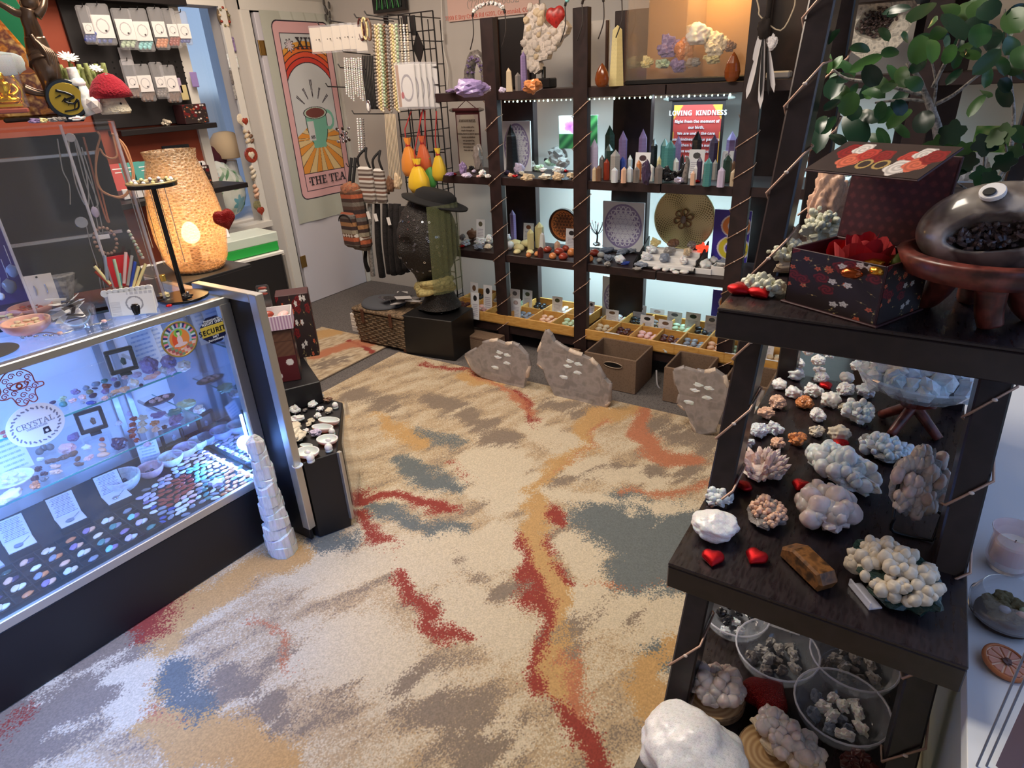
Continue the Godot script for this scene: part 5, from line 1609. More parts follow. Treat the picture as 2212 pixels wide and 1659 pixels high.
	# shelf with cards under the pegboard
	var sh:=thing("wall_shelf","dark wall shelf under the pegboard holding the card rack","shelf",V3(-3.9,1.02,-2.2))
	plank(sh,"board",-4.04,-3.72,1.0,1.03,-2.66,-1.7,mats["ledge black"])
	var rk:=onx(335,412,-3.85)
	var rack:=thing("card_rack","white stepped rack of teal and ochre cards under the pegboard","rack",V3(-3.88,1.032,rk.z))
	rack.basis=facing(V3(1,0,0.3))
	part("rack_base",bx(V3(0.34,0.055,0.16),0.003),M_paper(),rack,V3(0,0.029,0))
	for q in [[-0.08,0.0,rgb(66,160,150)],[-0.02,0.02,rgb(58,148,140)],[0.07,0.0,rgb(206,156,70)],[0.1,-0.03,rgb(196,142,54)],[-0.15,0.0,rgb(190,60,52)],[0.15,-0.02,rgb(206,180,140)]]:
		var cd:=part("tilted_card",bx(V3(0.11,0.15,0.003),0.001),mat("card %s" % q[2],q[2],0.6),rack,V3(q[0],0.12,q[1]*1.5+0.03),rot(-0.35,0,0))
		for i in 2:part("print_line",bx(V3(0.05-0.015*i,0.006,0.001),0.0002),M_paper(),cd,V3(0,0.045-0.02*i,0.002))
	var po:=onx(388,352,-3.88)
	var pc:=thing("foil_pouch","silver and black zip pouch beside the card rack","pouch",V3(-3.88,po.y,po.z))
	pc.basis=facing(V3(1,0,0.3))
	part("pouch",bx(V3(0.15,0.17,0.03),0.012),mat("silver film",rgb(150,146,150),0.18,0.85),pc)
	part("zip_band",bx(V3(0.155,0.035,0.012),0.003),mats["gloss black"],pc,V3(0,0.085,0))
	part("logo_wing",slab([V2(-0.05,0.01),V2(0,-0.015),V2(0.05,0.01),V2(0.02,-0.035),V2(-0.02,-0.035)],0.002),mats["gloss black"],pc,V3(0,0,0.016))
	var f2:=onx(425,400,-3.9)
	var b2:=thing("floral_box","dark floral box with a lace doily by the pass-through, below the foil pouch","box",V3(-3.92,1.032,f2.z))
	part("box",bx(V3(0.13,0.12,0.17),0.003),mats["dark floral card"],b2,V3(0,0.061,0))
	part("print",sheet(0.166,0.116),floral(),b2,V3(0.066,0.061,0),yaw(PI/2))
	for i in 7:part("doily_scallop",disc(0.018,0.002,12,0.0005),M_paper(),b2,V3(0.03,0.13,-0.07+i*0.023),rot(0,0,-PI/2))
	# wall ornaments between pass-through and door
	var wr:=thing("small_wreath","small round twig wreath hanging on the narrow grey wall","wreath",onx(483,37,-4.03))
	var ring:=[]
	for i in 17:ring.append(V3(0.0,cos(i*TAU/16)*0.052,sin(i*TAU/16)*0.034))
	part("ring",tube(ring,0.012,7),mat("dry twig",rgb(110,92,70),0.9),wr)
	for i in 9:part("berry",rock("pebble",i % 6,1),pm(["re","ol","ta"][i % 3]),wr,V3(0.012,cos(i*0.7)*0.052,sin(i*0.7)*0.034),SC(O3*0.018))
	part("cord",tube([V3(0,0.05,0),V3(0,0.16,0.01)],0.003,5),mats["dry twig"],wr)
	for q in [[497,96,"violet grey square stone tile, top of the four on the narrow wall","am"],[503,132,"white pointed stone tile, second of the four on the narrow wall","wq"],[508,167,"dark grey square stone tile, third of the four on the narrow wall","sm"],[515,200,"plain grey square stone tile, lowest of the four on the narrow wall","gr"]]:
		single("stone_tile",bx(V3(0.016,0.088,0.075),0.006),pm(q[3]),q[2],"wall tile",onx(q[0],q[1],-4.032),rot(0,0,0))
	var hg:=thing("heart_garland","hanging garland of red and cream hearts and twisted sticks on the narrow wall","garland",onx(527,245,-4.03))
	var O:=func(px,py):return onx(px,py,-4.028)-hg.position
	part("cord",tube([O.call(521,232),O.call(526,255),O.call(560,440)],0.002,4),mats["dry twig"],hg)
	for q in [[526,260,0.1,"cr"],[528,262,0.05,"re"],[559,445,0.09,"ol"],[562,455,0.06,"re"]]:part("heart",heart(q[2],0.02),pm(q[3]),hg,O.call(q[0],q[1])+V3(0.008 if q[3]=="re" else 0.0,0,0),yaw(PI/2))
	part("round_heart_plate",disc(0.05,0.012,24),pm("re"),hg,O.call(541,335),rot(0,0,-PI/2) )
	part("plate_heart",heart(0.05,0.012),pm("cr"),hg,O.call(541,335)+V3(0.012,0,0),yaw(PI/2))
	for q in [[530,282,538,312,"ta"],[537,284,545,312,"br"],[544,360,549,388,"cr"],[551,400,556,428,"pe"]]:
		var tw:=[]
		for i in 13:tw.append(O.call(lerpf(q[0],q[2],i/12.0),lerpf(q[1],q[3],i/12.0))+V3(0.008*cos(i*1.4),0,0.012*sin(i*1.4)))
		part("twisted_stick",tube(tw,0.013,7),pm(q[4]),hg)
	# pass-through: cushion, jars, curtain
	var cu:=onx(494,400,-4.12)
	var flower:=printed("cushion",96,96,func(x,y):
		var c:=rgb(226,230,222)
		for q in [[0.25,0.3,0.2,rgb(110,170,190)],[0.75,0.7,0.16,rgb(206,96,80)],[0.7,0.2,0.12,rgb(90,150,170)]]:
			var d:=V2(x-q[0],y-q[1])
			if d.length()<q[2]*(0.8+0.2*sin(atan2(d.y,d.x)*7.0)):c=q[3]
		if absf(sin(x*7.0+y*3.0)*0.3+0.5-y)<0.07:c=rgb(70,130,84)
		if absf(x+y*0.6-0.8)<0.06:c=rgb(90,146,90)
		return c,0.9)
	flower.uv1_triplanar=true
	flower.uv1_scale=O3*3.0
	single("floral_cushion",rock("pebble",2,3,V3(0.2,0.4,0.42)),flower,"white cushion with blue and red flowers leaning in the pass-through","cushion",V3(-4.26,0.93,cu.z-0.02))
	single("red_cushion",rock("pebble",4,3,V3(0.25,0.22,0.3)),mat("maroon cloth",rgb(76,26,38),0.9),"dark maroon cushion behind the floral one in the pass-through","cushion",V3(-4.5,1.12,cu.z-0.12))
	var bn:=thing("bench","pale bench holding the cushions beyond the pass-through","bench",V3(-4.42,0,-2.8))
	part("bench_box",bx(V3(0.5,0.72,1.2),0.01),M_white(),bn,V3(0,0.36,0))
	var shade:=thing("paper_lampshade","cream round lampshade glowing beyond the pass-through","lampshade",onx(488,312,-4.45))
	part("shade",lathe([V2(0.06,-0.1),V2(0.11,-0.09),V2(0.12,0.02),V2(0.07,0.08),V2(0.03,0.09)],20),mat("cream shade",rgb(250,226,186),0.8,0.0,{"backlight_enabled":true,"backlight":Color(0.9,0.75,0.55)}),shade)
	part("shade_foot",disc(0.05,0.27,16),M_white(),shade,V3(0,-0.38,0))
	var sheer:=thing("sheer_curtain","sheer white curtain before the bright window beyond the pass-through","curtain",V3(-4.9,0.6,-2.9))
	var cg:=Geo.new()
	for i in 60:
		var a:=V3(0.03*sin(i*0.9),0,-0.9+i*0.03)
		var b:=V3(0.03*sin((i+1)*0.9),0,-0.9+(i+1)*0.03)
		cg.quad(b,a,a+V3(0,1.75,0),b+V3(0,1.75,0))
	part("cloth",done(cg,false),mat("sheer cloth",Color(1,1,1,0.55),0.9,0.0,{"transparency":BaseMaterial3D.TRANSPARENCY_ALPHA,"backlight_enabled":true,"backlight":Color(0.9,0.9,0.9)}),sheer)
	var jr:=onx(478,440,-3.93)
	var jar:=thing("glass_jar","glass jar with wrapped sweets on the pass-through ledge","jar",V3(-4.0,0.712,jr.z+0.02))
	part("glass",lathe([V2(0.0001,0),V2(0.05,0),V2(0.055,0.14),V2(0.04,0.18),V2(0.04,0.2),V2(0.0001,0.2)],20),M_acryl(),jar)
	for i in 8:part("sweet",rock("pebble",i % 6,1),pm(["br","cr","or"][i % 3]),jar,V3(0.022*cos(i*2.0),0.025+i*0.012,0.022*sin(i*2.0)),SC(V3(0.03,0.02,0.024)))
	# door tapestry
	tapestry()

func tapestry()->void:
	var W:=0.62
	var H:=1.42
	var t:=thing("wall_tapestry","pale cloth tapestry printed with a pink bordered teacup card reading THE TEA on the door","tapestry",V3(-4.018,1.335,-3.55))
	t.basis=facing(Vector3.RIGHT)
	# print coordinates in metres: a to the far side, b upward from the cloth centre
	var pic:=printed("tapestry",248,568,func(u,v):
		var a:float=(u-0.5)*W
		var b:float=(0.5-v)*H
		var cloth:=rgb(206,208,198)
		var z:=a-0.03
		var card:=V2(maxf(absf(z)-0.21,0.0),maxf(absf(b-0.055)-0.55,0.0)).length()-0.045
		if card>0.007:return cloth if fmod(a*9.0+b*2.0,1.0)>0.12 else rgb(190,192,180)
		var line:=rgb(40,32,44)
		if card>-0.001:return line
		var pink:=rgb(226,176,178)
		var inner:=V2(maxf(absf(z)-0.2,0.0),maxf(absf(b-0.055)-0.53,0.0)).length()
		if absf(z)>0.2 or b>0.575 or b<-0.485:return line if absf(absf(z)-0.2)<0.004 and b<0.58 and b>-0.49 or absf(b-0.575)<0.004 and absf(z)<0.2 or absf(b+0.485)<0.004 and absf(z)<0.2 else pink
		if b<-0.36:return line if b>-0.365 else pink
		var c:=rgb(206,208,210)
		# sun rays on the ground
		var o:=V2(z,b+0.12)
		if b<0.0-0.12*absf(z)/0.2+0.02 and b>-0.36:
			var an:=atan2(o.y,o.x)
			c=rgb(226,150,62) if fmod(an*4.2+40.0,2.0)<1.0 else rgb(222,194,140)
			if fmod(an*4.2+40.0,1.0)<0.05:c=line
		# rainbow
		var r:=V2(z,(b-0.16)*1.0).length()
		if b>0.22 and r>0.25-0.02 and r<0.37:
			var k:=(r-0.23)/0.035
			c=[rgb(206,64,52),rgb(222,84,54),rgb(226,118,50),rgb(226,160,66)][clampi(int(k),0,3)]
			if fmod(k,1.0)<0.16:c=line
		# cup
		var cup:=V2(z/0.105,(b+0.02)/0.15)
		var in_cup:=cup.y<0.5 and cup.y>-1.0 and absf(cup.x)<sqrt(maxf(0.0,1.0-pow(maxf(-cup.y,0.0),2.0)*0.75))
		if in_cup:c=rgb(122,186,164) if absf(cup.x)<sqrt(maxf(0.0,1.0-pow(maxf(-cup.y,0.0),2.0)*0.75))-0.05 else line
		var hd:=absf(V2((z-0.12)/0.045,(b+0.0)/0.06).length()-1.0)
		if z>0.09 and hd<0.2:c=rgb(122,186,164)
		if absf(z)<0.065 and b<-0.155 and b>-0.19:c=rgb(122,186,164)
		var rim:=V2(z/0.108,(b-0.055)/0.04).length()
		if rim<1.08:c=line
		if rim<1.0:c=rgb(186,206,190)
		if rim<0.86:c=rgb(120,66,60)
		# tea label
		if absf(z+0.065)<0.03 and b<0.0 and b>-0.135:c=rgb(214,212,214)
		# radiating strokes
		for i in 5:
			var an2:=PI/2+(i-2)*0.42
			var d:=V2(z,b-0.04)
			var al:=d.dot(Vector2.from_angle(an2))
			var ac:=absf(d.dot(Vector2.from_angle(an2+PI/2)))
			if al>0.12 and al<(0.24 if i==2 else 0.2) and ac<0.003+0.007*(al-0.12)/0.1 and ac>0.003*(al-0.12)/0.1:c=line
		# star
		var s:=V2(z+0.13,b-0.5)
		var sr:=0.02+0.026*absf(cos(atan2(s.y,s.x)*4.5))
		if s.length()<sr:c=line
		if s.length()<sr-0.007:c=rgb(216,200,206)
		return c,0.85)
	var g:=Geo.new()
	var n:=16
	for j in 26:
		for i in n+1:
			var u:=float(i)/n
			var v:=j/25.0
			g.v.append(V3((u-0.5)*W,(0.5-v)*H,0.004+0.004*sin(u*14.0+v*3.0)*(0.4+v)))
			g.uv.append(V2(u,v))
	for j in 25:
		for i in n:
			var k:=j*(n+1)+i
			g.idx.append_array([k,k+n+1,k+n+2,k,k+n+2,k+1])
	part("cloth",done(g,true),pic,t)
	var ink:Material=mats["dark ink"]
	part("lettering",letters("THE TEA",0.06,0.001,true),ink,t,V3(0.04,-0.42,0.011))
	part("numeral",letters("XIII",0.075,0.001,true),ink,t,V3(0.05,0.515,0.011))
	part("lettering",letters("SIS",0.02,0.001),ink,t,V3(-0.034,-0.11,0.011))
	for x in [-0.14,0.2]:part("dot",disc(0.007,0.001,12,0.0002),ink,t,V3(x,-0.42,0.01),rot(PI/2,0,0))

# ---------------------------------------------------------------- wire rack beside the door
const RZ:=-3.2

func hang(px:float,py:float,off:=0.0)->Vector3:
	return onz(px,py,RZ+off)

func build_rack()->void:
	var wire:Material=mats["black wire"]
	var g:=thing("grid_rack","black wire grid display rack hung with beads, cords and bags","display rack",V3(-2.68,0,RZ))
	for x in 5:part("upright_wire",bx(V3(0.007,1.86,0.007),0.001),wire,g,V3(-0.17+x*0.084,0.98,0))
	for y in 21:part("cross_wire",bx(V3(0.345,0.006,0.006),0.001),wire,g,V3(0,0.06+y*0.0925,0.006))
	for y in 15:part("side_wire",bx(V3(0.006,0.006,0.5),0.001),wire,g,V3(-0.17,0.1+y*0.13,-0.25))
	for z in 4:part("side_upright",bx(V3(0.006,1.86,0.006),0.001),wire,g,V3(-0.17,0.98,-0.12-z*0.125))
	for q in [[690,55,760,60],[715,45,790,58],[770,38,850,46],[792,32,860,42],[742,112,800,118],[735,146,790,150],[708,187,760,189],[765,246,840,246],[855,138,915,140],[752,360,800,362]]:
		var a:=hang(q[0],q[1],0.05)
		var b:=hang(q[2],q[3],0.02)
		part("hook",tube([a+V3(-0.015,0.02,0),a,b],0.004,6),wire,g,-g.position)
	for q in [[835,55,20],[876,55,30],[893,55,30]]:part("bracket",bx(V3(0.03,0.1,0.012),0.002),wire,g,hang(q[0],q[1],0.02)-g.position)
	var dm:=part("diamond_plate",slab([V2(0,0.085),V2(0.04,0),V2(0,-0.085),V2(-0.04,0)],0.006),wire,g,hang(904,104,0.015)-g.position)
	# clear earring cards
	var clear:Material=mats["clear bag plastic"]
	var cream:=mat("cream earring card",rgb(216,206,192),0.6)
	var n:=0
	for q in [[688,86,34],[712,84,34],[733,82,28],[750,80,26],[766,80,24],[780,84,24]]:
		var b:=thing("earring_card","cream earring card in clear wrap on the upper hooks, "+["outermost","second from the hook tips","third from the hook tips","fourth from the hook tips","fifth from the hook tips","next to the bangles"][n],"card",hang(q[0],q[1],0.06))
		var k:=per(b.position)
		part("card",bx(V3(q[2]*k,46*k,0.003),0.0006),cream,b,Z3,yaw(0.5))
		part("wrap",bx(V3(q[2]*k*1.08,54*k,0.01),0.003),clear,b,Z3,yaw(0.5))
		for x in [-1,1]:part("ear_stud",rock("egg",0,1),wire,b,V3(x*0.012,0.0,0.006),SC(O3*0.008))
		n+=1
	for q in [[780,64,"ta","dark brown bangle on the top hook"],[788,62,"ye","pale yellow bangle on the top hook"],[796,64,"br","brown bangle nearest the bead strands"]]:
		var b:=hang(q[0],q[1],0.06)
		var pts:=[]
		for i in 21:pts.append(V3(cos(i*TAU/20)*0.02,sin(i*TAU/20)*0.055,0))
		single("bangle",tube(pts,0.006,8),pm("dk" if q[0]==780 else q[2]),q[3],"bangle",b)
	# bead strands: each strand one thing with many beads
	var q2:=RandomNumberGenerator.new()
	q2.seed=3
	var cols:=["sm","ta","ye","cr","gn","ol","br","gr"]
	for i in 13:
		strand(805+i*4.2,50+(i % 3)*2,232+(i % 4)*4,cols[i % 8],"%s chip bead strand in the long bunch on the rack" % PAL[cols[i % 8]][0],0.012,0.07-0.006*(i % 4),"chip bead strands on the rack")
	for i in 4:strand(858+i*7,52,140,"cr" if i % 2 else "wq","short %s bead strand at the rack top" % ["white","cream"][i % 2],0.009,0.05,"short pale strands")
	for i in 9:strand(744+i*5,124+i % 3,205+(i % 4)*5,"wq","fine clear white bead strand on the middle hooks",0.007,0.06-0.008*(i % 3),"fine white strands")
	for i in 12:
		var a:=hang(783+i*3.6,120,0.05)
		single("cord_necklace",tube(curve([a,hang(786+i*3.4,170,0.06-0.01*(i % 3)),hang(795+i*3.0,236,0.05)]),0.0045,5),mat("black cord",rgb(26,24,26),0.8),"black necklace cord in the dark bunch beside the chip beads","necklace",Z3,Basis.IDENTITY,"black cords on the rack")
	for i in 8:
		single("tassel_necklace",tube(curve([hang(832+i*3.0,246,0.05),hang(836+i*3.2,310,0.055),hang(842+i*3.4,385,0.05)]),0.004,5),mat("beige cord",rgb(206,190,164),0.85),"beige cord in the straight bunch above the tassels","cord",Z3,Basis.IDENTITY,"beige cords on the rack")
	for q in [[845,398,"br","brown"],[860,392,"ta","tan"],[834,404,"br","dark"]]:single("woven_tassel",rock("grape",int(q[0]) % 5,3),pm(q[2]),"%s woven tassel pouch below the beige cords" % q[3],"pouch",hang(q[0],q[1],0.05),SC(V3(0.07,0.11,0.05)))
	var td:=thing("drop_pendant","silver rimmed white drop pendant hanging beside the black cords","pendant",hang(796,230,0.09))
	part("rim",rock("pebble",1,2),M_steel(),td,Z3,SC(V3(0.04,0.075,0.012)))
	part("stone",rock("pebble",1,2),M_paper(),td,V3(0,-0.004,0.004),SC(V3(0.024,0.05,0.012)))
	var kc:=thing("charm_bunch","bunch of small silver charms hanging in front of the teacup","charms",hang(742,292,0.06))
	for i in 18:part("charm",rock("pebble",i % 6,1),M_steel() if i % 3 else mats["dark bronze"],kc,V3(0.045*sin(i*2.4),0.04*cos(i*1.7),0.012*sin(i)),SC(V3(0.026,0.02,0.01)))
	for i in 3:strand(772+i*6,255,330,["wq","ic","sm"][i],"short %s charm strand below the drop pendant" % PAL[["wq","ic","sm"][i]][0],0.009,0.06)
	# packs of printed cards
	var pk:=printed("pack",64,80,func(x,y):
		if x<0.16:return rgb(170,130,104)
		if V2(x-0.26,y-0.72).length()<0.08:return rgb(170,30,50)
		var d:=V2(x-0.55,y-0.55).length()
		if absf(d-0.3)<0.03:return rgb(150,146,156)
		return rgb(222,220,220))
	for i in 5:
		var b:=thing("bracelet_pack","white bracelet pack in clear wrap on the rack, "+["front one with the red heart","second behind the front","third in the row","fourth in the row","last in the row"][i],"pack",hang(878+i*12,186,0.09-i*0.018))
		var k:=per(b.position)
		part("card",bx(V3(44*k,84*k,0.003),0.0006),M_paper(),b,Z3,yaw(0.35))
		part("print",sheet(42*k,82*k),pk,b,yaw(0.35)*V3(0,0,0.0022),yaw(0.35))
		part("wrap",bx(V3(48*k,92*k,0.012),0.003),clear,b,Z3,yaw(0.35))
	# drawstring pouches
	for q in [[884,340,44,80,rgb(214,132,48),"orange patterned silk pouch hanging highest on its red cord"],[914,334,36,76,rgb(196,92,50),"red orange silk pouch between the orange and yellow ones"],[904,380,54,72,rgb(226,184,40),"big bright yellow silk pouch hanging lowest"],[926,375,34,64,rgb(70,140,60),"green silk pouch tucked behind the yellow one"],[948,356,36,68,rgb(208,172,44),"small golden yellow pouch nearest the bookcase"]]:
		var off:=0.14 if q[2]>50 else (0.1 if q[2]>40 else 0.06)
		var b:=thing("silk_pouch",q[5],"pouch",hang(q[0],q[1],off))
		var k:=per(b.position)
		var m:=mat("silk %s" % q[4],q[4],0.45,0.0,{"rim_enabled":true,"rim":0.5})
		var r:float=q[2]*k/2
		var h:float=q[3]*k
		var lg:=lathe_geo([V2(0.0001,-h*0.5),V2(r*0.7,-h*0.48),V2(r,-h*0.32),V2(r*0.92,-h*0.08),V2(r*0.5,h*0.2),V2(r*0.22,h*0.3),V2(r*0.42,h*0.5),V2(r*0.1,h*0.46)],30)
		for i in lg.v.size():
			var a:=atan2(lg.v[i].z,lg.v[i].x)
			var f:=1.0+0.1*sin(a*9.0)*clampf((lg.v[i].y/h+0.4),0.0,1.0)+0.05*sin(a*3.0+q[0])
			lg.v[i]=V3(lg.v[i].x*f,lg.v[i].y,lg.v[i].z*f*0.7)
		part("bag",done(lg,true),m,b)
		part("cord",tube([V3(0,h*0.28,r*0.2),V3(-0.01,h*0.7,0),V3(-0.005,(q[1]-250)*k,-off+0.03)],0.004,5),mat("red cord",rgb(160,36,36),0.8),b)
		part("tie",lathe([V2(r*0.2,0),V2(r*0.27,0),V2(r*0.27,0.012),V2(r*0.2,0.012),V2(r*0.2,0)],16),mats["red cord"],b,V3(0,h*0.27,0),SC(V3(1,1,0.75)))
	# striped backpack
	var bpk:=thing("striped_backpack","small woven backpack striped in rust, brown and cream on the rack","backpack",hang(770,472,0.12))
	bpk.basis=yaw(-0.25)*rot(0,0,0.06)
	var woven:=printed("woven",64,128,func(x,y):
		var r:=int(y*17.0)
		var c:Color=[rgb(150,140,120),rgb(96,66,50),rgb(176,92,60),rgb(70,50,44),rgb(112,104,96),rgb(84,62,52),rgb(54,40,40),rgb(150,84,60),rgb(104,98,94),rgb(64,46,42),rgb(160,116,76),rgb(60,44,42)][r % 12]
		if r==13 and absf(fmod(x*6.0,1.0)-0.5)+absf(fmod(y*17.0,1.0)-0.5)<0.5:c=rgb(214,206,196)
		if fmod(x*26.0+y*40.0,1.0)<0.2:c=c.darkened(0.2)
		return c,0.95)
	var k:=per(bpk.position)
	var bw:=66*k
	var bh:=136*k
	var body:=box_geo(V3(bw,bh,0.1),0.035)
	for p in body.v:body.uv.append(V2(0.5+p.x/bw+p.z,0.5-p.y/bh))
	part("body",done(body),woven,bpk)
	var pocket:=box_geo(V3(bw*0.86,bh*0.55,0.05),0.02)
	for p in pocket.v:pocket.uv.append(V2(0.5+p.x/bw,0.72-p.y/bh))
	part("pocket",done(pocket),woven,bpk,V3(-0.005,-bh*0.16,0.06))
	var zip:=[]
	for i in 13:zip.append(V3(-0.005+cos(PI*i/12)*bw*0.4,-bh*0.02+sin(PI*i/12)*bh*0.11,0.086))
	part("zip",tube(zip,0.004,6),mats["black cord"],bpk)
	var flap:=rock("pebble",2,3,V3(bw*0.9,bh*0.26,0.11))
	part("flap",flap,stone("woven flap",[rgb(140,120,96),rgb(170,96,64),rgb(90,76,66)],0.95,18.0,{},true),bpk,V3(0.0,bh*0.44,0.0))
	for x in [-0.02,0.03]:part("strap",tube([V3(x,bh*0.5,0),V3(x+0.01,bh*0.9,-0.05)],0.012,6),mats["black cord"],bpk)
	# striped shoulder bags and long straps
	var stripe:=printed("greystripe",16,96,func(_x,y):return [rgb(206,202,196),rgb(110,96,88),rgb(168,160,152),rgb(84,70,66),rgb(196,190,182),rgb(120,84,70)][int(y*17.0) % 6],0.95)
	for q in [[793,400,40,76,"grey, white and brown striped shoulder bag nearest the backpack"],[822,402,30,72,"striped shoulder bag of paler cloth beside the first"]]:
		var b:=thing("striped_bag",q[4],"bag",hang(q[0],q[1],0.1 if q[0]<800 else 0.07))
		var kk:=per(b.position)
		var bg:=box_geo(V3(q[2]*kk,q[3]*kk,0.04),0.014)
		for p in bg.v:bg.uv.append(V2(0.5+p.x,0.5-p.y/(q[3]*kk)))
		part("bag",done(bg),stripe,b)
		for x in [-1,1]:part("strap",tube(curve([V3(x*q[2]*kk*0.4,q[3]*kk*0.45,0),V3(x*q[2]*kk*0.3,q[3]*kk*0.75,0.01),V3(0,q[3]*kk*0.98,-0.04)]),0.008,5),mats["black cord"],b)
	for q in [[799,440,806,596,5,"long grey and white woven strap hanging to the basket","greystripe"],[815,440,826,598,6,"",""],[832,440,842,590,6,"",""],[846,440,852,592,7,"",""],[858,440,866,590,8,"",""],[870,445,880,585,8,"",""],[882,460,890,570,6,"",""],[790,540,796,585,4,"",""]]:
		var a:=hang(q[0],q[1],0.06)
		var b:=hang(q[2],q[3],0.07)
		var kk:=per(a)
		var mm:Material=stone("woven black",[rgb(20,18,20),rgb(38,34,36)],0.95,20.0) if q[6]=="" else stone("woven pale",[rgb(196,190,184),rgb(80,72,70)],0.95,30.0)
		single("woven_bag" if q[6]=="" else "woven_strap",tube(curve([a,a.lerp(b,0.5)+V3(0.012,0,0.03),b]),q[4]*kk,8,q[4]*kk*(1.3 if q[6]=="" else 1.0)),mm,q[5] if q[5] else "slim black woven bag hanging in the dark row behind the striped straps","bag" if q[6]=="" else "strap",Z3,Basis.IDENTITY,"black woven bags in the dark row" if q[6]=="" else "")
	for q in [[796,465],[812,470],[840,478]]:single("price_tag",bx(V3(0.028,0.05,0.002),0.0005),M_paper(),"small white price tag among the hanging bags, %s" % {796:"next to the backpack",812:"on the striped strap",840:"on the black bags"}[q[0]],"tag",hang(q[0],q[1],0.13),rot(0,0,0.2))
	mannequin()
	floor_goods()
	# wall things above
	var pic:=thing("dark_painting","dark painting of green blades on the wall above the rack","painting",onz(842,8,-3.87))
	var kp:=per(pic.position)
	part("canvas",bx(V3(94*kp,0.2,0.03),0.003),mats["gloss black"],pic,V3(0,0.05,0))
	for i in 14:part("leaf_blade",tube(curve([V3(-0.11+i*0.017,-0.03,0.017),V3(-0.1+i*0.016+0.012*sin(i*2.0),0.04,0.018),V3(-0.12+i*0.018+0.03*sin(i*2.0),0.12,0.017)]),0.006,5,0.001),pm("dg") if i % 3 else mat("bright leaf paint",rgb(70,150,80),0.5),pic)
	var sg:=thing("projected_text","pale pink stand-in panel for a phone number and street address projected as light","sign",onz(1062,20,-3.89))
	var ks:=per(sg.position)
	part("projection_patch",bx(V3(236*ks,0.2,0.004),0.001),mat("pink projection tint",rgb(226,190,178),0.6),sg,V3(0,0.055,0))  # pink panel and letters imitate text projected on the wall as light
	var ik:=mat("red projected letters",rgb(216,96,76),0.6)
	part("lettering",letters("(720) 903-0832",0.042,0.001,true,false),mat("grey projected letters",rgb(176,160,150),0.6),sg,V3(0.01,0.042,0.003))
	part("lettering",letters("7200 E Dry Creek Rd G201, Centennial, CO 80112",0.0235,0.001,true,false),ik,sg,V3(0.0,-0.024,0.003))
	chain("white_cable","thin white cable with an inline switch hanging down the wall by the rack",[onz(953,-10,-3.88),onz(955,40,-3.87),onz(957,100,-3.87),onz(968,150,-3.87),onz(966,198,-3.86)],0.005,M_white(),"",4,"cable")
	var sw:=onz(956,78,-3.865)
	single("cable_switch",bx(V3(0.018,0.06,0.014),0.004),M_white(),"white inline switch on the cable beside the wire rack","switch",sw)
	var or2:=thing("metal_leaf_ornament","small grey metal leaf bunch hanging at the top corner of the door","ornament",onx(706,18,-3.99))
	for i in 7:part("metal_leaf",rock("pebble",i % 6,1),mat("pewter",rgb(110,108,106),0.4,0.6),or2,V3(0.01*sin(i*2.0),0.04-0.02*i,0.02*cos(i*2.6)),SC(V3(0.012,0.05,0.026)))

func strand(px:float,y0:float,y1:float,k:String,label:String,r:float,off:float,group:="")->void:
	var a:=hang(px,y0,off)
	var b:=hang(px+(y1-y0)*0.06,y1,off)
	var g:=Geo.new()
	var base:=rock("pebble",int(px) % 6,1)
	var arr:=base.surface_get_arrays(0)
	var n:=int(a.distance_to(b)/(r*1.5))
	for i in n:
		var o:=Geo.new()
		o.v=arr[Mesh.ARRAY_VERTEX]
		var id:PackedInt32Array=arr[Mesh.ARRAY_INDEX]
		for j in range(0,id.size(),3):o.idx.append_array([id[j],id[j+2],id[j+1]])
		g.add(o,Transform3D(rot(i*1.3,i*2.1,i)*SC(V3(r*1.8,r*1.4,r*1.5)),a.lerp(b,(i+0.5)/n)))
	var m:=done(g,true)
	single("bead_strand",m,pm(k),label,"bead strand",Z3,Basis.IDENTITY,group)

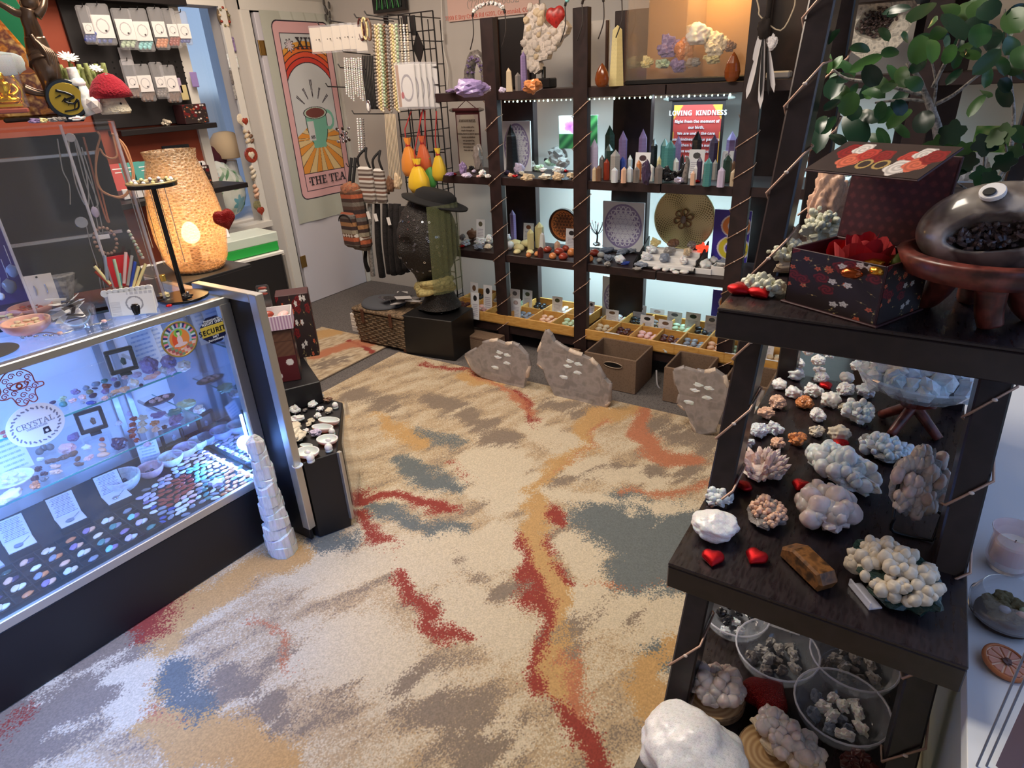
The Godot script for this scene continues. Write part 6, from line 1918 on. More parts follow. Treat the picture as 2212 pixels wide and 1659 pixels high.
func mannequin()->void:
	var at:=onz(926,520,-2.93)
	var k:=per(at)
	var h:=thing("mannequin_head","black mesh mannequin head set with rings, wearing a dark hat and yellow scarf","mannequin head",at)
	h.basis=yaw(-0.42)
	var base:=ico_sphere(4)
	var hw:=130*k/2
	var hh:=196*k/2
	var v:=PackedVector3Array()
	for p:Vector3 in base[0]:
		var o:=p
		var low:=clampf(-p.y,0.0,1.0)
		o.x*=1.0-0.42*low*low
		o.z*=1.0-0.3*low*low
		if p.z>0.0:
			o.z+=0.2*exp(-pow(p.x/0.16,2.0)-pow((p.y+0.12)/0.24,2.0))
			o.z+=0.07*exp(-pow(p.x/0.28,2.0)-pow((p.y+0.5)/0.1,2.0))
			o.z-=0.1*(exp(-pow((p.x-0.33)/0.18,2.0)-pow((p.y-0.08)/0.12,2.0))+exp(-pow((p.x+0.33)/0.18,2.0)-pow((p.y-0.08)/0.12,2.0)))
			o.z+=0.09*exp(-pow((p.y-0.25)/0.12,2.0)-pow(p.x/0.5,2.0))
			o.z+=0.12*exp(-pow(p.x/0.25,2.0)-pow((p.y+0.86)/0.14,2.0))
		v.append(o*V3(hw,hh,hw*1.0))
	var skin:=mat("black sequin mesh",rgb(44,40,38),0.45,0.4)
	skin.heightmap_enabled=true
	skin.heightmap_texture=noise_tex("sequin",[],0.25,128)
	skin.heightmap_scale=0.8
	skin.uv1_triplanar=true
	skin.uv1_scale=O3*8.0
	part("head",mk(v,base[1],true),skin,h)
	part("neck",lathe([V2(0.13,-hh*1.5),V2(0.1,-hh*1.3),V2(0.075,-hh*1.0),V2(0.08,-hh*0.7),V2(0.0001,-hh*0.6)],24),skin,h,V3(0.02,0,-0.03))
	var g:=Geo.new()
	var q:=RandomNumberGenerator.new()
	q.seed=12
	for i in 240:
		var p:Vector3=v[q.randi() % v.size()]
		if p.z<-0.02:continue
		var big:=q.randf()
		g.add(lathe_geo([V2(0.0035,0),V2(0.0062,0),V2(0.0062,0.0015),V2(0.0035,0.0015),V2(0.0035,0)],8),Transform3D(facing_y(p/V3(hw,hh,hw))*SC(O3*(0.8+big*0.6)),p*1.008))
	var rings:=part("silver_rings",done(g),M_steel(),h)
	rings.set_meta("kind","stuff")
	part("hat_brim",lathe([V2(hw*0.6,0),V2(hw*1.08,-0.015),V2(hw*1.1,-0.005),V2(hw*0.6,0.014)],34),mat("black felt",rgb(16,15,17),0.95),h,V3(0.02,hh*0.84,-0.06),rot(-0.25,0,-0.12))
	part("hat_crown",lathe([V2(hw*0.72,0),V2(hw*0.66,0.04),V2(hw*0.5,0.06),V2(0.0001,0.055)],30),mats["black felt"],h,V3(0.02,hh*0.84,-0.06),rot(-0.25,0,-0.12))
	var veil:=mat("olive veil",Color(0.5,0.52,0.36,0.4),0.9,0.0,{"transparency":BaseMaterial3D.TRANSPARENCY_ALPHA})
	var vg:=Geo.new()
	for i in 12:
		for j in 10:
			var f:=func(a,b):return V3(sin(1.15+a*0.1)*hw*(1.12+0.02*sin(a*3.0)),hh*(0.85-b*0.19),cos(1.15+a*0.1)*hw*1.12)*V3(1.0-0.1*b/9.0,1,1)
			vg.quad(f.call(i,j+1),f.call(i+1,j+1),f.call(i+1,j),f.call(i,j))
	part("veil",done(vg),veil,h)
	var sc:=Geo.new()
	for i in 5:
		var pts:=[]
		for a in 21:pts.append(V3(cos(a*TAU/20)*(0.1+0.02*sin(a+i)),-hh*0.92-i*0.014+0.03*cos(a*TAU/20),sin(a*TAU/20)*(0.1+0.012*cos(a*2+i))))
		sc.add(tube_geo(pts,0.02,8))
	part("scarf",done(sc,true),stone("straw scarf",[rgb(176,156,92),rgb(206,190,128),rgb(140,120,74)],0.95,14.0),h,V3(0.02,0,0))
	var st:=thing("head_stand","small dark pedestal under the mannequin head on the black box","stand",V3(at.x+0.01,0.262,at.z-0.02))
	part("block",bx(V3(0.2,maxf(0.02,at.y-hh*1.5-0.264),0.2),0.01),mats["gloss black"],st,V3(0,maxf(0.02,at.y-hh*1.5-0.264)/2,0))

func floor_goods()->void:
	# wicker hamper
	var a:=ony(782,738,0.0)
	var b:=ony(882,764,0.0)
	var z0:=minf(a.z,b.z)
	var c:=thing("wicker_basket","brown wicker lidded hamper with leather straps on the floor by the rack","basket",V3((a.x+b.x)/2,0,-2.88))
	var w:=b.x-a.x
	var wick:=stone("wicker weave",[rgb(96,76,58),rgb(140,116,90),rgb(70,54,42)],0.85,12.0)
	var q:=RandomNumberGenerator.new()
	q.seed=2
	for lev in 14:
		var y:=0.03+lev*0.0145
		var grow:=0.92+lev*0.007
		var pts:=[]
		for i in 49:
			var t:=i/48.0*4.0
			var s:=int(t) % 4
			var f:=fmod(t,1.0)*2.0-1.0
			var p:=[V3(f*w/2,y,0.13),V3(w/2,y,-f*0.13),V3(-f*w/2,y,-0.13),V3(-w/2,y,f*0.13)][s] as Vector3
			p=p*V3(grow,1,grow)
			var n:=V3(p.x/w,0,p.z/0.26).normalized()
			pts.append(p+n*0.004*(1.0 if (i+lev) % 2 else -1.0))
		part("woven_strand",tube(pts,0.0085,5),wick,c)
	part("inner_shell",bx(V3(w*0.93,0.21,0.24),0.01),mat("dark wicker core",rgb(52,40,32),0.9),c,V3(0,0.125,0))
	part("lid_rim",bx(V3(w*1.04,0.025,0.29),0.008),wick,c,V3(0,0.245,0))
	part("lid_cushion",lathe([V2(0.0001,0),V2(0.98,0),V2(1.0,0.3),V2(0.9,0.8),V2(0.0001,1.0)],32),mat("slate fabric lid",rgb(70,72,78),0.8),c,V3(-0.06,0.257,0),SC(V3(w*0.36,0.035,0.14)))
	for x in [-0.12,0.12]:part("leather_strap",bx(V3(0.024,0.09,0.012),0.003),mat("brown leather",rgb(84,50,34),0.5),c,V3(x,0.215,0.148))
	for x in [-1,1]:part("corner_foot",bx(V3(0.03,0.03,0.03),0.006),mats["brown leather"],c,V3(x*w*0.44,0.015,0.11))
	for i in 9:single("foil_packet",bx(V3(0.1,0.006,0.07),0.002),mat("silver film",rgb(150,146,150),0.18,0.85) if i % 2 else printed("packprint",32,32,func(x,y):return rgb(210,206,204) if fmod(x*5.0+sin(y*9.0),1.0)<0.5 else rgb(90,84,84),0.4),"crinkled silver packet in the heap on the wicker hamper","packet",c.position+V3(0.02+0.045*(i % 5),0.285+0.007*i,-0.05+0.045*(i % 3)),rot(0.2*sin(i*2.0),i*0.9,0.2*cos(i*1.3)),"silver packets on the hamper")
	# black cube and white boxes
	var k:=ony(952,778,0.0)
	var bb:=thing("black_cube","plain black display cube on the floor beside the bookcase","display cube",V3(k.x-0.1,0,k.z-0.135))
	part("cube",bx(V3(0.36,0.26,0.27),0.004),mat("satin black",rgb(15,14,16),0.4),bb,V3(0,0.131,0),yaw(0.12))
	for i in 3:
		var wb:=thing("white_box",["lowest white carton stacked behind the hamper","middle white carton stacked behind the hamper","top white carton stacked behind the hamper"][i],"box",V3(a.x-0.1,0.001+i*0.046,-2.99))
		part("carton",bx(V3(0.2,0.044,0.2),0.003),M_white(),wb,V3(0,0.022,0))
		part("flap_line",bx(V3(0.196,0.003,0.001),0.0003),mats["pale grey tag"],wb,V3(0,0.03,0.1005))
# ---------------------------------------------------------------- goods on the bookcase
const Y4:=1.495
const Y3:=1.05
const Y2:=0.605

# crystal tower whose foot is seen at (px, foot) and tip at row top, w pixels wide
func tower(k:String,px:float,foot:float,top:float,w:float,y:float,label:String,tip:=0.2,taper:=1.0,sides:=6)->void:
	var p:=ony(px,foot,y)
	var h:=onz(px,top,p.z).y-y
	var r:=w*per(p)/2
	single("crystal_tower",point(1.0,0.5,sides,tip,taper),pm(k),label,"crystal tower",V3(p.x,y,p.z),yaw(px*0.7)*SC(V3(r*2.1,h,r*2.1)))

func petals(x:float,y:float,w:float)->bool:
	for i in range(-3,4):
		for j in range(-3,4):
			var c:=V2(i+j*0.5,j*0.866)*0.118
			if c.length()>0.36:continue
			if absf(V2(x-0.5,y-0.5).distance_to(c)-0.118)<w:return true
	return false

func lattice(key:String,paper:Color,disc_c:Color,line:Color,w:=0.009)->Material:
	return printed(key,144,144,func(x,y):
		var d:=V2(x-0.5,y-0.5).length()
		if d>0.46:return paper
		if d<0.42 and petals(x,y,w):return line
		return disc_c,0.5)

func picture(called:String,label:String,x0:float,y0:float,x1:float,y1:float,z:float,m:Material,category:="picture",deep:=0.012)->Node3D:
	var a:=onz(x0,y0,z)
	var b:=onz(x1,y1,z)
	var w:=absf(b.x-a.x)
	var h:=absf(b.y-a.y)
	var o:=thing(called,label,category,V3((a.x+b.x)/2,minf(a.y,b.y),z))
	part("board",bx(V3(w,h,deep),0.0015),M_paper(),o,V3(0,h/2,-deep/2-0.001))
	part("print",sheet(w,h),m,o,V3(0,h/2,0.0))
	return o

func build_books_goods()->void:
	wall_pictures()
	tower_row()
	var w2:="on the second shelf of the rack side bookcase"
	gems([["am","druse",1000,364,20,V3(1,1.5,0.8)],["sm","druse",1034,345,36,V3(1,1.6,0.5)],["bk","rough",1018,362,14],["am","druse",972,376,26,V3(1,0.35,0.7)],["li","druse",1008,378,30,V3(1,0.4,0.8)],["li","pebble",1024,370,13],["wq","rough",1042,374,20,V3(1,0.8,0.8)],["ro","rough",1034,381,14,V3(1,0.4,0.8)],["wq","rough",1054,380,14],
		["li","rough",1116,352,18,V3(1,1.3,0.9)],["li","druse",1122,364,24,V3(1,1.0,0.9)],["da","druse",1094,372,18],["gr","druse",1146,358,25,V3(1,0.8,0.8)],["gn","rough",1166,362,24],["wq","rough",1173,366,18],["gr","druse",1204,336,58,V3(1,0.7,0.6)],["gn","druse",1190,350,28],["gr","druse",1216,352,30,V3(1,0.9,0.8)],["bk","rough",1180,345,12],["wq","rough",1206,366,28,V3(1,0.5,0.8)],
		["ta","rough",1140,382,32,V3(1,0.5,0.8)],["cr","rough",1176,381,32,V3(1,0.45,0.8)],["ta","rough",1206,380,28,V3(1,0.65,0.8)],["ta","rough",1234,379,22,V3(1,0.7,0.8)],["pe","rough",1104,378,15],["cr","rough",1127,374,14]],Y3,w2)
	tower("bk",1107,371,268,28,Y3,"tall black and white streaked tower before the purple mandala card",0.25,0.75)
	for q in [[981,379,"beside the amethyst slices left of the first post"],[1113,383,"in front of the streaked black tower"],[1222,372,"behind the tan fossils"],[1311,388,"below the red brown tower"],[1403,389,"under the white point of the tower row"],[1506,394,"below the second stone card of the tower row"]]:foil_heart("","tiny red foil heart %s" % q[2],q[0],q[1],13,Y3)
	# third shelf
	var w3:="on the third shelf of the rack side bookcase"
	gems([["cr","druse",984,528,18,V3(1,0.9,0.9)],["ic","rough",1006,524,24],["br","druse",1020,505,24,V3(1,1.1,0.5)],["wq","rough",1038,520,30,V3(1,0.6,0.7)],["gr","druse",998,512,15,V3(1,1,1)],["gb","rough",1034,533,32,V3(1,0.4,0.7)],["wq","druse",1058,516,18,V3(1,1.2,1)],["cr","druse",1054,533,20],["wq","pebble",1100,530,24,V3(1,0.8,0.8)],
		["ye","pebble",1113,524,26],["ye","egg",1121,534,24,V3(1,0.7,0.8)],["ye","pebble",1136,526,26],["wq","druse",1098,514,12,V3(1,1.5,1)],["ye","egg",1117,543,19,V3(1,0.55,0.8)],["ye","egg",1145,544,19,V3(1,0.55,0.8)],["or","egg",1142,550,14,V3(1,0.8,0.8)],["or","egg",1160,548,14,V3(1,0.8,0.8)],["re","egg",1183,538,19,V3(1,0.7,0.8)],["or","egg",1194,552,20,V3(1,0.7,0.8)],["re","egg",1208,542,22,V3(1,0.7,0.8)],["re","egg",1217,553,21,V3(1,0.75,0.8)],["re","egg",1222,536,17,V3(1,0.8,0.8)],["or","egg",1235,544,20,V3(1,0.9,0.9)],
		["re","egg",1284,545,22,V3(1,0.7,0.8)],["or","egg",1274,558,16,V3(1,0.9,0.9)],["gr","egg",1299,550,18,V3(1,0.7,0.8)],["gr","pebble",1295,562,16],
		["gb","rough",1310,540,34,V3(1,0.4,0.4)],["gb","rough",1316,556,26,V3(1,0.6,0.6)],["gb","rough",1345,544,36,V3(1,0.4,0.5)],["ic","druse",1340,560,30,V3(1,0.7,0.7)],["gb","rough",1366,540,24],["bl","rough",1352,568,22,V3(1,0.4,0.6)],["gb","rough",1384,572,32,V3(1,0.5,0.6)],["gr","rough",1376,580,20,V3(1,0.4,0.6)],["gr","rough",1312,570,18]],Y2,w3)
	tower("am",1110,519,453,13,Y2,"slim tall purple banded tower beside the first post on the third shelf",0.16)
	tower("ye",1147,538,494,15,Y2,"shorter honey yellow tower among the yellow eggs")
	tower("ye",1166,534,479,18,Y2,"taller honey yellow tower among the yellow eggs")
	tower("wq",1172,540,502,15,Y2,"pale white obelisk touching the yellow towers",0.12,0.55,4)
	tower("dk",1168,556,533,13,Y2,"stubby dark brown point before the orange eggs")
	tower("pe",1204,538,519,14,Y2,"short peach point behind the red eggs",0.4)
	tower("dk",1501,555,516,13,Y2,"dark brown feather shaped obelisk in the sample tray",0.5,0.9)
	for q in [[1386,562,"before the lattice card on the third shelf"],[1420,569,"at the front corner of the sample tray"],[1487,572,"at the far front corner of the sample tray"],[997,535,"among the pale clusters left of the first post"]]:foil_heart("","tiny red foil heart %s" % q[2],q[0],q[1],14,Y2)
	gems([["wq","pebble",1419,579,19,V3(1,0.5,0.7)],["wq","pebble",1438,582,19,V3(1,0.5,0.7)],["wq","pebble",1454,583,15,V3(1,0.5,0.7)],["wq","pebble",1460,588,16,V3(1,0.5,0.7)],["wq","pebble",1478,587,20,V3(1,0.5,0.7)],["wq","grape",1524,572,42,V3(1,0.6,0.6)],["wq","grape",1542,562,34,V3(1,0.5,0.6)],["gb","rough",1562,566,26],["sm","rough",1578,568,20]],Y2,"on the third shelf near the ladder stand")
	for q in [[1038,522,22,46,0,"grey stone card behind the white clusters"],[1141,524,25,40,1,"orange leaf stone card behind the yellow eggs"],[1233,540,27,44,2,"dark stone card before the round wooden lattice"]]:stand_card(q[5],q[0],q[1],Y2,q[2],q[3],[rgb(110,104,80),rgb(150,84,50),rgb(40,34,38)][q[4]],10+q[4])
	# round wooden lattice lamp
	var lt:=onz(1218,486,-3.42)
	var dl:=thing("lattice_disc","round dark rimmed wooden disc with an orange circle lattice on the third shelf","wall disc",lt)
	var kr:=per(lt)*35.0
	part("rim",lathe([V2(kr*0.9,-0.01),V2(kr,-0.01),V2(kr,0.012),V2(kr*0.9,0.012),V2(kr*0.9,-0.01)],40),mat("walnut",rgb(66,40,28),0.5),dl,Z3,rot(PI/2,0,0))
	part("lattice_print",uv_disc(kr*0.93),lattice("orangelattice",rgb(204,120,62),rgb(206,126,68),rgb(80,42,26)),dl)
	# gold perforated disc with a beetle like centre
	var gd:=onz(1478,472,-3.44)
	var gdisc:=thing("gold_disc","big round golden perforated metal disc standing on the third shelf","metal disc",gd)
	var kg:=per(gd)
	var goldm:=mat("pale gold metal",rgb(206,196,150),0.34,0.8)
	var gg:=Geo.new()
	for ring in 15:
		var r0:=(18.0+ring*3.3)*kg
		for i in 44:
			var a:=TAU*(i+(0.5 if ring % 2 else 0.0))/44
			var wv:=1.15+0.75*sin(a*4.0)
			var c:=V3(cos(a),sin(a),0)*r0
			var t:=V3(-sin(a),cos(a),0)
			var n:=V3(cos(a),sin(a),0)
			gg.quad(c-t*r0*0.02*wv+V3(0,0,0.004),c-n*1.3*kg*wv+V3(0,0,0.004),c+t*r0*0.02*wv+V3(0,0,0.004),c+n*1.3*kg*wv+V3(0,0,0.004))
	part("disc",disc(66*kg,0.006,48),goldm,gdisc,V3(0,0,-0.003),rot(PI/2,0,0))
	part("openwork",done(gg),mat("dull brass shade",rgb(120,112,76),0.5,0.6),gdisc)
	part("rim",lathe([V2(64*kg,-0.005),V2(67*kg,-0.005),V2(67*kg,0.006),V2(64*kg,0.006),V2(64*kg,-0.005)],48),goldm,gdisc,Z3,rot(PI/2,0,0))
	for i in 6:
		var a:=i*PI/3+0.3
		part("scroll_petal",tube(curve([V3(cos(a)*4,sin(a)*4,5)*kg,V3(cos(a+0.35)*17,sin(a+0.35)*17,7)*kg,V3(cos(a)*21,sin(a)*21,6)*kg,V3(cos(a-0.35)*17,sin(a-0.35)*17,7)*kg,V3(cos(a)*4,sin(a)*4,5)*kg]),1.4*kg,6),mat("aged copper",rgb(140,108,80),0.4,0.7),gdisc)
	part("centre_stone",rock("egg",0,2),pm("sm"),gdisc,V3(0,-1*kg,5*kg),SC(V3(13,19,8)*kg))
	# sample tray with back row
	var s0:=onz(1388,574,-3.13)
	var st:=thing("sample_tray","black open tray with white stepped compartments before the gold disc","tray",V3(onz(1440,560,-3.2).x,Y2,-3.26))
	part("tray_base",bx(V3(0.33,0.012,0.22),0.002),mats["satin black"],st,V3(0,0.007,0))
	for x in [-1,1]:part("tray_side",slab([V2(-0.11,0),V2(0.11,0),V2(0.11,0.02),V2(-0.11,0.12)],0.006),mats["satin black"],st,V3(x*0.165,0.002,0),yaw(-PI/2))
	for i in 3:part("white_step",bx(V3(0.3,0.02+0.022*i,0.06),0.002),M_paper(),st,V3(0,0.02+0.011*i,0.07-0.062*i))
	for i in 9:
		var kk:String=["ic","gb","wq","ic","gr","ta","ye","br","sm"][i]
		single("sample_stone",rock("druse" if i<4 else "rough",i % 6,2),pm(kk),"%s sample stone in the white steps of the black tray, %s row" % [PAL[kk][0],["front","middle","rear"][i/3]],"stone",st.position+V3(-0.11+0.1*(i % 3),0.055+0.024*(i/3),0.06-0.062*(i/3)),yaw(i)*SC(V3(0.07,0.05,0.045)),"sample stones in the black tray")
	var rl:=thing("red_salt_lamp","small red glowing faceted lamp behind the sample tray","lamp",V3(onz(1518,522,-3.33).x,Y2+0.04,-3.33))
	part("glow_body",rock("rough",3,2,V3(0.07,0.07,0.05)),mat("red lamp glow",rgb(220,80,60),0.4,0.0,{"emission_enabled":true,"emission":Color(1.0,0.25,0.12),"emission_energy_multiplier":0.9}),rl,V3(0,0.05,0))
	part("foot",bx(V3(0.06,0.04,0.04),0.004),mat("walnut",rgb(66,40,28),0.5),rl,V3(0,-0.015,0))
	for q in [[1513,592,0.03,"low white oval tray of dark chips at the shelf edge"],[1558,596,0.045,"square white box of grey chips at the shelf edge"]]:
		var p:=ony(q[0],q[1],Y2)
		var o:=thing("chip_tray",q[3],"tray",p)
		var kk:=per(p)
		for s in [[0,1,46,3],[0,-1,46,3],[1,0,3,36],[-1,0,3,36]]:part("side",bx(V3(s[2]*kk,q[2],s[3]*kk),0.002),M_paper(),o,V3(s[0]*21.5*kk,q[2]/2,s[1]*17*kk-17*kk))
		part("floor_board",bx(V3(44*kk,0.004,34*kk),0.001),M_paper(),o,V3(0,0.003,-17*kk))
		for i in 12:part("chip",rock("rough",i % 6,1),pm("sm" if i % 2 else "gr"),o,V3(-14+9*(i % 4),0,-26+9*(i/4))*kk+V3(0,q[2]*0.8,0),yaw(i)*SC(V3(10,5,8)*kk))
	# small wire tree
	var tp:=ony(1289,532,Y2)
	var wt:=thing("wire_tree","small grey wire tree with pink bead leaves on the third shelf","tree ornament",tp)
	part("base",rock("rough",2,1,V3(0.045,0.03,0.04)),pm("sm"),wt,V3(0,0.013,0))
	part("trunk",tube(curve([V3(0,0.02,0),V3(0.004,0.06,0),V3(0,0.095,0)]),0.005,6),mat("dark wire",rgb(62,56,56),0.5,0.5),wt)
	for i in 12:
		var a:=i*0.55-1.2
		var e:=V3(0.045*sin(i*2.1),0.1+0.05*absf(cos(i*1.3)),0.02*cos(i*3.0))
		part("branch",tube(curve([V3(0,0.07,0),e*0.6+V3(0,0.02,0),e],3),0.0016,4),mats["dark wire"],wt)
		part("bead_leaf",rock("pebble",i % 6,1),pm("ro" if i % 2 else "sm"),wt,e,SC(O3*0.009))
	top_shelf()
	trays()
	under_shelf()
	string_lights()

func uv_disc(r:float,n:=40)->ArrayMesh:
	var g:=Geo.new()
	var ov:=oval(r,r,n)
	for i in n:
		var u:Vector2=ov[i]
		var w:Vector2=ov[(i+1) % n]
		g.tri(Z3,V3(u.x,u.y,0),V3(w.x,w.y,0))
		for k in [Vector2.ZERO,u,w]:g.uv.append(V2(0.5+k.x/r/2,0.5-k.y/r/2))
	return done(g)

func scroll(called:String,label:String,x0:float,y0:float,x1:float,y1:float,z:float,m:Material,rod:Material,head:String,ink:Material,lines:=[])->void:
	var a:=onz(x0,y0,z)
	var b:=onz(x1,y1,z)
	var w:=b.x-a.x
	var h:=a.y-b.y
	var o:=thing(called,label,"wall hanging",V3((a.x+b.x)/2,a.y,z))
	part("cloth_border",bx(V3(w,h,0.004),0.001),rod,o,V3(0,-h/2,-0.004))
	part("print",sheet(w*0.9,h*0.9),m,o,V3(0,-h/2-h*0.025,0.0))
	part("rod",tube([V3(-w*0.56,0,0.004),V3(w*0.56,0,0.004)],0.011,8),rod,o)
	for s in [-1,1]:part("rod_end",lathe([V2(0.0001,0),V2(0.014,0),V2(0.006,0.03),V2(0.0001,0.034)],10),mat("grey finial",rgb(140,134,126),0.5),o,V3(s*w*0.55,0,0.004),rot(0,0,-s*PI/2))
	part("cord",tube([V3(-w*0.45,0,0),V3(0,w*0.3,0),V3(w*0.45,0,0)],0.0025,4),rod,o)
	part("lettering",letters(head,w*0.085,0.001),ink,o,V3(0,-h*0.17,0.003))
	for i in lines.size():part("lettering",letters(lines[i],w*0.048,0.001),ink,o,V3(0,-h*0.27-i*w*0.105,0.003))

func wall_pictures()->void:
	var cut:=func(x,y):return (y<0.2 and absf(x-0.5)>0.26+y*1.1)
	var red:=printed("redscroll",48,96,func(x,y):return rgb(222,160,52) if y<0.2 and absf(x-0.5)>0.3+y*1.0 or y>0.35 and absf(x-0.5)>0.47 else rgb(196,62,56),0.7)
	scroll("red_banner","red and gold cloth banner headed LOVING KINDNESS on the wall behind the towers",1452,214,1552,392,-3.6,red,mat("dark banner cloth",rgb(34,18,20),0.8),"LOVING  KINDNESS",M_paper(),["Right from the moment of","our birth,","We are under the care","and kindness of our parents","and then later on our life","when we are oppressed","by sickness","and become old","we are again dependent","on the kindness of others","since at the beginning","and end of our lives"])
	var pale:=printed("palescroll",48,96,func(x,y):return rgb(196,178,172) if y<0.2 and absf(x-0.5)>0.28+y*1.0 else rgb(206,194,176),0.7)
	scroll("pale_banner","pale parchment banner headed AWARENESS with dark red rods on the wall",982,238,1043,372,-3.6,pale,mat("maroon rod",rgb(86,24,30),0.6),"AWARENESS",mat("brown ink",rgb(120,104,92),0.7),["In the midst of a","single thought or","feeling there is aware space","known as wisdom","not grasped by","awareness still","nor judged it is","free and open"])
	var fol:=lattice("purplelattice",rgb(228,232,238),rgb(150,140,184),rgb(232,234,244),0.012)
	picture("lattice_card","white card with a purple circle lattice standing behind the streaked tower",1084,262,1148,378,-3.38,fol)
	picture("lattice_card","white card with a purple circle lattice on the third shelf, whole circle in view",1303,434,1388,545,-3.42,fol)
	picture("lattice_card","white card with a purple circle lattice behind the stone trays at the bottom",1302,596,1381,700,-3.5,fol)
	var orchid:=printed("orchid",80,80,func(x,y):
		var c:=rgb(226,234,236)
		if y>0.55 or x>0.62:c=rgb(70,130,70).lerp(rgb(30,70,40),0.5+0.5*sin(x*23.0+y*17.0))
		for q in [[0.3,0.32,0.17],[0.48,0.42,0.17]]:
			var d:=V2(x-q[0],y-q[1])
			if d.length()<q[2]*(0.75+0.25*absf(cos(atan2(d.y,d.x)*2.5))):c=rgb(176,80,190).lerp(rgb(220,150,226),d.length()/q[2])
		if V2(x-0.45,y-0.75).length()<0.07:c=rgb(120,84,60)
		return c,0.4)
	picture("orchid_picture","small colour picture of purple orchids on the wall behind the second post",1207,250,1290,322,-3.6,orchid)
	var eight:=printed("eight",72,128,func(x,y):
		var c:=rgb(62,52,160).lerp(rgb(80,66,190),x)
		for q in [[0.62,0.3,0.3,rgb(246,150,70)],[0.6,0.74,0.34,rgb(226,210,60)]]:
			var d:=absf(V2((x-q[0]),(y-q[1])*1.78).length()-q[2])
			if d<0.07:c=q[3]
			elif d<0.12:c=rgb(236,230,236)
		return c,0.45)
	picture("figure_eight_card","violet card with a glowing orange and yellow figure eight on the third shelf",1545,452,1612,568,-3.4,eight)
	picture("violet_card","violet card partly hidden behind the ladder stand at the bottom row",1541,625,1600,720,-3.5,eight)
	# dark and pale panels standing on the top shelf
	for q in [[1076,42,1140,186,"black framed panel behind the pink crystal slab","black"],[1272,46,1312,186,"grey panel in a dark frame behind the amber drop","grey"],[1352,28,1416,176,"dark wood panel behind the acrylic mineral case","black"]]:
		var o:=picture("framed_panel",q[4],q[0],q[1],q[2],q[3],-3.46,mats["satin black"] if q[5]=="black" else mat("warm grey wall paint",rgb(196,190,184),0.8),"panel",0.02)
		for s in [-1,1]:part("frame_side",bx(V3(0.014,onz(q[0],q[1],-3.46).y-Y4,0.016),0.002),mats["walnut"] if mats.has("walnut") else mat("walnut",rgb(66,40,28),0.5),o,V3(s*absf(onz(q[2],q[1],-3.46).x-onz(q[0],q[1],-3.46).x)/2,(onz(q[0],q[1],-3.46).y-Y4)/2,0.006))

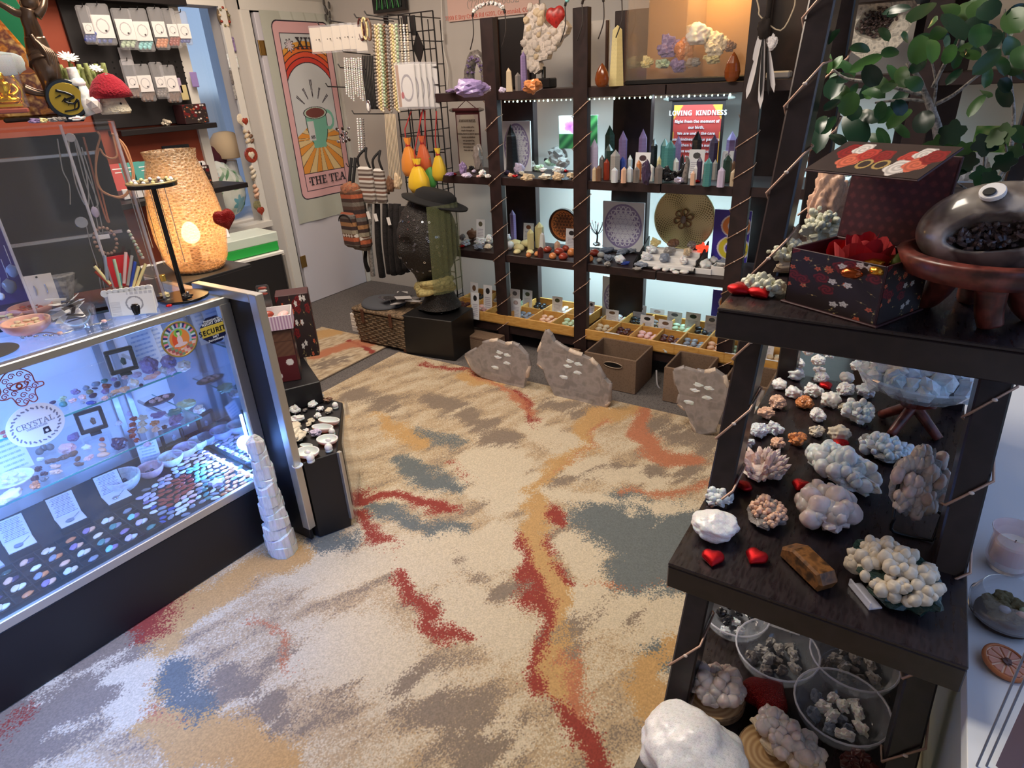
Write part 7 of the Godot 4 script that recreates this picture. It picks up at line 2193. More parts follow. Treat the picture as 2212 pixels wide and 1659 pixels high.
func tower_row()->void:
	var t:=[["ta",1284,391,360,9,"slim tan tower at the start of the front row"],["br",1293,391,357,13,"grey brown tower next to the slim tan one"],["re",1310,388,342,14,"red brown tower with a foil heart before it"],["ic",1327,394,361,14,"clear tower before the grey moss tower"],["pe",1347,395,360,12,"peach tower in the front row"],["ic",1360,393,358,12,"clear tower just past the peach one"],["sm",1374,394,360,14,"smoky tower before the first stone card"],["or",1379,388,345,12,"small orange point leaning on the first stone card"],
		["wq",1405,391,354,14,"white point past the first stone card"],["sm",1422,396,354,18,"wide clear smoky tower at the shelf joint"],["pe",1496,400,368,11,"small peach tower before the second stone card"],["wq",1502,393,356,11,"white tower touching the second stone card"],["da",1508,393,337,12,"dark plum tower before the second stone card"],["li",1556,404,360,15,"opal lilac tower in the front row"],["ta",1583,402,365,14,"tan tower at the end of the front row"],["te",1526,402,340,17,"dark teal speckled tower"],["dg",1568,393,334,18,"dark green tower before the last stone card"],
		["br",1582,384,347,12,"brown tower behind the tan one"],["ta",1593,391,342,13,"clear tan tower beside the third post"],["gr",1606,392,347,13,"grey point against the third post"],["li",1283,386,300,19,"tall lilac banded tower against the second post"],["dg",1316,376,270,23,"tallest dark green moss tower of the rear row"],["dg",1315,384,310,17,"smaller dark green tower before the moss tower"],["gr",1328,388,323,23,"wide grey moss tower"],["sm",1300,384,334,12,"smoky short tower beside the banded one"],
		["am",1344,378,282,18,"tall purple tower before the dark slat"],["bl",1344,386,338,14,"deep blue tower below the tall purple one"],["ic",1360,384,334,10,"slim clear tower behind the first stone card"],["am",1386,378,278,18,"tallest purple tower above the first stone card"],["bk",1409,380,298,17,"black and white agate tower"],["ye",1422,386,336,10,"golden slim point at the shelf joint"],["te",1433,380,298,18,"pale teal wide tower behind the green one"],["te",1444,386,302,23,"broad sea green tower"],["am",1461,378,292,15,"purple point before the red banner edge"],
		["wq",1458,386,340,14,"white point by the black carving"],["bk",1471,388,332,9,"black slim rod by the black carving"],["bk",1500,380,282,22,"big black tower before the red banner"],["da",1536,380,290,19,"dark purple chevron tower at the banner edge"],["am",1574,376,283,21,"purple tower past the banner"],["da",1591,382,280,20,"dark purple tower beside the third post"],["bk",1608,384,288,10,"black rod against the third post"],["li",1660,378,280,18,"lilac tower just past the third post"],["gr",1542,388,344,10,"grey slim tower behind the teal speckled one"]]
	for q in t:tower(q[0],q[1],q[2],q[3],q[4],Y3,q[5],0.2,0.94)
	stand_card("first stone card of the tower row, with a small dark heart picture",1385,388,Y3,34,54,rgb(70,40,50),0)
	stand_card("second stone card of the tower row, before the red banner",1500,386,Y3,34,58,rgb(70,68,72),1)
	stand_card("last stone card of the tower row, behind the dark green tower",1567,378,Y3,24,48,rgb(200,198,200),2)
	var bp:=ony(1449,394,Y3)
	var b:=thing("black_carving","black winged stone carving crouched at the shelf joint","carving",bp)
	part("body",rock("rough",4,2,V3(0.09,0.05,0.05)),pm("bk"),b,V3(0,0.03,0),rot(0,0.3,0.3))
	part("neck",tube(curve([V3(0.03,0.04,0),V3(0.055,0.06,0.005),V3(0.06,0.09,0)]),0.012,7,0.006),pm("bk"),b)
	part("wing",rock("rough",2,2,V3(0.07,0.05,0.02)),pm("bk"),b,V3(-0.03,0.05,0.015),rot(0,0,0.6))
	gem("geode_chunk","dark amethyst geode chunk perched beside the black and white tower","geode","da","druse",1396,372,20,Y3,V3(1,2.6,0.8))
	var gp:=ony(1478,396,Y3)
	var gs:=thing("grey_bird_figure","slim grey long necked figure beside the black carving","figurine",gp)
	part("body",tube(curve([V3(0,0,0),V3(0.004,0.05,0),V3(0.01,0.1,0),V3(0.004,0.125,0.01)]),0.018,8,0.007),pm("sm"),gs)
	var pr:=ony(1466,398,Y3)
	single("rainbow_prism",rock("rough",5,1,V3(0.05,0.035,0.03)),mat("iridescent crystal",rgb(196,190,214),0.1,0.4),"little iridescent crystal chunk before the black carving","crystal",pr+V3(0,0.016,0))

func top_shelf()->void:
	tower("ye",990,194,134,19,Y4,"pale yellow obelisk at the open end of the top shelf",0.12,0.62,4)
	tower("ta",1101,198,146,18,Y4,"tan obelisk right of the first post on the top shelf",0.16,0.72,4)
	tower("am",1133,195,111,15,Y4,"purple banded obelisk before the pink slab",0.12,0.8)
	tower("am",1178,186,104,15,Y4,"second purple banded obelisk, beside the amethyst arch",0.12,0.9)
	tower("sm",1120,196,156,13,Y4,"smoky dark point between tan and purple obelisks")
	tower("ye",1331,186,54,34,Y4,"tallest honey yellow and orange tower on the top shelf",0.08,0.62)
	# amethyst arches
	for q in [[1022,196,0.17,0.2,"dark amethyst arch geode at the open end of the top shelf"],[1234,178,0.2,0.26,"tall amethyst arch geode behind the second post"]]:
		var p:=ony(q[0],q[1],Y4)
		var o:=thing("arch_geode",q[4],"geode",p+V3(0,0,-0.06))
		var pts:=[]
		for i in 13:pts.append(V3(-cos(PI*i/12.0)*q[2]*0.42,sin(PI*i/12.0)*q[3]*0.86+0.02,0))
		var g:=tube_geo(pts,q[2]*0.2,12)
		var n:=FastNoiseLite.new()
		n.frequency=18.0
		for i in g.v.size():g.v[i]+=g.v[i].normalized()*n.get_noise_3dv(g.v[i])*0.02
		part("rind",done(g,true),pm("sm"),o)
		for i in 13:part("crystal_crust",spikes(i,16,O3*q[2]*0.34,0.18,0.34,0.1),pm("am"),o,pts[i]*V3(0.9,0.94,1)+V3(0,0,q[2]*0.06))
	gems([["am","druse",1020,190,34,V3(1,0.5,0.8)],["li","druse",1040,192,28,V3(1,0.5,0.8)],["am","druse",975,196,26,V3(1,0.3,0.8)],["li","druse",1086,194,16],["or","rough",1151,188,28,V3(1,0.65,0.8)],["ye","druse",1194,178,50,V3(1,0.8,0.7)],["bk","rough",1162,172,26,V3(1,1.3,0.6)],["bk","rough",1222,172,30,V3(1,0.7,0.7)]],Y4,"on the top shelf left of the tall yellow tower")
	for q in [[1300,188,136,32,"re","glossy amber brown teardrop on the top shelf before the second post",0.0],[1580,176,112,34,"br","dark brown flame shaped stone beside the acrylic mineral case",0.2]]:
		var p:=ony(q[0],q[1],Y4)
		var h:=onz(q[0],q[2],p.z).y-Y4
		var r:float=q[3]*per(p)/2
		single("teardrop_stone",lathe([V2(0.0001,0),V2(0.55,0),V2(0.9,0.14),V2(1.0,0.34),V2(0.8,0.62),V2(0.4,0.86),V2(0.0001,1.0)],24,q[6]==0.0),stone("amber brown %s" % q[4],[rgb(96,44,18),rgb(140,70,28)],0.15,9.0),q[5],"carved stone",p,SC(V3(r,h,r*0.7)))
	# pink and white crystal slab
	var z:=-3.3
	var poly:=[]
	var o0:=onz(1180,90,z)
	for q in [[1140,150],[1134,90],[1140,40],[1150,14],[1165,8],[1178,20],[1176,45],[1190,60],[1205,52],[1222,44],[1232,58],[1226,74],[1214,84],[1206,100],[1190,112],[1186,128],[1168,132],[1172,150],[1160,160],[1148,148]]:
		var p:=onz(q[0],q[1],z)
		poly.append(V2(p.x-o0.x,p.y-o0.y))
	var ps:=thing("crystal_slab","tall knobbly pink and cream crystal slab standing on the top shelf","crystal slab",o0)
	var pm1:=stone("pink cream crust",[rgb(232,206,194),rgb(206,172,160),rgb(238,224,212)],0.5,8.0)
	part("slab",slab(poly,0.05,0.012),pm1,ps)
	for i in 34:
		var c:Vector2=Vector2.ZERO
		for tr in 20:
			c=V2(rng.randf_range(-0.13,0.13),rng.randf_range(-0.2,0.22))
			if Geometry2D.is_point_in_polygon(c,PackedVector2Array(poly)):break
		if Geometry2D.is_point_in_polygon(c,PackedVector2Array(poly)):part("knob",rock("grape",i % 5,2),pm1 if i % 4 else pm("ta"),ps,V3(c.x,c.y,0.022),SC(V3(0.05,0.055,0.03)*rng.randf_range(0.6,1.1)))
	part("black_stand",bx(V3(0.12,0.05,0.08),0.006),mats["satin black"],ps,V3(-0.02,Y4-o0.y+0.026,0))
	part("stand_post",tube([V3(-0.02,Y4-o0.y+0.05,0),V3(-0.03,-0.12,-0.02)],0.012,8),mats["satin black"],ps)
	single("red_heart",heart(0.11,0.04),stone("red carved heart",[rgb(170,30,32),rgb(200,50,46)],0.35,10.0),"red ribbed heart resting on the shoulder of the pink slab","heart ornament",onz(1200,37,z+0.02),rot(0,0,0.1))
	# jewelled headbands on the posts
	for q in [[-2.1,1.845,"grey wire headband with clear crystals hung over the first post","wq",1],[-1.56,1.845,"turquoise stone headband hung over the second post","cy",2],[-1.47,1.845,"brown twig headband beside the turquoise one","br",3]]:
		var o:=thing("headband",q[2],"headband",V3(q[0]+0.03,q[1],BZ))
		var pts:=[]
		for i in 13:pts.append(V3(-cos(PI*i/12)*0.1,sin(PI*i/12)*0.05+0.004,0.03))
		part("band",tube(pts,0.006,6),mats["dark wire"],o)
		for i in 9:part("stone",rock("rough",i % 6,1),pm(q[3]),o,pts[2+i],SC(V3(0.026,0.024,0.022)))
		for s in [0,12]:part("wire_tail",tube(curve([pts[s],pts[s]+V3(0.006,-0.08,0.01),pts[s]+V3(-0.02,-0.15,0.012)]),0.003,5),mats["dark wire"],o)
	# acrylic mineral case
	var a:=onz(1350,176,-3.16)
	var b:=onz(1612,176,-3.16)
	var mc:=thing("mineral_case","clear acrylic case of lit minerals at the top of the bookcase","display case",V3((a.x+b.x)/2,Y4,-3.3))
	var W:=b.x-a.x
	part("base",bx(V3(W,0.02,0.28),0.003),mats["satin black"],mc,V3(0,0.011,0))
	part("front_pane",bx(V3(W,0.5,0.004),0.001),M_acryl(),mc,V3(0,0.27,0.138))
	for x in [-0.5,0.0,0.5]:part("cross_pane",bx(V3(0.004,0.5,0.27),0.001),M_acryl(),mc,V3(x*(W-0.01),0.27,0))
	part("back_board",bx(V3(W,0.5,0.006),0.001),mat("tan backing",rgb(170,130,88),0.6),mc,V3(0,0.27,-0.138))
	part("light_bar",bx(V3(0.1,0.012,0.02),0.003),mat("lit case lamp",rgb(255,236,200),0.5,0.0,{"emission_enabled":true,"emission":Color(1.0,0.85,0.6),"emission_energy_multiplier":6.0}),mc,V3(0.08,0.5,0.0))
	omni("mineral_case_light",mc.position+V3(0.1,0.44,0.02),Color(1.0,0.82,0.52),0.14,0.05)
	for r in [["am","rough",1446,100,56,V3(1,0.9,0.5)],["or","druse",1478,110,44,V3(1,1.2,0.7)],["am","druse",1466,140,36],["wq","grape",1512,74,60,V3(1,0.8,0.8)],["cr","druse",1548,96,54,V3(1,1.0,0.7)],["ye","rough",1398,134,30,V3(1,0.9,0.7)],["gn","rough",1432,138,36,V3(1,0.6,0.7)],["gr","rough",1495,136,38,V3(1,0.6,0.7)],["ye","rough",1538,126,38,V3(1,0.7,0.7)],["br","rough",1578,100,26]]:
		var c:=onz(r[2],r[3],-3.33)
		var f:Vector3=r[5] if r.size()>5 else V3(1,1,0.8)
		single("mineral_specimen",rock(r[1],int(r[2]) % 6,3),pm(r[0]),"%s %s in the acrylic mineral case" % [PAL[r[0]][0],{1446:"slab standing tall",1478:"sparkling lump behind the slab",1466:"druse low in front",1512:"coral like cluster, topmost",1548:"broad sparkling lump",1398:"chunk nearest the tall tower",1432:"low chunk by the small boxes",1495:"low rough chunk",1538:"low chunk under the broad lump",1578:"rough piece beside the flame stone"}[r[2]]],"mineral",c,SC(f*(r[4]*per(c))))
	for i in 8:
		var p:=ony(1392+i*13,168-i*0.5,Y4+0.021)
		var o:=thing("specimen_box","tiny clear specimen box in the front row of the mineral case, %s" % ["nearest the yellow tower","second along","third along","fourth along","fifth along","sixth along","seventh along","last along"][i],"specimen box",p)
		part("box",bx(V3(0.026,0.045,0.026),0.002),mat("milky plastic",Color(0.92,0.92,0.9,0.5),0.2,0.0,{"transparency":BaseMaterial3D.TRANSPARENCY_ALPHA}),o,V3(0,0.023,0))
		part("specimen",rock("rough",i % 6,1),pm(["wq","ic","ye","wq","or","wq","ic","sm"][i]),o,V3(0,0.015,0),SC(O3*0.018))
	# feather bundle hanging on the third post
	var fp:=onz(1650,70,-3.06)
	var f:=thing("feather_bundle","hanging bundle of white and black feathers before the third post","feather bundle",fp)
	var kf:=per(fp)
	var L:=func(px,py,off=0.0):return onz(px,py,-3.06+off)-fp
	for q in [[1650,66,1612,214,11,"w"],[1652,60,1642,236,12,"w"],[1656,70,1672,200,10,"w"],[1652,60,1628,196,6,"k"],[1650,70,1643,212,6,"k"],[1658,80,1660,206,6,"k"],[1645,60,1632,138,16,"w"]]:
		var a3:Vector3=L.call(q[0],q[1],0.02 if q[5]=="w" else 0.03)
		var b3:Vector3=L.call(q[2],q[3],0.01 if q[5]=="w" else 0.025)
		part("feather",leaf_between(a3,b3,q[4]*kf,0.25,V3(0,0,1)),mat("white feather",rgb(226,222,224),0.8) if q[5]=="w" else mat("black feather",rgb(22,20,24),0.7),f)
	part("stick",tube([L.call(1664,-10),L.call(1658,40),L.call(1646,72)],0.012,7,0.009),mat("dark bark",rgb(36,28,26),0.9),f)
	part("wrap",rock("grape",2,2),mats["dark bark"],f,L.call(1650,62,0.02),SC(V3(0.05,0.09,0.04)))
	part("down_tuft",rock("druse",3,3),mats["white feather"],f,L.call(1668,92,0.02),SC(V3(0.045,0.07,0.03)))
	chain("white_loop_cord","thin cord loop hanging beside the feather bundle",[onz(1634,-5,-3.05),onz(1640,20,-3.05),onz(1643,36,-3.05),onz(1686,66,-3.05),onz(1714,20,-3.05),onz(1718,-8,-3.05)],0.003,mats["beige cord"],"",4,"cord")
	tower("cr",1686,148,60,13,Y4,"slim cream taper stone right of the feathers",0.3,0.7)
	single("white_block",bx(V3(0.1,0.03,0.07),0.006),M_white(),"low white block under the cream taper on the top shelf","block",ony(1682,170,Y4)+V3(0,0.016,0))
	# beyond the ladder stand
	geode_round()
	var q3:=[["wq",1782,382,312,22,"white clear tower seen between the ladder legs and plant"],["wq",1822,382,312,24,"second white clear tower behind the plant"],["li",1852,372,312,24,"pink banded square tower behind the plant"]]
	for q in q3:tower(q[0],q[1],q[2],q[3],q[4],Y3,q[5],0.2,0.95,6 if q[0]=="wq" else 4)
	gem("dark_sphere","dark smoky stone before the white towers behind the plant","stone","sm","rough",1778,384,24,Y3,V3(1,0.9,0.9))
	single("white_riser",bx(V3(0.18,0.03,0.1),0.003),M_paper(),"white riser block under the towers behind the plant","display stand",ony(1790,390,Y3)+V3(0,0.0,0.02))
	var ep:=onz(1922,338,-3.2)
	var eg:=thing("mirror_egg","large mirrored silver egg with a red glitter side behind the plant","ornament",V3(ep.x,Y3+0.002,ep.z))
	part("egg",rock("egg",0,3),mat("mirror silver",rgb(220,220,224),0.06,1.0),eg,V3(0,0.075,0),rot(0,0,-0.7)*SC(V3(0.11,0.17,0.11)))
	part("glitter_side",heart(0.09,0.03),glitter(),eg,V3(0.0,0.07,0.05),rot(0,0,-0.3))
	picture("green_picture","small bright green leafy picture at the back behind the plant",2110,272,2200,330,-3.6,printed("greenpic",32,32,func(x,y):return rgb(90,170,70).lerp(rgb(200,226,150),0.5+0.5*sin(x*19.0)*cos(y*13.0)),0.5))
	gem("blue_lace_stone","white and blue veined rough stone at the back behind the ivy","stone","gb","druse",2100,372,60,Y3,V3(1,1.3,0.7))
	gem("pink_crystals","pink crystal sprig at the top shelf behind the leaves","crystal","ro","druse",1842,150,34,Y4,V3(1,1.6,0.6))
	gem("cream_slab_stone","broad cream layered stone on the top shelf behind the branches","stone","cr","rough",2100,130,120,Y4,V3(1,0.5,0.5),0.0,"",3)

func geode_round()->void:
	var c:=onz(1895,48,-3.2)
	var k:=per(c)
	var o:=thing("geode_slice","big round cut geode with a white rim and dark sparkling hollow on the top shelf","geode",V3(c.x,c.y,c.z))
	o.basis=facing(V3(0.1,0.1,1))
	var r:=70.0*k
	var outer:=[]
	var inner:=[]
	for i in 30:
		var a:=TAU*i/30
		outer.append(Vector2.from_angle(a)*r*(1.0+0.05*sin(a*3.0)+0.03*sin(a*7.0)))
		inner.append(Vector2.from_angle(a)*r*0.58*V2(1,0.85)*(1.0+0.08*sin(a*4.0)))
	var g:=Geo.new()
	for i in 30:
		var j:=(i+1) % 30
		g.quad(V3(outer[i].x,outer[i].y,0.0),V3(outer[j].x,outer[j].y,0.0),V3(inner[j].x,inner[j].y,-0.006),V3(inner[i].x,inner[i].y,-0.006))
		g.quad(V3(inner[i].x,inner[i].y,-0.006),V3(inner[j].x,inner[j].y,-0.006),V3(inner[j].x*0.5,inner[j].y*0.5,-0.07),V3(inner[i].x*0.5,inner[i].y*0.5,-0.07))
		g.tri(V3(inner[i].x*0.5,inner[i].y*0.5,-0.07),V3(inner[j].x*0.5,inner[j].y*0.5,-0.07),V3(0,0,-0.08))
	part("cut_face",done(g),stone("white geode rim",[rgb(226,214,190),rgb(196,178,150),rgb(238,230,214)],0.6,14.0),o)
	var g2:=Geo.new()
	for i in 30:
		var j:=(i+1) % 30
		g2.quad(V3(outer[j].x,outer[j].y,0),V3(outer[i].x,outer[i].y,0),V3(outer[i].x*0.8,outer[i].y*0.8,-0.1),V3(outer[j].x*0.8,outer[j].y*0.8,-0.1))
		g2.tri(V3(outer[j].x*0.8,outer[j].y*0.8,-0.1),V3(outer[i].x*0.8,outer[i].y*0.8,-0.1),V3(0,0,-0.13))
	part("rind",done(g2),stone("geode rind",[rgb(84,60,44),rgb(56,42,34)],0.9,10.0),o)
	for i in 26:part("hollow_crystals",spikes(i,8,O3*0.03,0.3,0.6,0.14),stone("dark druzy",[rgb(66,50,52),rgb(110,92,90)],0.2,14.0),o,V3(cos(i*2.4)*r*0.5*sqrt(i/26.0),sin(i*2.4)*r*0.42*sqrt(i/26.0),-0.05+0.03*(i/26.0)))

func trays()->void:
	var wood:=mat("yellow pine tray",Color.WHITE,0.55)
	wood.albedo_texture=noise_tex("pine",[rgb(196,142,66),rgb(218,168,92),rgb(206,152,76)],0.02,128)
	wood.uv1_triplanar=true
	wood.uv1_scale=V3(3,20,20)
	var n:=0
	for s in [[-2.565,-1.60,6,"yellow wooden stone tray at the rack end of the bottom shelf"],[-1.525,-0.46,8,"longer yellow wooden stone tray in the middle of the bottom shelf"]]:
		var t:=thing("stone_tray",s[3],"tray",V3((s[0]+s[1])/2,0.161,-3.3))
		var z0:=-3.105
		var z1:=-3.52
		plank(t,"tray_front",s[0],s[1],0.161,0.222,z0-0.012,z0,wood)
		plank(t,"tray_back",s[0],s[1],0.161,0.222,z1,z1+0.012,wood)
		plank(t,"tray_floor",s[0],s[1],0.162,0.17,z1,z0,wood)
		plank(t,"middle_divider",s[0],s[1],0.162,0.218,(z0+z1)/2-0.004,(z0+z1)/2+0.004,wood)
		for i in s[2]+1:
			var x:float=clampf(lerpf(s[0],s[1],float(i)/s[2]),s[0]+0.006,s[1]-0.006)
			plank(t,"divider",x-0.005,x+0.005,0.162,0.221,z1,z0,wood)
		var kk:=["dk","sm","or","bk","ro","gn","wq","sm","dk","pe","re","gn","gb","br","wq","bk","pe","wq","gb","wq","gn","or","wq","li","ta","sm","or","wq"]
		for i in s[2]:
			for j in 2:
				var k:String=kk[(n*2+j) % kk.size()]
				n+=1
				var cx:=lerpf(s[0],s[1],(i+0.5)/s[2])
				var cz:=lerpf(z0,z1,0.27+0.48*j)
				for m in 9:
					var lab:="%s tumbled stone piled in a %s row cell of the %s" % [PAL[k][0],["front","back"][j],"rack end tray" if s[2]==6 else "middle tray"]
					single("tumbled_stone",rock("pebble",(m+i) % 6,1),pm(k),lab,"stone",V3(cx+0.042*((m % 3)-1)+0.008*sin(m*5.0),0.184+0.012*(1 if m % 4==0 else 0)+0.004*(m % 2),cz+0.05*(floorf(m/3.0)-1)+0.008*cos(m*3.0)),yaw(m*1.3)*SC(V3(0.044,0.026,0.034)),lab+" (all)")
	# stone cards standing in the trays
	for q in [[1025,668,612,20,"rear stone card at the rack end of the trays",0],[1054,676,618,22,"stone card against the first post above the trays",1],[1027,690,634,20,"front stone card at the rack end of the trays",2],[1112,668,626,25,"blue picture card right of the first post",3],[1139,668,628,24,"green stone card before the dark slat",4],[1114,688,646,25,"pale pink stone card standing in front of the blue one",5],[1203,680,642,25,"small olive stone card in the third bay cell",4],[1276,684,652,16,"stone card just right of the second post",1],
		[1321,700,670,30,"brown stone card before the lattice card",0],[1380,694,660,30,"dark oval stone card at the lattice card edge",1],[1396,716,682,31,"black stone card in the front tray row",2],[1418,694,668,32,"pale shell stone card in the back tray row",5],[1435,726,692,31,"brown round stone card in the front tray row",0],[1455,706,674,32,"faint grey stone card in the back tray row",3],[1494,716,676,32,"dark green stone card in the back tray row",6],[1534,724,683,28,"grey chip stone card before the violet card",3],[1647,776,732,40,"large agate stone card seen between the ladder legs",0]]:
		var p:=ony(q[0],q[1],0.172)
		var h:=onz(q[0],q[2],p.z).y-0.172
		var w:float=q[3]*per(p)
		var o:=thing("stone_card",q[4]+" over the stone trays" if not "tray" in q[4] else q[4],"card",p)
		o.basis=rot(-0.1,0,0)
		part("card",bx(V3(w,h,0.0015),0.0004),M_paper(),o,V3(0,h/2,0))
		part("print",sheet(w*0.97,h*0.97),card_print([rgb(130,96,70),rgb(40,38,40),rgb(30,28,30),rgb(110,116,124),rgb(84,90,60),rgb(214,190,186),rgb(40,70,46)][q[5]],20+q[5]),o,V3(0,h/2,0.001))
	for i in 4:single("price_strip",bx(V3(0.09,0.002,0.012),0.0005),M_paper(),"white price strip lying on the tray front edge, %s" % ["before the brown stone card","before the brown round stone card","before the orange cell","between the ladder legs"][i],"price strip",V3([-1.36,-0.97,-0.68,-0.5][i],0.2235,-3.11))
	# chips along the plank edge
	for q in [[1312,732,20,"li","druse","first lilac crystal"],[1353,737,20,"li","druse","second, greyer lilac crystal"],[1391,748,26,"sm","rough","flat grey purple chip"],[1438,756,24,"ic","rough","flat clear chip"],[1474,762,24,"ic","rough","larger clear chip"],[1496,767,16,"wq","rough","small white chip"]]:
		var p:=ony(q[0],q[1]+4,0.1605)
		p.z=maxf(p.z,-3.1)
		gem("crystal_chip","%s lying on the plank edge before the middle tray" % q[5],"crystal",q[3],q[4],q[0],q[1],q[2],0.1605,V3(1,0.5,0.6))

func under_shelf()->void:
	var kraft:=mat("kraft fabric",Color.WHITE,0.9)
	kraft.albedo_texture=noise_tex("kraftc",[rgb(112,90,72),rgb(132,108,88),rgb(122,98,80)],0.15,128)
	kraft.uv1_triplanar=true
	kraft.uv1_scale=O3*6.0
	var n:=0
	for q in [[1262,1372,866,0.2,"brown fabric storage bin with an oval handle hole under the middle tray"],[1432,1520,918,0.2,"brown fabric storage bin under the bookcase nearer the ladder stand"],[1560,1660,960,0.18,"brown fabric bin seen between the ladder legs"]]:
		var a:=onz(q[0],q[2],-2.86)
		var x0:=onz(q[0],840,-2.86).x
		var x1:=onz(q[1],840,-2.86).x
		var o:=thing("storage_bin",q[4],"storage bin",V3((x0+x1)/2,0,-3.0))
		var w:=x1-x0
		plank(o,"front_side",x0,x1,0.002,0.096+q[3]*0.5,-2.872,-2.86,kraft)
		plank(o,"left_side",x0,x0+0.01,0.002,0.096+q[3]*0.5,-3.09,-2.872,kraft)
		plank(o,"right_side",x1-0.01,x1,0.002,0.096+q[3]*0.5,-3.09,-2.872,kraft)
		plank(o,"rear_side",x0,x1,0.002,0.096+q[3]*0.5,-3.1,-3.09,kraft)
		plank(o,"floor_side",x0,x1,0.001,0.006,-3.09,-2.872,kraft)
		if n==0:
			part("handle_hole",slab(oval(0.05,0.013),0.002),mats["black ink"],o,V3(0.02,0.15,0.1405))
			var rim:=[]
			for i in 25:rim.append(V3(cos(i*TAU/24)*0.053+0.02,sin(i*TAU/24)*0.016+0.15,0.1415))
			part("handle_rim",tube(rim,0.003,5),mat("grommet",rgb(170,150,130),0.4,0.4),o)
		n+=1
	for q in [[1006,1072,"plain kraft panel box under the tray at the rack end"],[1190,1238,"plain kraft panel box behind the pointed gypsum sheet"]]:
		var x0:=onz(q[0],740,-3.0).x
		var x1:=onz(q[1],740,-3.0).x
		var o:=thing("kraft_box",q[2],"box",V3((x0+x1)/2,0,-3.05))
		plank(o,"carton",x0,x1,0.001,0.094,-3.1,-2.99,kraft)
		plank(o,"lid_line",x0-0.001,x1+0.001,0.08,0.084,-3.101,-2.988,mats["brown leather"])
	# gypsum sheets
	var gyp:=stone("window gypsum",[rgb(186,176,172),rgb(168,158,154)],0.22,5.0,{"transparency":BaseMaterial3D.TRANSPARENCY_ALPHA,"subsurf_scatter_enabled":false})
	gyp.albedo_color.a=0.62
	var crust:=stone("tan crust",[rgb(206,178,150),rgb(226,206,186)],0.7,10.0)
	for s in [["rounded translucent gypsum sheet leaning under the rack end tray",-2.66,[[1008,768],[1030,755],[1045,742],[1060,738],[1076,736],[1095,744],[1108,743],[1122,748],[1138,766],[1144,790],[1138,815],[1133,838],[1110,835],[1080,825],[1045,814],[1022,797]]],["tall pointed translucent gypsum sheet in the middle of the floor edge",-2.66,[[1183,717],[1192,726],[1200,742],[1230,760],[1258,770],[1276,778],[1290,792],[1306,818],[1318,830],[1316,868],[1306,882],[1280,874],[1240,863],[1202,858],[1190,832],[1177,798],[1163,786],[1165,762],[1173,742]]],
		["clear ragged gypsum sheet beside the front leg of the ladder stand",-2.62,[[1458,815],[1478,808],[1505,816],[1522,819],[1545,814],[1562,826],[1570,850],[1562,900],[1545,942],[1508,950],[1492,922],[1480,896],[1466,884],[1470,866],[1462,845]]],["slim smoky gypsum shard behind the ladder leg",-2.55,[[1608,872],[1630,852],[1643,862],[1640,884],[1618,925],[1602,962],[1586,990],[1582,950],[1600,905]]]]:
		var o0:=onz(s[2][0][0],s[2][0][1],s[1])
		var poly:=[]
		var low:=9.0
		for q in s[2]:
			var p:=onz(q[0],q[1],s[1])
			low=minf(low,p.y)
			poly.append(V2(p.x-o0.x,p.y-o0.y))
		var g:=slab_geo(PackedVector2Array(poly),0.03,0.006)
		var o:=thing("gypsum_sheet",s[0],"crystal sheet",V3(o0.x,o0.y-low+0.001 if low<0.03 else o0.y,o0.z))
		part("sheet",done(g),gyp,o)
		for i in poly.size():
			var a:Vector2=poly[i]
			var b:Vector2=poly[(i+1) % poly.size()]
			if i % 3!=1:part("crust_edge",tube([V3(a.x,a.y,0),V3((a.x+b.x)/2,(a.y+b.y)/2,0.004),V3(b.x,b.y,0)],0.0135,6),crust if i % 2 else gyp,o)
		for i in 5:
			var c:=Vector2.ZERO
			for v in poly:c+=v/poly.size()
			part("flake",rock("rough",i,1),pm("wq"),o,V3(c.x+0.05*sin(i*2.0),c.y+0.05*cos(i*1.7),0.015),SC(V3(0.05,0.025,0.006)))
	# cable and adapter under the shelf
	chain("grey_cable","grey looped power cable under the bookcase between the bins",[onz(1418,800,-3.05),onz(1420,830,-3.0),onz(1428,842,-3.0)],0.005,mats["pale grey tag"],"",4,"cable")
	single("power_adapter",bx(V3(0.05,0.08,0.04),0.006),mats["pale grey tag"],"grey power adapter on the floor under the bookcase","adapter",ony(1140,790,0.0)+V3(0,0.042,-0.25))

func wire_round(called:String,label:String,x:float,w:float,y0:float,y1:float,z:float,deep:float,turns:int,lean:=0.0,zig:=false)->void:
	var o:=thing(called,label,"string lights",V3(x,y0,z))
	var pts:=[]
	var r:=w/2+0.003
	for i in turns*4+1:
		var t:=float(i)/(turns*4)
		var c:=[V2(-r,0.004),V2(r,0.004),V2(r,-deep),V2(-r,-deep)][i % 4] as Vector2
		pts.append(V3(c.x,(y1-y0)*(t+(0.02 if i % 4==1 else 0.0)),c.y-lean*(y1-y0)*t))
	var m:=mat("copper light wire",rgb(196,160,138),0.4,0.3)
	part("wire",tube(pts,0.0022,5),m,o)
	for i in pts.size()-1:
		if i % 4==0:part("bulb",rock("egg",0,1),mat("unlit bulb",rgb(226,206,190),0.3),o,pts[i].lerp(pts[i+1],0.55)+V3(0,0,0.002),SC(V3(0.008,0.006,0.006)))

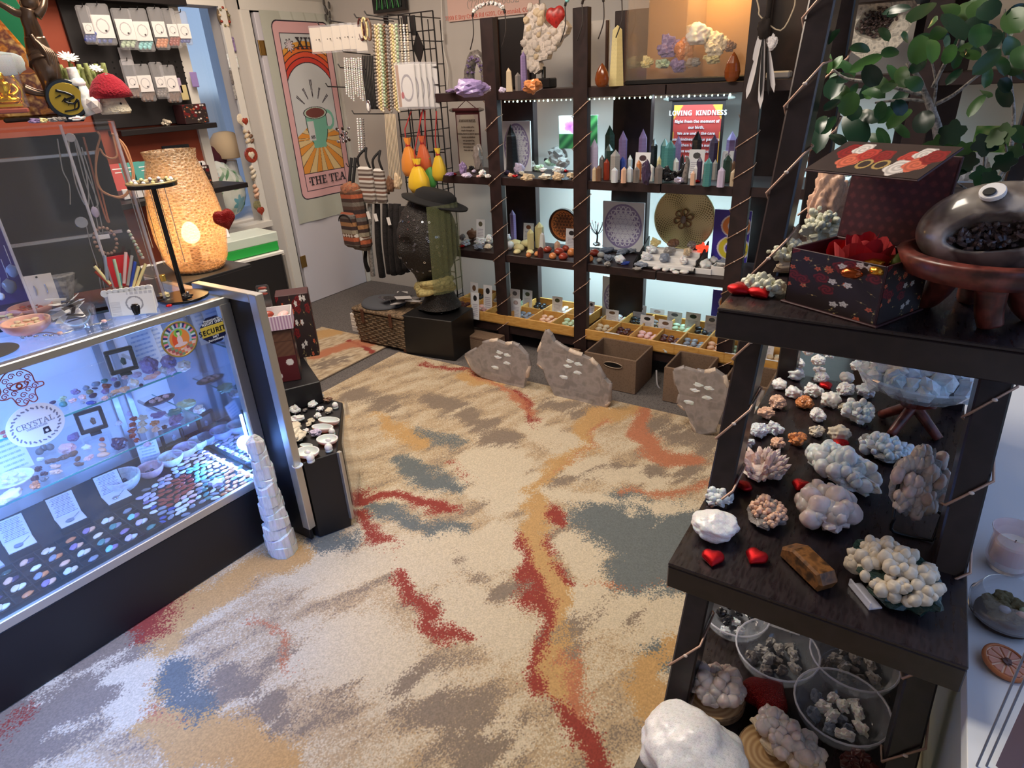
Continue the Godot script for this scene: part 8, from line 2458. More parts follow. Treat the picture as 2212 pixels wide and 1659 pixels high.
func string_lights()->void:
	wire_round("string_lights","copper wire string lights wound round the first bookcase post",-2.1,0.08,0.12,1.45,BZ+0.014,0.05,9)
	wire_round("string_lights","copper wire string lights wound round the second bookcase post",-1.56,0.08,0.12,1.52,BZ+0.014,0.05,9)
	wire_round("string_lights","copper wire string lights wound round the third bookcase post",-0.73,0.08,0.12,1.36,BZ+0.014,0.05,9)
	# beads of light under the top shelf
	var bead:=mat("lit bead light",rgb(240,250,240),0.4,0.0,{"emission_enabled":true,"emission":Color(0.85,1.0,0.9),"emission_energy_multiplier":2.5})
	var o:=thing("bead_lights","row of tiny bright bead lights along the front underside of the top shelf","string lights",V3(-1.4,1.447,BZ-0.01))
	part("wire",tube([V3(-0.62,0,0),V3(0.6,0,0)],0.0015,4),mats["copper light wire"],o)
	for i in 46:part("bead_bulb",rock("egg",0,1),bead,o,V3(-0.62+i*0.0265,-0.006,0.002),SC(V3(0.007,0.009,0.007)*(1.5 if i % 7==3 else 1.0)))

# a pointed blade from a to b, w wide at its broadest (at share `wide` from b), folded along the middle
func leaf_between(a:Vector3,b:Vector3,w:float,wide:=0.5,n:=Vector3.UP,fold:=0.18,bend:=0.0)->ArrayMesh:
	var d:=b-a
	var x:=d.cross(n).normalized()
	var u:=x.cross(d).normalized()
	var v:=PackedVector3Array()
	var idx:=PackedInt32Array()
	var rows:=8
	for i in rows+1:
		var t:=float(i)/rows
		var k:=pow(t,1.0-wide)*pow(maxf(1.0-t,0.0),wide)
		var half:=w*0.5*clampf(k/(pow(1.0-wide,1.0-wide)*pow(wide,wide)),0.02 if i in [0,rows] else 0.0,1.0)
		var c:=a+d*t+u*bend*d.length()*sin(PI*t)
		for s in [-1.0,-0.5,0.0,0.5,1.0]:v.append(c+x*half*s+u*fold*half*absf(s))
	for i in rows:
		for j in 4:
			var k:=i*5+j
			idx.append_array([k,k+5,k+6,k,k+6,k+1])
	return mk(v,idx,true)
# ---------------------------------------------------------------- minerals on the ladder stand
# a crust of many rounded or pointed lumps over a flat-bottomed base, as one specimen
func cluster(called:String,label:String,k:String,px:float,py:float,w:float,deep:float,high:float,y:float,lump:=0.3,n:=26,turn:=0.0,kind:="pebble",lean:=Basis.IDENTITY,under:="")->Node3D:
	var p:=ony(px,py,y)
	var s:=w*per(p)
	p=ony(px,py,y+high*s*0.4)
	p.y=y
	var g:=Geo.new()
	var q:=RandomNumberGenerator.new()
	q.seed=int(px*3.0+py)
	for i in n:
		var a:=q.randf()*TAU
		var r:=sqrt(q.randf())*0.8
		var e:=V3(cos(a)*r*0.5,0,sin(a)*r*0.5*deep)
		var h:=high*(1.0-0.55*r*r)*q.randf_range(0.75,1.05)
		var f:=q.randf_range(0.65,1.2)*lump
		var b:=rock(kind,i % 6,2) if kind!="point" else point(1.0,0.34,6,0.4)
		var arr:=b.surface_get_arrays(0)
		var o:=Geo.new()
		o.v=arr[Mesh.ARRAY_VERTEX]
		var id:PackedInt32Array=arr[Mesh.ARRAY_INDEX]
		for j in range(0,id.size(),3):o.idx.append_array([id[j],id[j+2],id[j+1]])
		var out:=V3(e.x*1.4,0.6,e.z*1.4).normalized()
		var bb:=facing_y(out)*SC(V3(f,f*q.randf_range(0.9,1.5),f)) if kind!="point" else facing_y(out)*SC(V3(f,f*1.6,f))
		g.add(o,Transform3D(SC(O3*s)*bb,(e+V3(0,maxf(h-f*0.45,f*0.3),0))*s))
	var t:=thing(called,label,"crystal cluster",p,turn)
	t.basis=yaw(turn)*lean
	part("crystals",done(g,kind!="point"),pm(k) if PAL.has(k) else mats[k],t)
	part("matrix",rock("rough",int(px) % 6,3),pm(under) if under else (pm(k) if PAL.has(k) else mats[k]),t,V3(0,high*s*0.36,0),SC(V3(s*0.92,high*s*0.8,s*deep*0.92)))
	return t

func build_ladder_goods()->void:
	stone("blush crystal",[rgb(238,214,204),rgb(226,190,176)],0.3,10.0,{"subsurf_scatter_enabled":true,"subsurf_scatter_strength":0.3})
	stone("sea cream druse",[rgb(214,214,190),rgb(190,190,162)],0.35,10.0)
	# top shelf
	for q in [[1597,634,52,"larger shiny red foil heart at the very corner of the top ladder shelf"],[1642,641,50,"second red foil heart, touching the cream green druse on the top ladder shelf"]]:foil_heart("",q[3],q[0],q[1],q[2],L1,0.9)
	cluster("druse_slab","cream green crystal druse slab in front on the top ladder shelf","sea cream druse",1650,618,118,0.55,0.34,L1,0.13,60,-0.3)
	var sb:=cluster("druse_slab","long cream crystal crust on a tan flat slab beside the floral box","sea cream druse",1716,560,150,0.6,0.42,L1,0.1,90,0.25,"pebble",Basis.IDENTITY,"ta")
	cluster("druse_slab","upright cream druse behind the floral box lid corner","sea cream druse",1772,500,80,0.7,1.0,L1,0.16,50,0.0)
	floral_gift()
	# stones behind the floral box
	for q in [[1800,380,90,"pe",0.55,"pale peach crystal lump behind the open lid"],[1885,385,95,"bk",0.5,"blue black sparkling druse behind the open lid"],[1960,362,100,"ta",0.8,"tan cream crystal mass behind the lid and plant pot"]]:
		var p:=onz(q[0],q[1],-1.46)
		var s:float=q[2]*per(p)
		var h:=p.y-L1
		single("tall_crystal",rock("druse",int(q[0]) % 6,4),pm(q[3]),q[5]+" on the top ladder shelf","crystal cluster",V3(p.x,L1+h*0.55,p.z),SC(V3(s,h*1.3,s*0.7)))
	# grinning geode on a wooden stand
	var gp:=onz(2150,492,-0.98)
	var k:=per(gp)
	var ge:=thing("geode_egg","polished silver brown geode with a gaping crystal mouth and stick on googly eyes","geode",gp)
	ge.basis=facing(V3(-0.1,0.45,1))*rot(0,0,0.2)
	var rx:=146.0*k
	var ry:=96.0*k
	var base:=ico_sphere(4)
	var v:=PackedVector3Array()
	for p:Vector3 in base[0]:
		var m:=V2((p.x)/0.62,(p.y+0.3)/0.36).length()
		var o:=V3(p.x*rx,p.y*ry,p.z*ry*0.95)
		if p.z>0.0 and m<1.0:o.z*=lerpf(-0.1,1.0,clampf((m-0.72)/0.28,0.0,1.0))
		v.append(o)
	var shell:=stone("polished geode shell",[rgb(132,122,112),rgb(84,74,68),rgb(206,198,188)],0.12,6.0,{"clearcoat_enabled":true,"clearcoat":1.0},true)
	part("shell",mk(v,base[1],true),shell,ge)
	var dz:=stone("dark druzy",[rgb(66,50,52),rgb(110,92,90)],0.2,14.0)
	for i in 30:
		var a:=i*2.4
		var r:=sqrt(i/30.0)
		part("mouth_crystals",spikes(i % 6,9,O3*0.02,0.3,0.7,0.16),dz,ge,V3(cos(a)*r*rx*0.5,-0.3*ry+sin(a)*r*ry*0.27,ry*(0.05+0.45*r*r)))
	for x in [-0.06,0.46]:
		var z:=sqrt(maxf(0.0,1.0-x*x-0.3))*ry*0.97
		var e:=part("googly_eye",disc(0.0135,0.006,22),M_paper(),ge,V3(x*rx,0.55*ry,z),facing(V3(x*0.6,0.5,0.8))*rot(PI/2,0,0))
		part("pupil",disc(0.0068,0.002,18),mats["black ink"],e,V3(-0.003,0.0062,0.003))
	var red:=stone("red brown wood",[rgb(92,40,34),rgb(124,60,50),rgb(76,32,28)],0.35,9.0)
	var stn:=thing("wooden_stand","carved red brown three legged stand under the geode","stand",V3(gp.x,L1,gp.z))
	var sh:=gp.y-ry*0.95-L1
	part("ring",lathe([V2(0.05,0),V2(0.09,0.012),V2(0.1,0.035),V2(0.085,0.04),V2(0.05,0.014),V2(0.05,0)],26),red,stn,V3(0,sh*0.8,0))
	for q in [[1985,652],[2140,706],[2245,690],[2090,640]]:
		var f:=ony(q[0],q[1],L1+0.004)-stn.position
		f=f.limit_length(0.115)
		part("leg",tube(curve([V3(f.x*0.35,sh+0.03,f.z*0.35),V3(f.x*0.6,sh*0.66,f.z*0.6),V3(f.x*0.75,sh*0.3,f.z*0.75),V3(f.x,0.004,f.z)],5),0.02,8,0.014),red,stn)
	# middle shelf
	var wh:="on the middle ladder shelf"
	var small:=[["wq",1745,757,30,"druse","pale lump farthest back"],["wq",1792,763,28,"rough","pale chunk beside the farthest lump"],["wq",1724,784,34,"druse","white lump at the back edge"],["wq",1768,778,34,"druse","frosty white lump second from the back"],["wq",1770,799,26,"rough","small white chunk behind the twin lumps"],["wq",1717,807,42,"grape","bubbly white lump near the back edge"],["wq",1775,816,36,"druse","white lump behind the small foil heart"],
		["wq",1829,816,34,"pebble","smooth white stone near the crystal bowl"],["wq",1684,830,36,"grape","white lump at the purple lit edge"],["wq",1716,846,38,"grape","white lump beside the edge one"],["wq",1758,842,42,"druse","glassy white lump before the foil heart"],["wq",1796,863,48,"grape","big bubbly white lump in the middle of the back half"],["wq",1826,841,40,"druse","angular white lump near the bowl"],["ic",1869,842,46,"rough","long clear chunk under the bowl rim"],["wq",1852,790,32,"rough","white chunk behind the bowl"],
		["pe",1681,868,42,"druse","peach cluster at the edge"],["or",1738,869,40,"druse","orange cluster in the peach row"],["pe",1655,892,36,"rough","pale peach chunk at the edge"],["wq",1766,896,42,"druse","round white druse ball"],["ic",1639,929,46,"druse","icy cluster at the edge"],["ic",1674,924,42,"rough","icy flat chunk beside the icy cluster"],["ic",1614,954,34,"rough","icy chunk nearest the front leg"],["or",1721,947,42,"rough","tan orange nugget"],["cr",1763,931,36,"druse","cream nugget with a hollow"],["cr",1813,934,48,"grape","cream lumpy nugget"],["pe",1681,957,36,"rough","cream peach chunk behind the blush plate"],["cr",1823,880,26,"rough","small cream chunk behind the wooden stand"]]
	for q in small:gem("mineral_lump","%s %s" % [q[5],wh],"crystal",q[0],q[4],q[1],q[2],q[3],L2,V3(1,0.72,0.85),q[1]*0.3,"",3)
	cluster("crystal_cluster","white and grey double druse beside the crystal bowl stand "+wh,"wq",1853,892,70,0.9,0.75,L2,0.22,40)
	cluster("crystal_plate","blush white jagged crystal plate near the front leg "+wh,"blush crystal",1651,1010,92,1.3,0.4,L2,0.17,60,0.0,"point")
	cluster("crystal_cluster","long lumpy cream white cluster across the middle "+wh,"wq",1822,1012,196,0.5,0.36,L2,0.15,60,-0.62)
	cluster("crystal_cluster","grey white sparkling druse before the wooden stand "+wh,"ic",1912,968,118,0.8,0.4,L2,0.15,60,-0.4,"pebble",Basis.IDENTITY,"gr")
	cluster("crystal_cluster","small grey white bumpy cluster behind the pale geode "+wh,"wq",1554,1074,62,0.9,0.6,L2,0.24,30)
	gem("crystal_geode","plump white heart shaped geode at the front edge "+wh,"geode","wq","pebble",1545,1132,98,L2,V3(1,0.62,0.9),0.3,"",4)
	cluster("orange_druse","peach orange crusted stone with a grey rind "+wh,"pe",1657,1108,88,1.35,0.5,L2,0.13,70,0.25,"pebble",Basis.IDENTITY,"sm")
	cluster("flower_crystal","peach pink quartz flower cluster of fat petals "+wh,"blush crystal",1786,1098,122,1.2,0.6,L2,0.32,34,0.1)
	# geode on the wire easel
	var ep:=ony(1985,1130,L2)
	var es:=thing("wire_easel","black wire easel holding the brown geode "+wh,"easel",V3(ep.x,L2,ep.z))
	var wr:Material=mats["black wire"]
	for q in [[[0.02,0.004,0.045],[-0.035,0.004,0.05],[-0.038,0.03,0.05]],[[0.02,0.004,0.045],[0.03,0.06,-0.01],[0.042,0.16,-0.05],[0.03,0.172,-0.045]],[[0.042,0.16,-0.05],[0.05,0.05,0.0],[0.05,0.004,0.045]],[[0.05,0.03,0.02],[-0.02,0.03,-0.03]],[[-0.038,0.004,0.05],[-0.045,0.1,-0.03]],[[0.02,0.02,0.06],[0.06,0.012,0.06]]]:part("wire",tube(curve(q.map(func(c):return V3(c[0],c[1],c[2])),4),0.0026,6),wr,es)
	var bg:=cluster("brown_geode","tall half geode with brown bubbly crystals and a pale rim on the wire easel","blush crystal",1975,1060,150,0.9,0.4,L2,0.2,60,0.0,"pebble",rot(0.95,-0.2,-0.5)*SC(V3(0.75,1,1.2)),"gr")
	bg.position=onp(1975,1040,ep,V3(0.1,0.5,1).normalized())
	cluster("grey_druse","largest beige grey crystal druse with a dark green rind, front of the middle ladder shelf","cr",1936,1240,225,0.72,0.42,L2,0.12,120,-0.62,"pebble",rot(0.12,0,0),"dg")
	var ac:=thing("acrylic_rest","little clear acrylic stand at the corner of the largest grey druse","stand",ony(1868,1290,L2)+V3(0,0.002,0))
	part("rest_plate",bx(V3(0.05,0.003,0.02),0.0006),mat("acrylic rod",Color(0.95,0.95,1.0,0.35),0.1,0.0,{"transparency":BaseMaterial3D.TRANSPARENCY_ALPHA}),ac,Z3,yaw(-0.9))
	part("rest_lip",bx(V3(0.05,0.012,0.003),0.0006),mats["acrylic rod"],ac,yaw(-0.9)*V3(0,0.006,0.009),yaw(-0.9))
	# wedge of brown stone
	var wp:=ony(1744,1240,L2)
	var wk:=per(wp)
	var we:=thing("brown_wedge","brown wedge shaped stone block with an orange side, front of the middle ladder shelf","stone",wp)
	we.basis=yaw(-0.72)
	part("block",slab([V2(-66,0),V2(52,0),V2(62,24),V2(48,44),V2(-30,46),V2(-64,26)].map(func(c):return c*wk),46*wk,5*wk),stone("brown tiger stone",[rgb(110,76,44),rgb(72,50,32),rgb(138,90,44)],0.4,14.0),we,V3(0,0.002,0))
	for q in [[1539,1212,48,"red foil heart at the left front corner"],[1632,1210,48,"red foil heart next to the brown wedge"],[1607,1056,40,"red foil heart behind the orange crusted stone"],[1729,1055,40,"red foil heart half under the quartz flower"],[1812,965,38,"red foil heart behind the long lumpy cluster"],[1784,838,28,"little red foil heart among the back white lumps"]]:foil_heart("","%s %s" % [q[3],wh if not "left" in q[3] else "of the middle ladder shelf"],q[0],q[1],q[2],L2,1.2)
	# crystal bowl on a wooden stand
	var cp:=ony(1962,925,L2)
	var cs1:=thing("bowl_stand","red brown crossed leg wooden stand under the faceted glass bowl","stand",V3(cp.x,L2,cp.z))
	for i in 4:
		var a:=i*PI/2+0.5
		part("leg",tube(curve([V3(-cos(a)*0.035,0.075,-sin(a)*0.035),V3(cos(a)*0.012,0.045,sin(a)*0.012),V3(cos(a)*0.062,0.004,sin(a)*0.062)],5),0.013,8,0.009),red,cs1)
	var bw:=thing("glass_bowl","wide faceted clear glass bowl of white crystals on the wooden stand","bowl",V3(cp.x,L2+0.076,cp.z))
	var gl:=lathe_geo([V2(0.0005,0),V2(0.04,0),V2(0.075,0.014),V2(0.105,0.036),V2(0.125,0.058),V2(0.119,0.06),V2(0.098,0.04),V2(0.07,0.02),V2(0.035,0.008),V2(0.0005,0.008)],32)
	for i in gl.v.size():gl.v[i]*=V3(1,1,1)*(1.0+0.035*(1.0 if (i % 32) % 2 else -1.0))
	part("bowl",done(gl),mat("cut glass",Color(0.92,0.97,1.0,0.28),0.05,0.0,{"transparency":BaseMaterial3D.TRANSPARENCY_ALPHA}),bw)
	gem("white_boulder","bright white crystal boulder filling the glass bowl","crystal","wq","druse",1955,800,130,L2+0.1,V3(1,0.5,0.8),0.0,"",4)
	single("ice_ring",spikes(4,60,V3(0.22,0.06,0.2),0.1,0.18,0.09,0.1),pm("ic"),"ring of icy clear points around the white boulder in the glass bowl","crystals",V3(cp.x,L2+0.11,cp.z))
	for i in 3:single("agate_petal",slab(oval(0.035,0.022,16),0.005,0.0015),pm(["li","ro","ro"][i]),["lilac agate slice leaning in the glass bowl","pink agate slice in the middle of the glass bowl edge","rose agate slice at the far rim of the glass bowl"][i],"agate slice",onz(2010+i*24,782+i*5,cp.z-0.02),rot(-0.5,0.4-i*0.5,0.5-i*0.2))
	lower_shelf(red)
	wire_round("string_lights","copper wire string lights wound round the near front leg of the ladder stand",LXA+0.024,0.042,0.3,1.75,-0.717,0.066,11,0.43)
	wire_round("string_lights","copper wire string lights wound round the window side front leg",LXB-0.024,0.042,0.3,1.2,-0.717,0.066,7,0.43)
	wire_round("string_lights","copper wire string lights wound round the upright rear leg of the ladder stand",LXA+0.024,0.042,1.25,1.9,-1.53,0.056,5)

func floral_gift()->void:
	var a:=ony(1697,652,L1)
	var b:=ony(1888,706,L1)
	var c:=ony(1972,668,L1)
	var w:=a.distance_to(b)
	var d:=minf(b.distance_to(c),0.16)
	var h:=onp(1725,537,a,V3(0,0,1)).y-L1
	var x:=(b-a)/w
	var z:=V3(-x.z,0,x.x)
	var o:=thing("floral_gift_box","open dark floral gift box with a red rose inside on the top ladder shelf","gift box",(a+b)/2-z*d/2+V3(0,0.001,0))
	o.basis=Basis(x,Vector3.UP,z)
	var card:Material=mats["dark floral card"]
	var f:=floral()
	for q in [[w,0.0,d/2,0.0],[w,0.0,-d/2,PI],[d,w/2,0.0,PI/2],[d,-w/2,0.0,-PI/2]]:
		var s:=part("box_side",bx(V3(q[0],h,0.003),0.001),card,o,V3(q[1],h/2,q[2]),yaw(q[3]))
		part("side_print",sheet(q[0]*0.99,h*0.99),f,s,V3(0,0,0.0022))
	part("box_floor",bx(V3(w+0.012,0.003,d+0.012),0.001),card,o,V3(0,0.0005,0))
	var inner:=printed("innerred",48,48,func(u,v):return rgb(66,22,30) if absf(fmod(u*9.0+floorf(v*9.0)*0.5,1.0)-0.5)+absf(fmod(v*9.0,1.0)-0.5)>0.32 else rgb(96,40,44))
	var lid:=part("lid",bx(V3(w+0.006,0.125,0.004),0.001),card,o,V3(0,h+0.06,-d/2-0.012),rot(-0.12,0,0))
	part("lid_lining",sheet(w,0.12),inner,lid,V3(0,0,0.0025))
	var roses:=printed("roses",160,64,func(u,v):
		var cc:=rgb(58,46,44)
		for q in [[0.16,0.32,0.12,0],[0.25,0.25,0.1,2],[0.27,0.62,0.12,1],[0.36,0.4,0.1,3],[0.5,0.42,0.1,0],[0.72,0.4,0.1,3],[0.8,0.28,0.1,2],[0.74,0.72,0.12,2],[0.84,0.6,0.11,1],[0.9,0.35,0.11,0]]:
			var dd:=V2((u-q[0])*2.5,v-q[1])
			var l:float=dd.length()/(q[2]*2.0)
			if l<1.0+0.1*sin(atan2(dd.y,dd.x)*5.0):cc=([rgb(150,38,40),rgb(222,112,84),rgb(232,222,212),rgb(196,66,56)][q[3]] as Color).darkened(0.22*(0.5+0.5*sin(l*16.0+atan2(dd.y,dd.x))))
		if absf(V2((u-0.44)*2.5,v-0.7).length()-0.13)<0.025 or absf(V2((u-0.58)*2.5,v-0.68).length()-0.13)<0.025:cc=rgb(178,148,88)
		return cc,0.35)
	var flap:=part("lid_flap",bx(V3(w+0.02,0.003,0.1),0.001),card,o,V3(-0.006,h+0.118,-d/2+0.036),rot(0.3,0,0))
	part("flap_print",sheet(w+0.018,0.098),roses,flap,V3(0,0.0022,0),rot(-PI/2,0,0))
	# rose
	var rp:=o.position+o.basis*V3(0.0,h*0.62,-0.01)
	var rose:=thing("fabric_rose","large red fabric rose lying in the open floral box","fabric flower",rp)
	var rm:=mat("red rose cloth",rgb(178,18,26),0.8,0.0,{"rim_enabled":true,"rim":0.5})
	part("heart_petals",rock("egg",0,3),rm,rose,V3(0,0.02,0),SC(V3(0.034,0.045,0.034)))
	for i in 14:
		var aa:=i*2.4
		var r:=0.012+0.0022*i
		var g:=Geo.new()
		for u in 6:
			for v2 in 4:
				var fn:=func(s,t):return V3(cos(aa+(s-3.0)*0.32)*r*(1.0+0.25*t/4.0),0.034-0.0016*i+(t-2.0)*0.0105-0.0006*pow(s-3.0,2.0)*t,sin(aa+(s-3.0)*0.32)*r*(1.0+0.25*t/4.0))
				g.quad(fn.call(u,v2),fn.call(u,v2+1),fn.call(u+1,v2+1),fn.call(u+1,v2))
		part("petal",done(g,true),rm,rose)
	for i in 7:single("gold_candy",rock("pebble",i % 6,2),mat("gold foil",rgb(206,140,44),0.2,0.85) if i % 2 else mat("bronze foil",rgb(150,70,30),0.2,0.85),"%s foil candy tucked beside the rose in the floral box" % ["bronze","gold"][i % 2],"candy",o.position+o.basis*V3(w*0.3+0.012*(i % 3)-0.01,h*0.82+0.006*(i % 2),-d*0.3+0.02*i*0.8),yaw(i)*SC(V3(0.03,0.014,0.02)),"%s candies in the floral box" % ["bronze","gold"][i % 2])
	single("green_leaf",rock("pebble",2,2),mat("rose leaf",rgb(92,110,40),0.7),"olive green cloth leaf beside the red rose","leaf",rp+o.basis*V3(0.05,0.014,0),SC(V3(0.02,0.04,0.03)))

func lower_shelf(_red:Material)->void:
	var lo:="on the lowest ladder shelf"
	var ring:=printed("woodrings",64,64,func(u,v):return rgb(206,172,124).lerp(rgb(168,128,84),0.5+0.5*sin(V2(u-0.45,v-0.55).length()*75.0)),0.6)
	var bark:=stone("bark",[rgb(110,84,60),rgb(146,116,84)],0.9,20.0)
	for q in [[1541,1500,132,"round wood slice under the blush crystal geode"],[1672,1630,150,"round wood slice under the pink lump at the bottom"]]:
		var p:=ony(q[0],q[1],L3+0.012)
		p.y=L3
		var r:float=q[2]*per(p)/2
		var o:=thing("wood_slice",q[3]+" "+lo,"wood slice",p)
		part("bark_rim",disc(r,0.016,30,0.002),bark,o)
		part("cut_face",uv_disc(r*0.95),ring,o,V3(0,0.0166,0),rot(-PI/2,0,0))
	cluster("crystal_geode","blush pink crystal geode with an orange hollow on the wood slice "+lo,"blush crystal",1550,1480,116,0.9,0.6,L3+0.017,0.26,50,0.3)
	cluster("crystal_lump","pink and tan crystal lump on the lower wood slice","blush crystal",1700,1600,168,0.62,0.45,L3+0.017,0.18,70,-0.5,"pebble",Basis.IDENTITY,"ta")
	gem("white_quartz_boulder","largest smooth white quartz boulder at the bottom front of the ladder stand","crystal","wq","pebble",1500,1625,232,L3,V3(1,0.62,0.85),-0.4,"",4)
	var hp:=ony(1655,1508,L3+0.02)
	single("glitter_heart",heart(102*per(hp),0.045),glitter(),"big red glitter heart lying between wood slice and plastic bowls","heart ornament",V3(hp.x,L3+0.026,hp.z),yaw(2.7)*rot(-PI/2,0,0))
	gem("brown_rock","rough dark red brown rock at the bottom edge of the picture","stone","dk","rough",1858,1655,80,L3,V3(1,0.7,0.8),0.0,"",3)
	var pl:=mat("clear bowl plastic",Color(0.9,0.94,1.0,0.1),0.06,0.0,{"transparency":BaseMaterial3D.TRANSPARENCY_ALPHA})
	for q in [[1672,1420,166,"gr","clear plastic bowl of rough grey stones with a white label, nearest the apron",11],[1835,1440,172,"gr","clear plastic bowl of brown grey stones half under the middle shelf",11],[1808,1545,186,"wq","frontmost clear plastic bowl of white and dark banded stones",13],[1585,1335,136,"bk","clear plastic bowl of black bands and cords far under the middle shelf",8]]:
		var p:=ony(q[0],q[1]+18,L3)
		var r:float=q[2]*per(p)/2
		var o:=thing("plastic_bowl",q[4],"bowl",V3(p.x,L3+0.001,p.z))
		part("bowl",bowl(r,r*0.62,0.0018,0.6),pl,o)
		var rim:=[]
		for i in 29:rim.append(V3(cos(i*TAU/28)*r,r*0.62,sin(i*TAU/28)*r))
		part("rim",tube(rim,0.0022,5),mats["acrylic rod"],o)
		if "label" in q[4]:part("label",bx(V3(r*0.9,0.014,0.001),0.0003),M_paper(),o,V3(-r*0.05,r*0.52,-r*0.9),rot(-0.4,0.05,0))
		for i in q[5]:
			var aa:float=i*2.4
			var rr:=r*0.62*sqrt(float(i)/q[5])
			var kk:String=q[3] if i % 3 else {"gr":"sm","wq":"gb","bk":"ic"}[q[3]]
			single("bowl_stone",rock("rough",i % 6,2),pm(kk),"%s rough stone in the %s" % [PAL[kk][0],{1672:"labelled plastic bowl",1835:"half hidden plastic bowl",1808:"frontmost plastic bowl",1585:"plastic bowl of black bands"}[q[0]]],"stone",o.position+V3(cos(aa)*rr,r*0.2+0.006*(i % 3),sin(aa)*rr),rot(i,i*1.7,i*0.6)*SC(V3(0.34,0.2,0.25)*r*1.25),"%s stones of plastic bowl %s" % [PAL[kk][0],["one","two","three","four"][int(q[2]) % 4]])

# ---------------------------------------------------------------- the plant and the window seat
func build_plant()->void:
	var pp:=onz(2092,452,-1.4)
	var k:=per(pp)
	var pot:=thing("leafy_plant","ficus and ivy plant in a pale blue glass pot on the top ladder shelf","potted plant",V3(pp.x,L1,pp.z))
	var hgt:=onz(2092,405,-1.4).y-L1
	part("pot",lathe([V2(0.0005,0),V2(62*k,0),V2(84*k,hgt*0.5),V2(92*k,hgt),V2(86*k,hgt),V2(78*k,hgt*0.5),V2(56*k,0.008),V2(0.0005,0.008)],32),mat("pale blue pot",rgb(176,200,206),0.2,0.0,{"subsurf_scatter_enabled":true,"subsurf_scatter_strength":0.4}),pot)
	part("soil",disc(80*k,0.01,26),mat("dark soil",rgb(58,46,38),0.95),pot,V3(0,hgt*0.9,0))
	var P:=func(px,py,z=-1.4):return onz(px,py,z)-pot.position
	var bark:=stone("pale bark",[rgb(176,156,136),rgb(140,112,88),rgb(206,196,184)],0.85,24.0)
	for q in [[[2035,400],[2030,300],[2012,235],[1996,200],[1985,170],[1960,135]],[[2030,290],[2018,230],[2022,180],[2012,130]],[[2022,225],[2060,205],[2110,165],[2160,130]],[[2015,190],[2040,140],[2070,95],[2075,60]],[[2005,220],[1960,215],[1890,222]],[[2030,330],[2020,300],[2010,240]],[[2150,400],[2180,330],[2190,250],[2180,150],[2170,20]],[[1990,205],[1900,180],[1830,170],[1800,150]]]:part("branch",tube(curve(q.map(func(v):return P.call(v[0],v[1])),4),(11 if q.size()>5 else 4.5)*k,7,(4 if q.size()>5 else 2)*k),bark,pot)
	var green:=mat("deep green leaf",rgb(44,84,46),0.35,0.0,{"backlight_enabled":true,"backlight":Color(0.12,0.2,0.06)})
	var mid:=mat("mid green leaf",rgb(64,106,50),0.35,0.0,{"backlight_enabled":true,"backlight":Color(0.18,0.28,0.08)})
	var dark:=mat("dark glossy leaf",rgb(28,58,42),0.25)
	var q:=RandomNumberGenerator.new()
	q.seed=31
	var L:=[[2014,5,1968,50,42],[2035,30,2086,88,30],[1990,75,1980,140,36],[2010,85,2013,138,22],[2163,106,2100,162,26],[2128,203,2092,254,20],[2158,185,2182,232,22],[1814,62,1784,100,16],[1908,118,1834,156,24],[1810,162,1794,216,38],[1845,197,1825,252,36],[1855,243,1898,264,24],[1830,240,1870,315,46],[1790,253,1764,332,36],[1794,290,1824,316,24],[1868,142,1898,184,32],[1905,218,1898,260,22],[1936,180,1906,202,24],[1968,235,1918,280,30],[1992,240,2000,288,36],[1862,198,1912,212,24],[1940,24,1916,36,14],[1905,30,1970,18,16],
		[1784,110,1790,160,22],[1820,120,1800,150,20],[1880,110,1834,104,20],[1845,165,1806,180,22],[1880,172,1920,190,22],[1815,215,1780,240,22],[1850,225,1840,262,28],[1780,250,1770,290,22],[1890,190,1870,214,22],[1935,215,1950,250,26],[1955,170,1990,196,26],[1945,145,1955,190,26],[2040,60,2010,90,26],[2060,20,2100,40,40],[2110,20,2160,30,36],[2080,50,2130,70,34],[2120,50,2110,104,34],[2150,60,2130,110,30],[2180,20,2205,70,40],[2190,80,2170,120,30],[2200,100,2212,150,30],[2150,120,2170,165,24],[2120,195,2135,212,20],[2060,95,2040,140,22],[2100,5,2130,50,36],[2040,10,2060,40,30],[2170,130,2205,160,26],[2190,270,2210,310,26],[1960,190,1930,240,26],[2180,200,2160,170,22],[2070,110,2060,150,18],[1995,130,1970,160,24],[1900,60,1920,90,16],[1805,190,1835,205,22]]
	for e in L:
		var z:=-1.4+q.randf_range(-0.07,0.1)
		var a:Vector3=P.call(e[0],e[1],z)
		var b:Vector3=P.call(e[2],e[3],z+q.randf_range(0.0,0.05))
		part("leaf",leaf_between(a,b,e[4]*k*1.1,0.45,V3(q.randf_range(-0.5,0.5),0.5,0.9).normalized(),0.16,q.randf_range(0.02,0.12)),[green,mid,dark][q.randi() % 3],pot)
	for i in 46:
		var x:=q.randf_range(1960,2212) if i % 3 else q.randf_range(1785,1960)
		var y:=q.randf_range(0,150) if i % 3 else q.randf_range(90,290)
		var an:=q.randf()*TAU
		var z:=-1.44+q.randf_range(-0.08,0.04)
		part("leaf",leaf_between(P.call(x,y,z),P.call(x+cos(an)*42,y+sin(an)*34+18,z+0.02),q.randf_range(18,30)*k,0.45,V3(q.randf_range(-0.5,0.5),0.5,0.9).normalized(),0.16,0.06),[green,dark,mid][i % 3],pot)
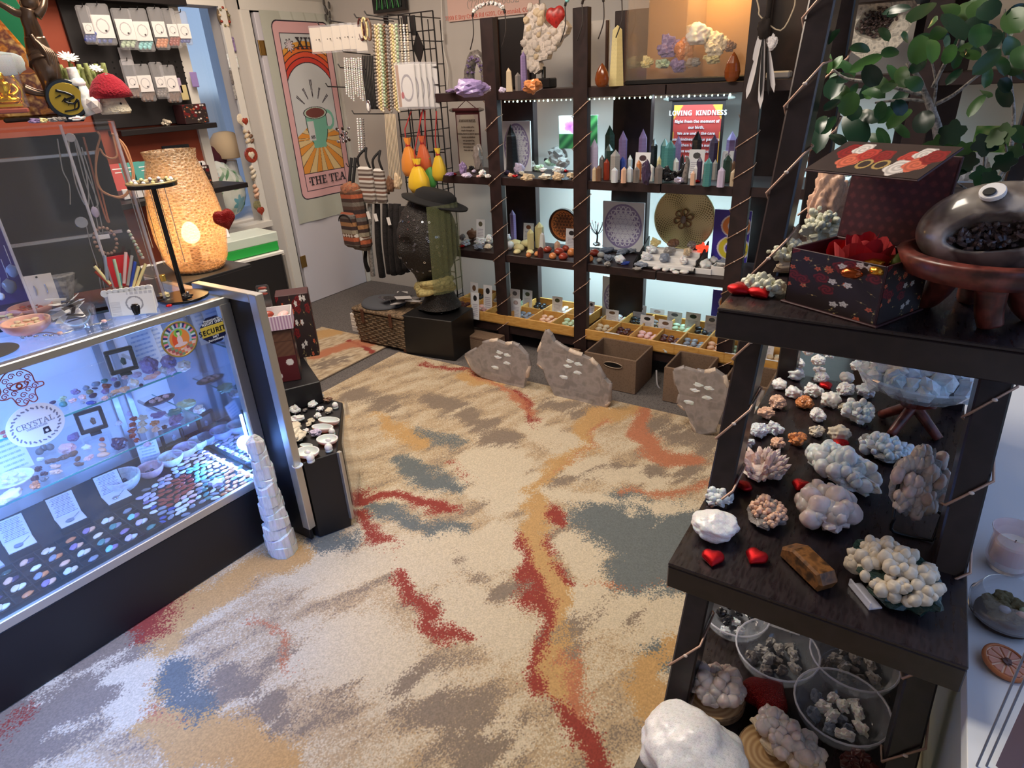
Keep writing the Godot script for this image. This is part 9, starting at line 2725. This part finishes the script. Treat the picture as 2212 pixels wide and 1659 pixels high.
	# ivy
	for e in [[2027,324,66],[2056,288,54],[2078,328,52],[2056,362,70],[2128,312,50],[1994,384,52],[2170,350,44],[2120,380,44],[2150,300,40],[2190,330,40],[2092,350,40],[2165,290,46],[2140,385,36]]:
		var s:float=e[2]*k/2
		var sh:=[]
		for j in 20:
			var an:=TAU*j/20-PI/2
			sh.append(V2(cos(an),sin(an))*s*(0.62+0.38*absf(cos(an*2.5+PI/4*0.0+0.6))))
		part("ivy_leaf",slab(sh,0.0012),[green,dark,mid][int(e[0]) % 3],pot,P.call(e[0],e[1],-1.31+q.randf_range(-0.03,0.02)),facing(V3(q.randf_range(-0.6,0.3),q.randf_range(0.2,0.8),1))*rot(0,0,q.randf_range(-0.7,0.7)))
	for e in [[[2090,410],[2050,380],[2030,330]],[[2130,405],[2125,370],[2128,320]],[[2150,405],[2176,360],[2170,300]]]:part("ivy_stem",tube(curve(e.map(func(v):return P.call(v[0],v[1],-1.34)),4),2.0*k,5),bark,pot)

func build_window_goods()->void:
	var S:=0.78
	var gl:=mat("clear jar glass",Color(0.94,0.97,1.0,0.1),0.05,0.0,{"transparency":BaseMaterial3D.TRANSPARENCY_ALPHA})
	# terrarium
	var p:=ony(2165,1345,S)
	var k:=per(p)
	var t:=thing("terrarium_bowl","round glass bowl of moss, pebbles and shells on the white window seat","terrarium",V3(p.x,S+0.001,p.z))
	part("bowl",lathe([V2(0.0005,0),V2(40*k,0),V2(68*k,26*k),V2(72*k,54*k),V2(56*k,84*k),V2(54*k,84*k),V2(69*k,54*k),V2(65*k,28*k),V2(38*k,4*k),V2(0.0005,4*k)],30),gl,t)
	var moss:=stone("mixed moss",[rgb(96,92,58),rgb(130,120,84),rgb(70,60,48)],0.95,30.0)
	part("soil",disc(56*k,26*k,24,0.004),mat("dark soil",rgb(58,46,38),0.95),t,V3(0,4*k,0))
	for i in 16:part("moss_tuft",rock("druse",i % 6,2),moss,t,V3(cos(i*2.4)*40*k*sqrt(i/16.0),38*k+5*k*(i % 2),sin(i*2.4)*40*k*sqrt(i/16.0)),SC(V3(34,22,30)*k))
	for e in [[20,52,30,"pe"],[-10,56,34,"gb"],[26,54,12,"gn"],[38,48,20,"re"],[44,50,34,"ic"]]:part("pebble",rock("pebble",int(e[2]) % 6,2),pm(e[3]),t,V3(e[0],e[1],e[2]*0.8)*k,SC(V3(22,14,18)*k))
	# candle jar
	var c:=ony(2172,1225,S)
	var kc:=per(c)
	var j:=thing("candle_jar","pink rimmed glass candle jar with a white candle on the window seat behind the moss bowl","candle jar",V3(c.x,S+0.001,c.z))
	part("jar",lathe([V2(0.0005,0),V2(34*kc,0),V2(42*kc,24*kc),V2(40*kc,80*kc),V2(46*kc,96*kc),V2(44*kc,97*kc),V2(37*kc,80*kc),V2(38*kc,26*kc),V2(0.0005,5*kc)],28),mat("pinkish glass",Color(0.96,0.8,0.8,0.28),0.08,0.0,{"transparency":BaseMaterial3D.TRANSPARENCY_ALPHA}),j)
	part("candle",disc(34*kc,60*kc,24,0.003),mat("white wax",rgb(232,232,226),0.5,0.0,{"subsurf_scatter_enabled":true,"subsurf_scatter_strength":0.5}),j,V3(0,6*kc,0))
	part("wick",tube([V3(0,64*kc,0),V3(0.001,72*kc,0)],0.001,5),mats["black ink"],j)
	var mv:=ony(2215,1210,S)
	single("mauve_stone",rock("pebble",3,3),mat("mauve stone",rgb(96,74,92),0.4),"dark mauve smooth stone at the picture edge beside the candle jar","stone",mv+V3(0.02,0.05,0),SC(V3(0.06,0.1,0.06)))
	# dried orange slice
	var o:=ony(2168,1440,S)
	var r:=44*per(o)
	var os:=thing("orange_slice","dried orange slice lying on the white window seat","dried fruit",V3(o.x,S+0.006,o.z))
	os.basis=yaw(0.4)*rot(0.16,0,-0.1)
	part("rind",lathe([V2(r*0.86,0),V2(r,0),V2(r*1.02,0.004),V2(r*0.9,0.007),V2(r*0.86,0.005),V2(r*0.86,0)],30),mat("dried rind",rgb(196,120,72),0.6),os)
	part("pith",disc(r*0.88,0.003,30,0.0005),mat("dried pith",rgb(226,190,160),0.6),os,V3(0,0.0006,0))
	for i in 10:
		var a:=TAU*i/10
		part("segment",slab([V2(r*0.16,0),V2(r*0.76,r*0.2),V2(r*0.82,0),V2(r*0.76,-r*0.2)],0.003,0.0008),mat("dried orange flesh",rgb(196,132,104),0.5),os,V3(0,0.004,0),yaw(a)*rot(-PI/2,0,0))
	part("core",rock("rough",3,1),mats["brown leather"],os,V3(0,0.006,0),SC(V3(0.012,0.005,0.012)))
	# blind cords and mauve curtain edge
	for e in [[2110,"inner grey blind cord hanging to the window seat"],[2131,"outer grey blind cord beside the mauve curtain"]]:
		var b:=ony(e[0],1655,S)
		single("blind_cord",tube([b,b+V3(0.0,0.75,0.0),b+V3(0.0,1.5,0.0)],0.0014,5),mat("grey cord",rgb(112,116,130),0.7),e[1],"cord",Z3)
	var cu:=ony(2150,1655,S)
	var cg:=Geo.new()
	for i in 16:
		var a:=V3(0.018*i,0,0.012*sin(i*1.4))
		var b:=V3(0.018*(i+1),0,0.012*sin((i+1)*1.4))
		cg.quad(a,b,b+V3(0,0.16,0),a+V3(0,0.16,0))
	single("mauve_cloth",done(cg,true),mat("mauve cloth",rgb(120,104,116),0.9),"greyish mauve folded cloth at the lower corner of the window seat","cloth",cu+V3(0.0,0.001,0.0))

const Z3:=Vector3.ZERO
const O3:=Vector3.ONE
func V2(x:float,y:float)->Vector2: return Vector2(x,y)
func S3(x:float,y:float,z:float)->Basis: return Basis.from_scale(Vector3(x,y,z))
func SC(v:Vector3)->Basis: return Basis.from_scale(v)
func V3(x:float,y:float,z:float)->Vector3: return Vector3(x,y,z)
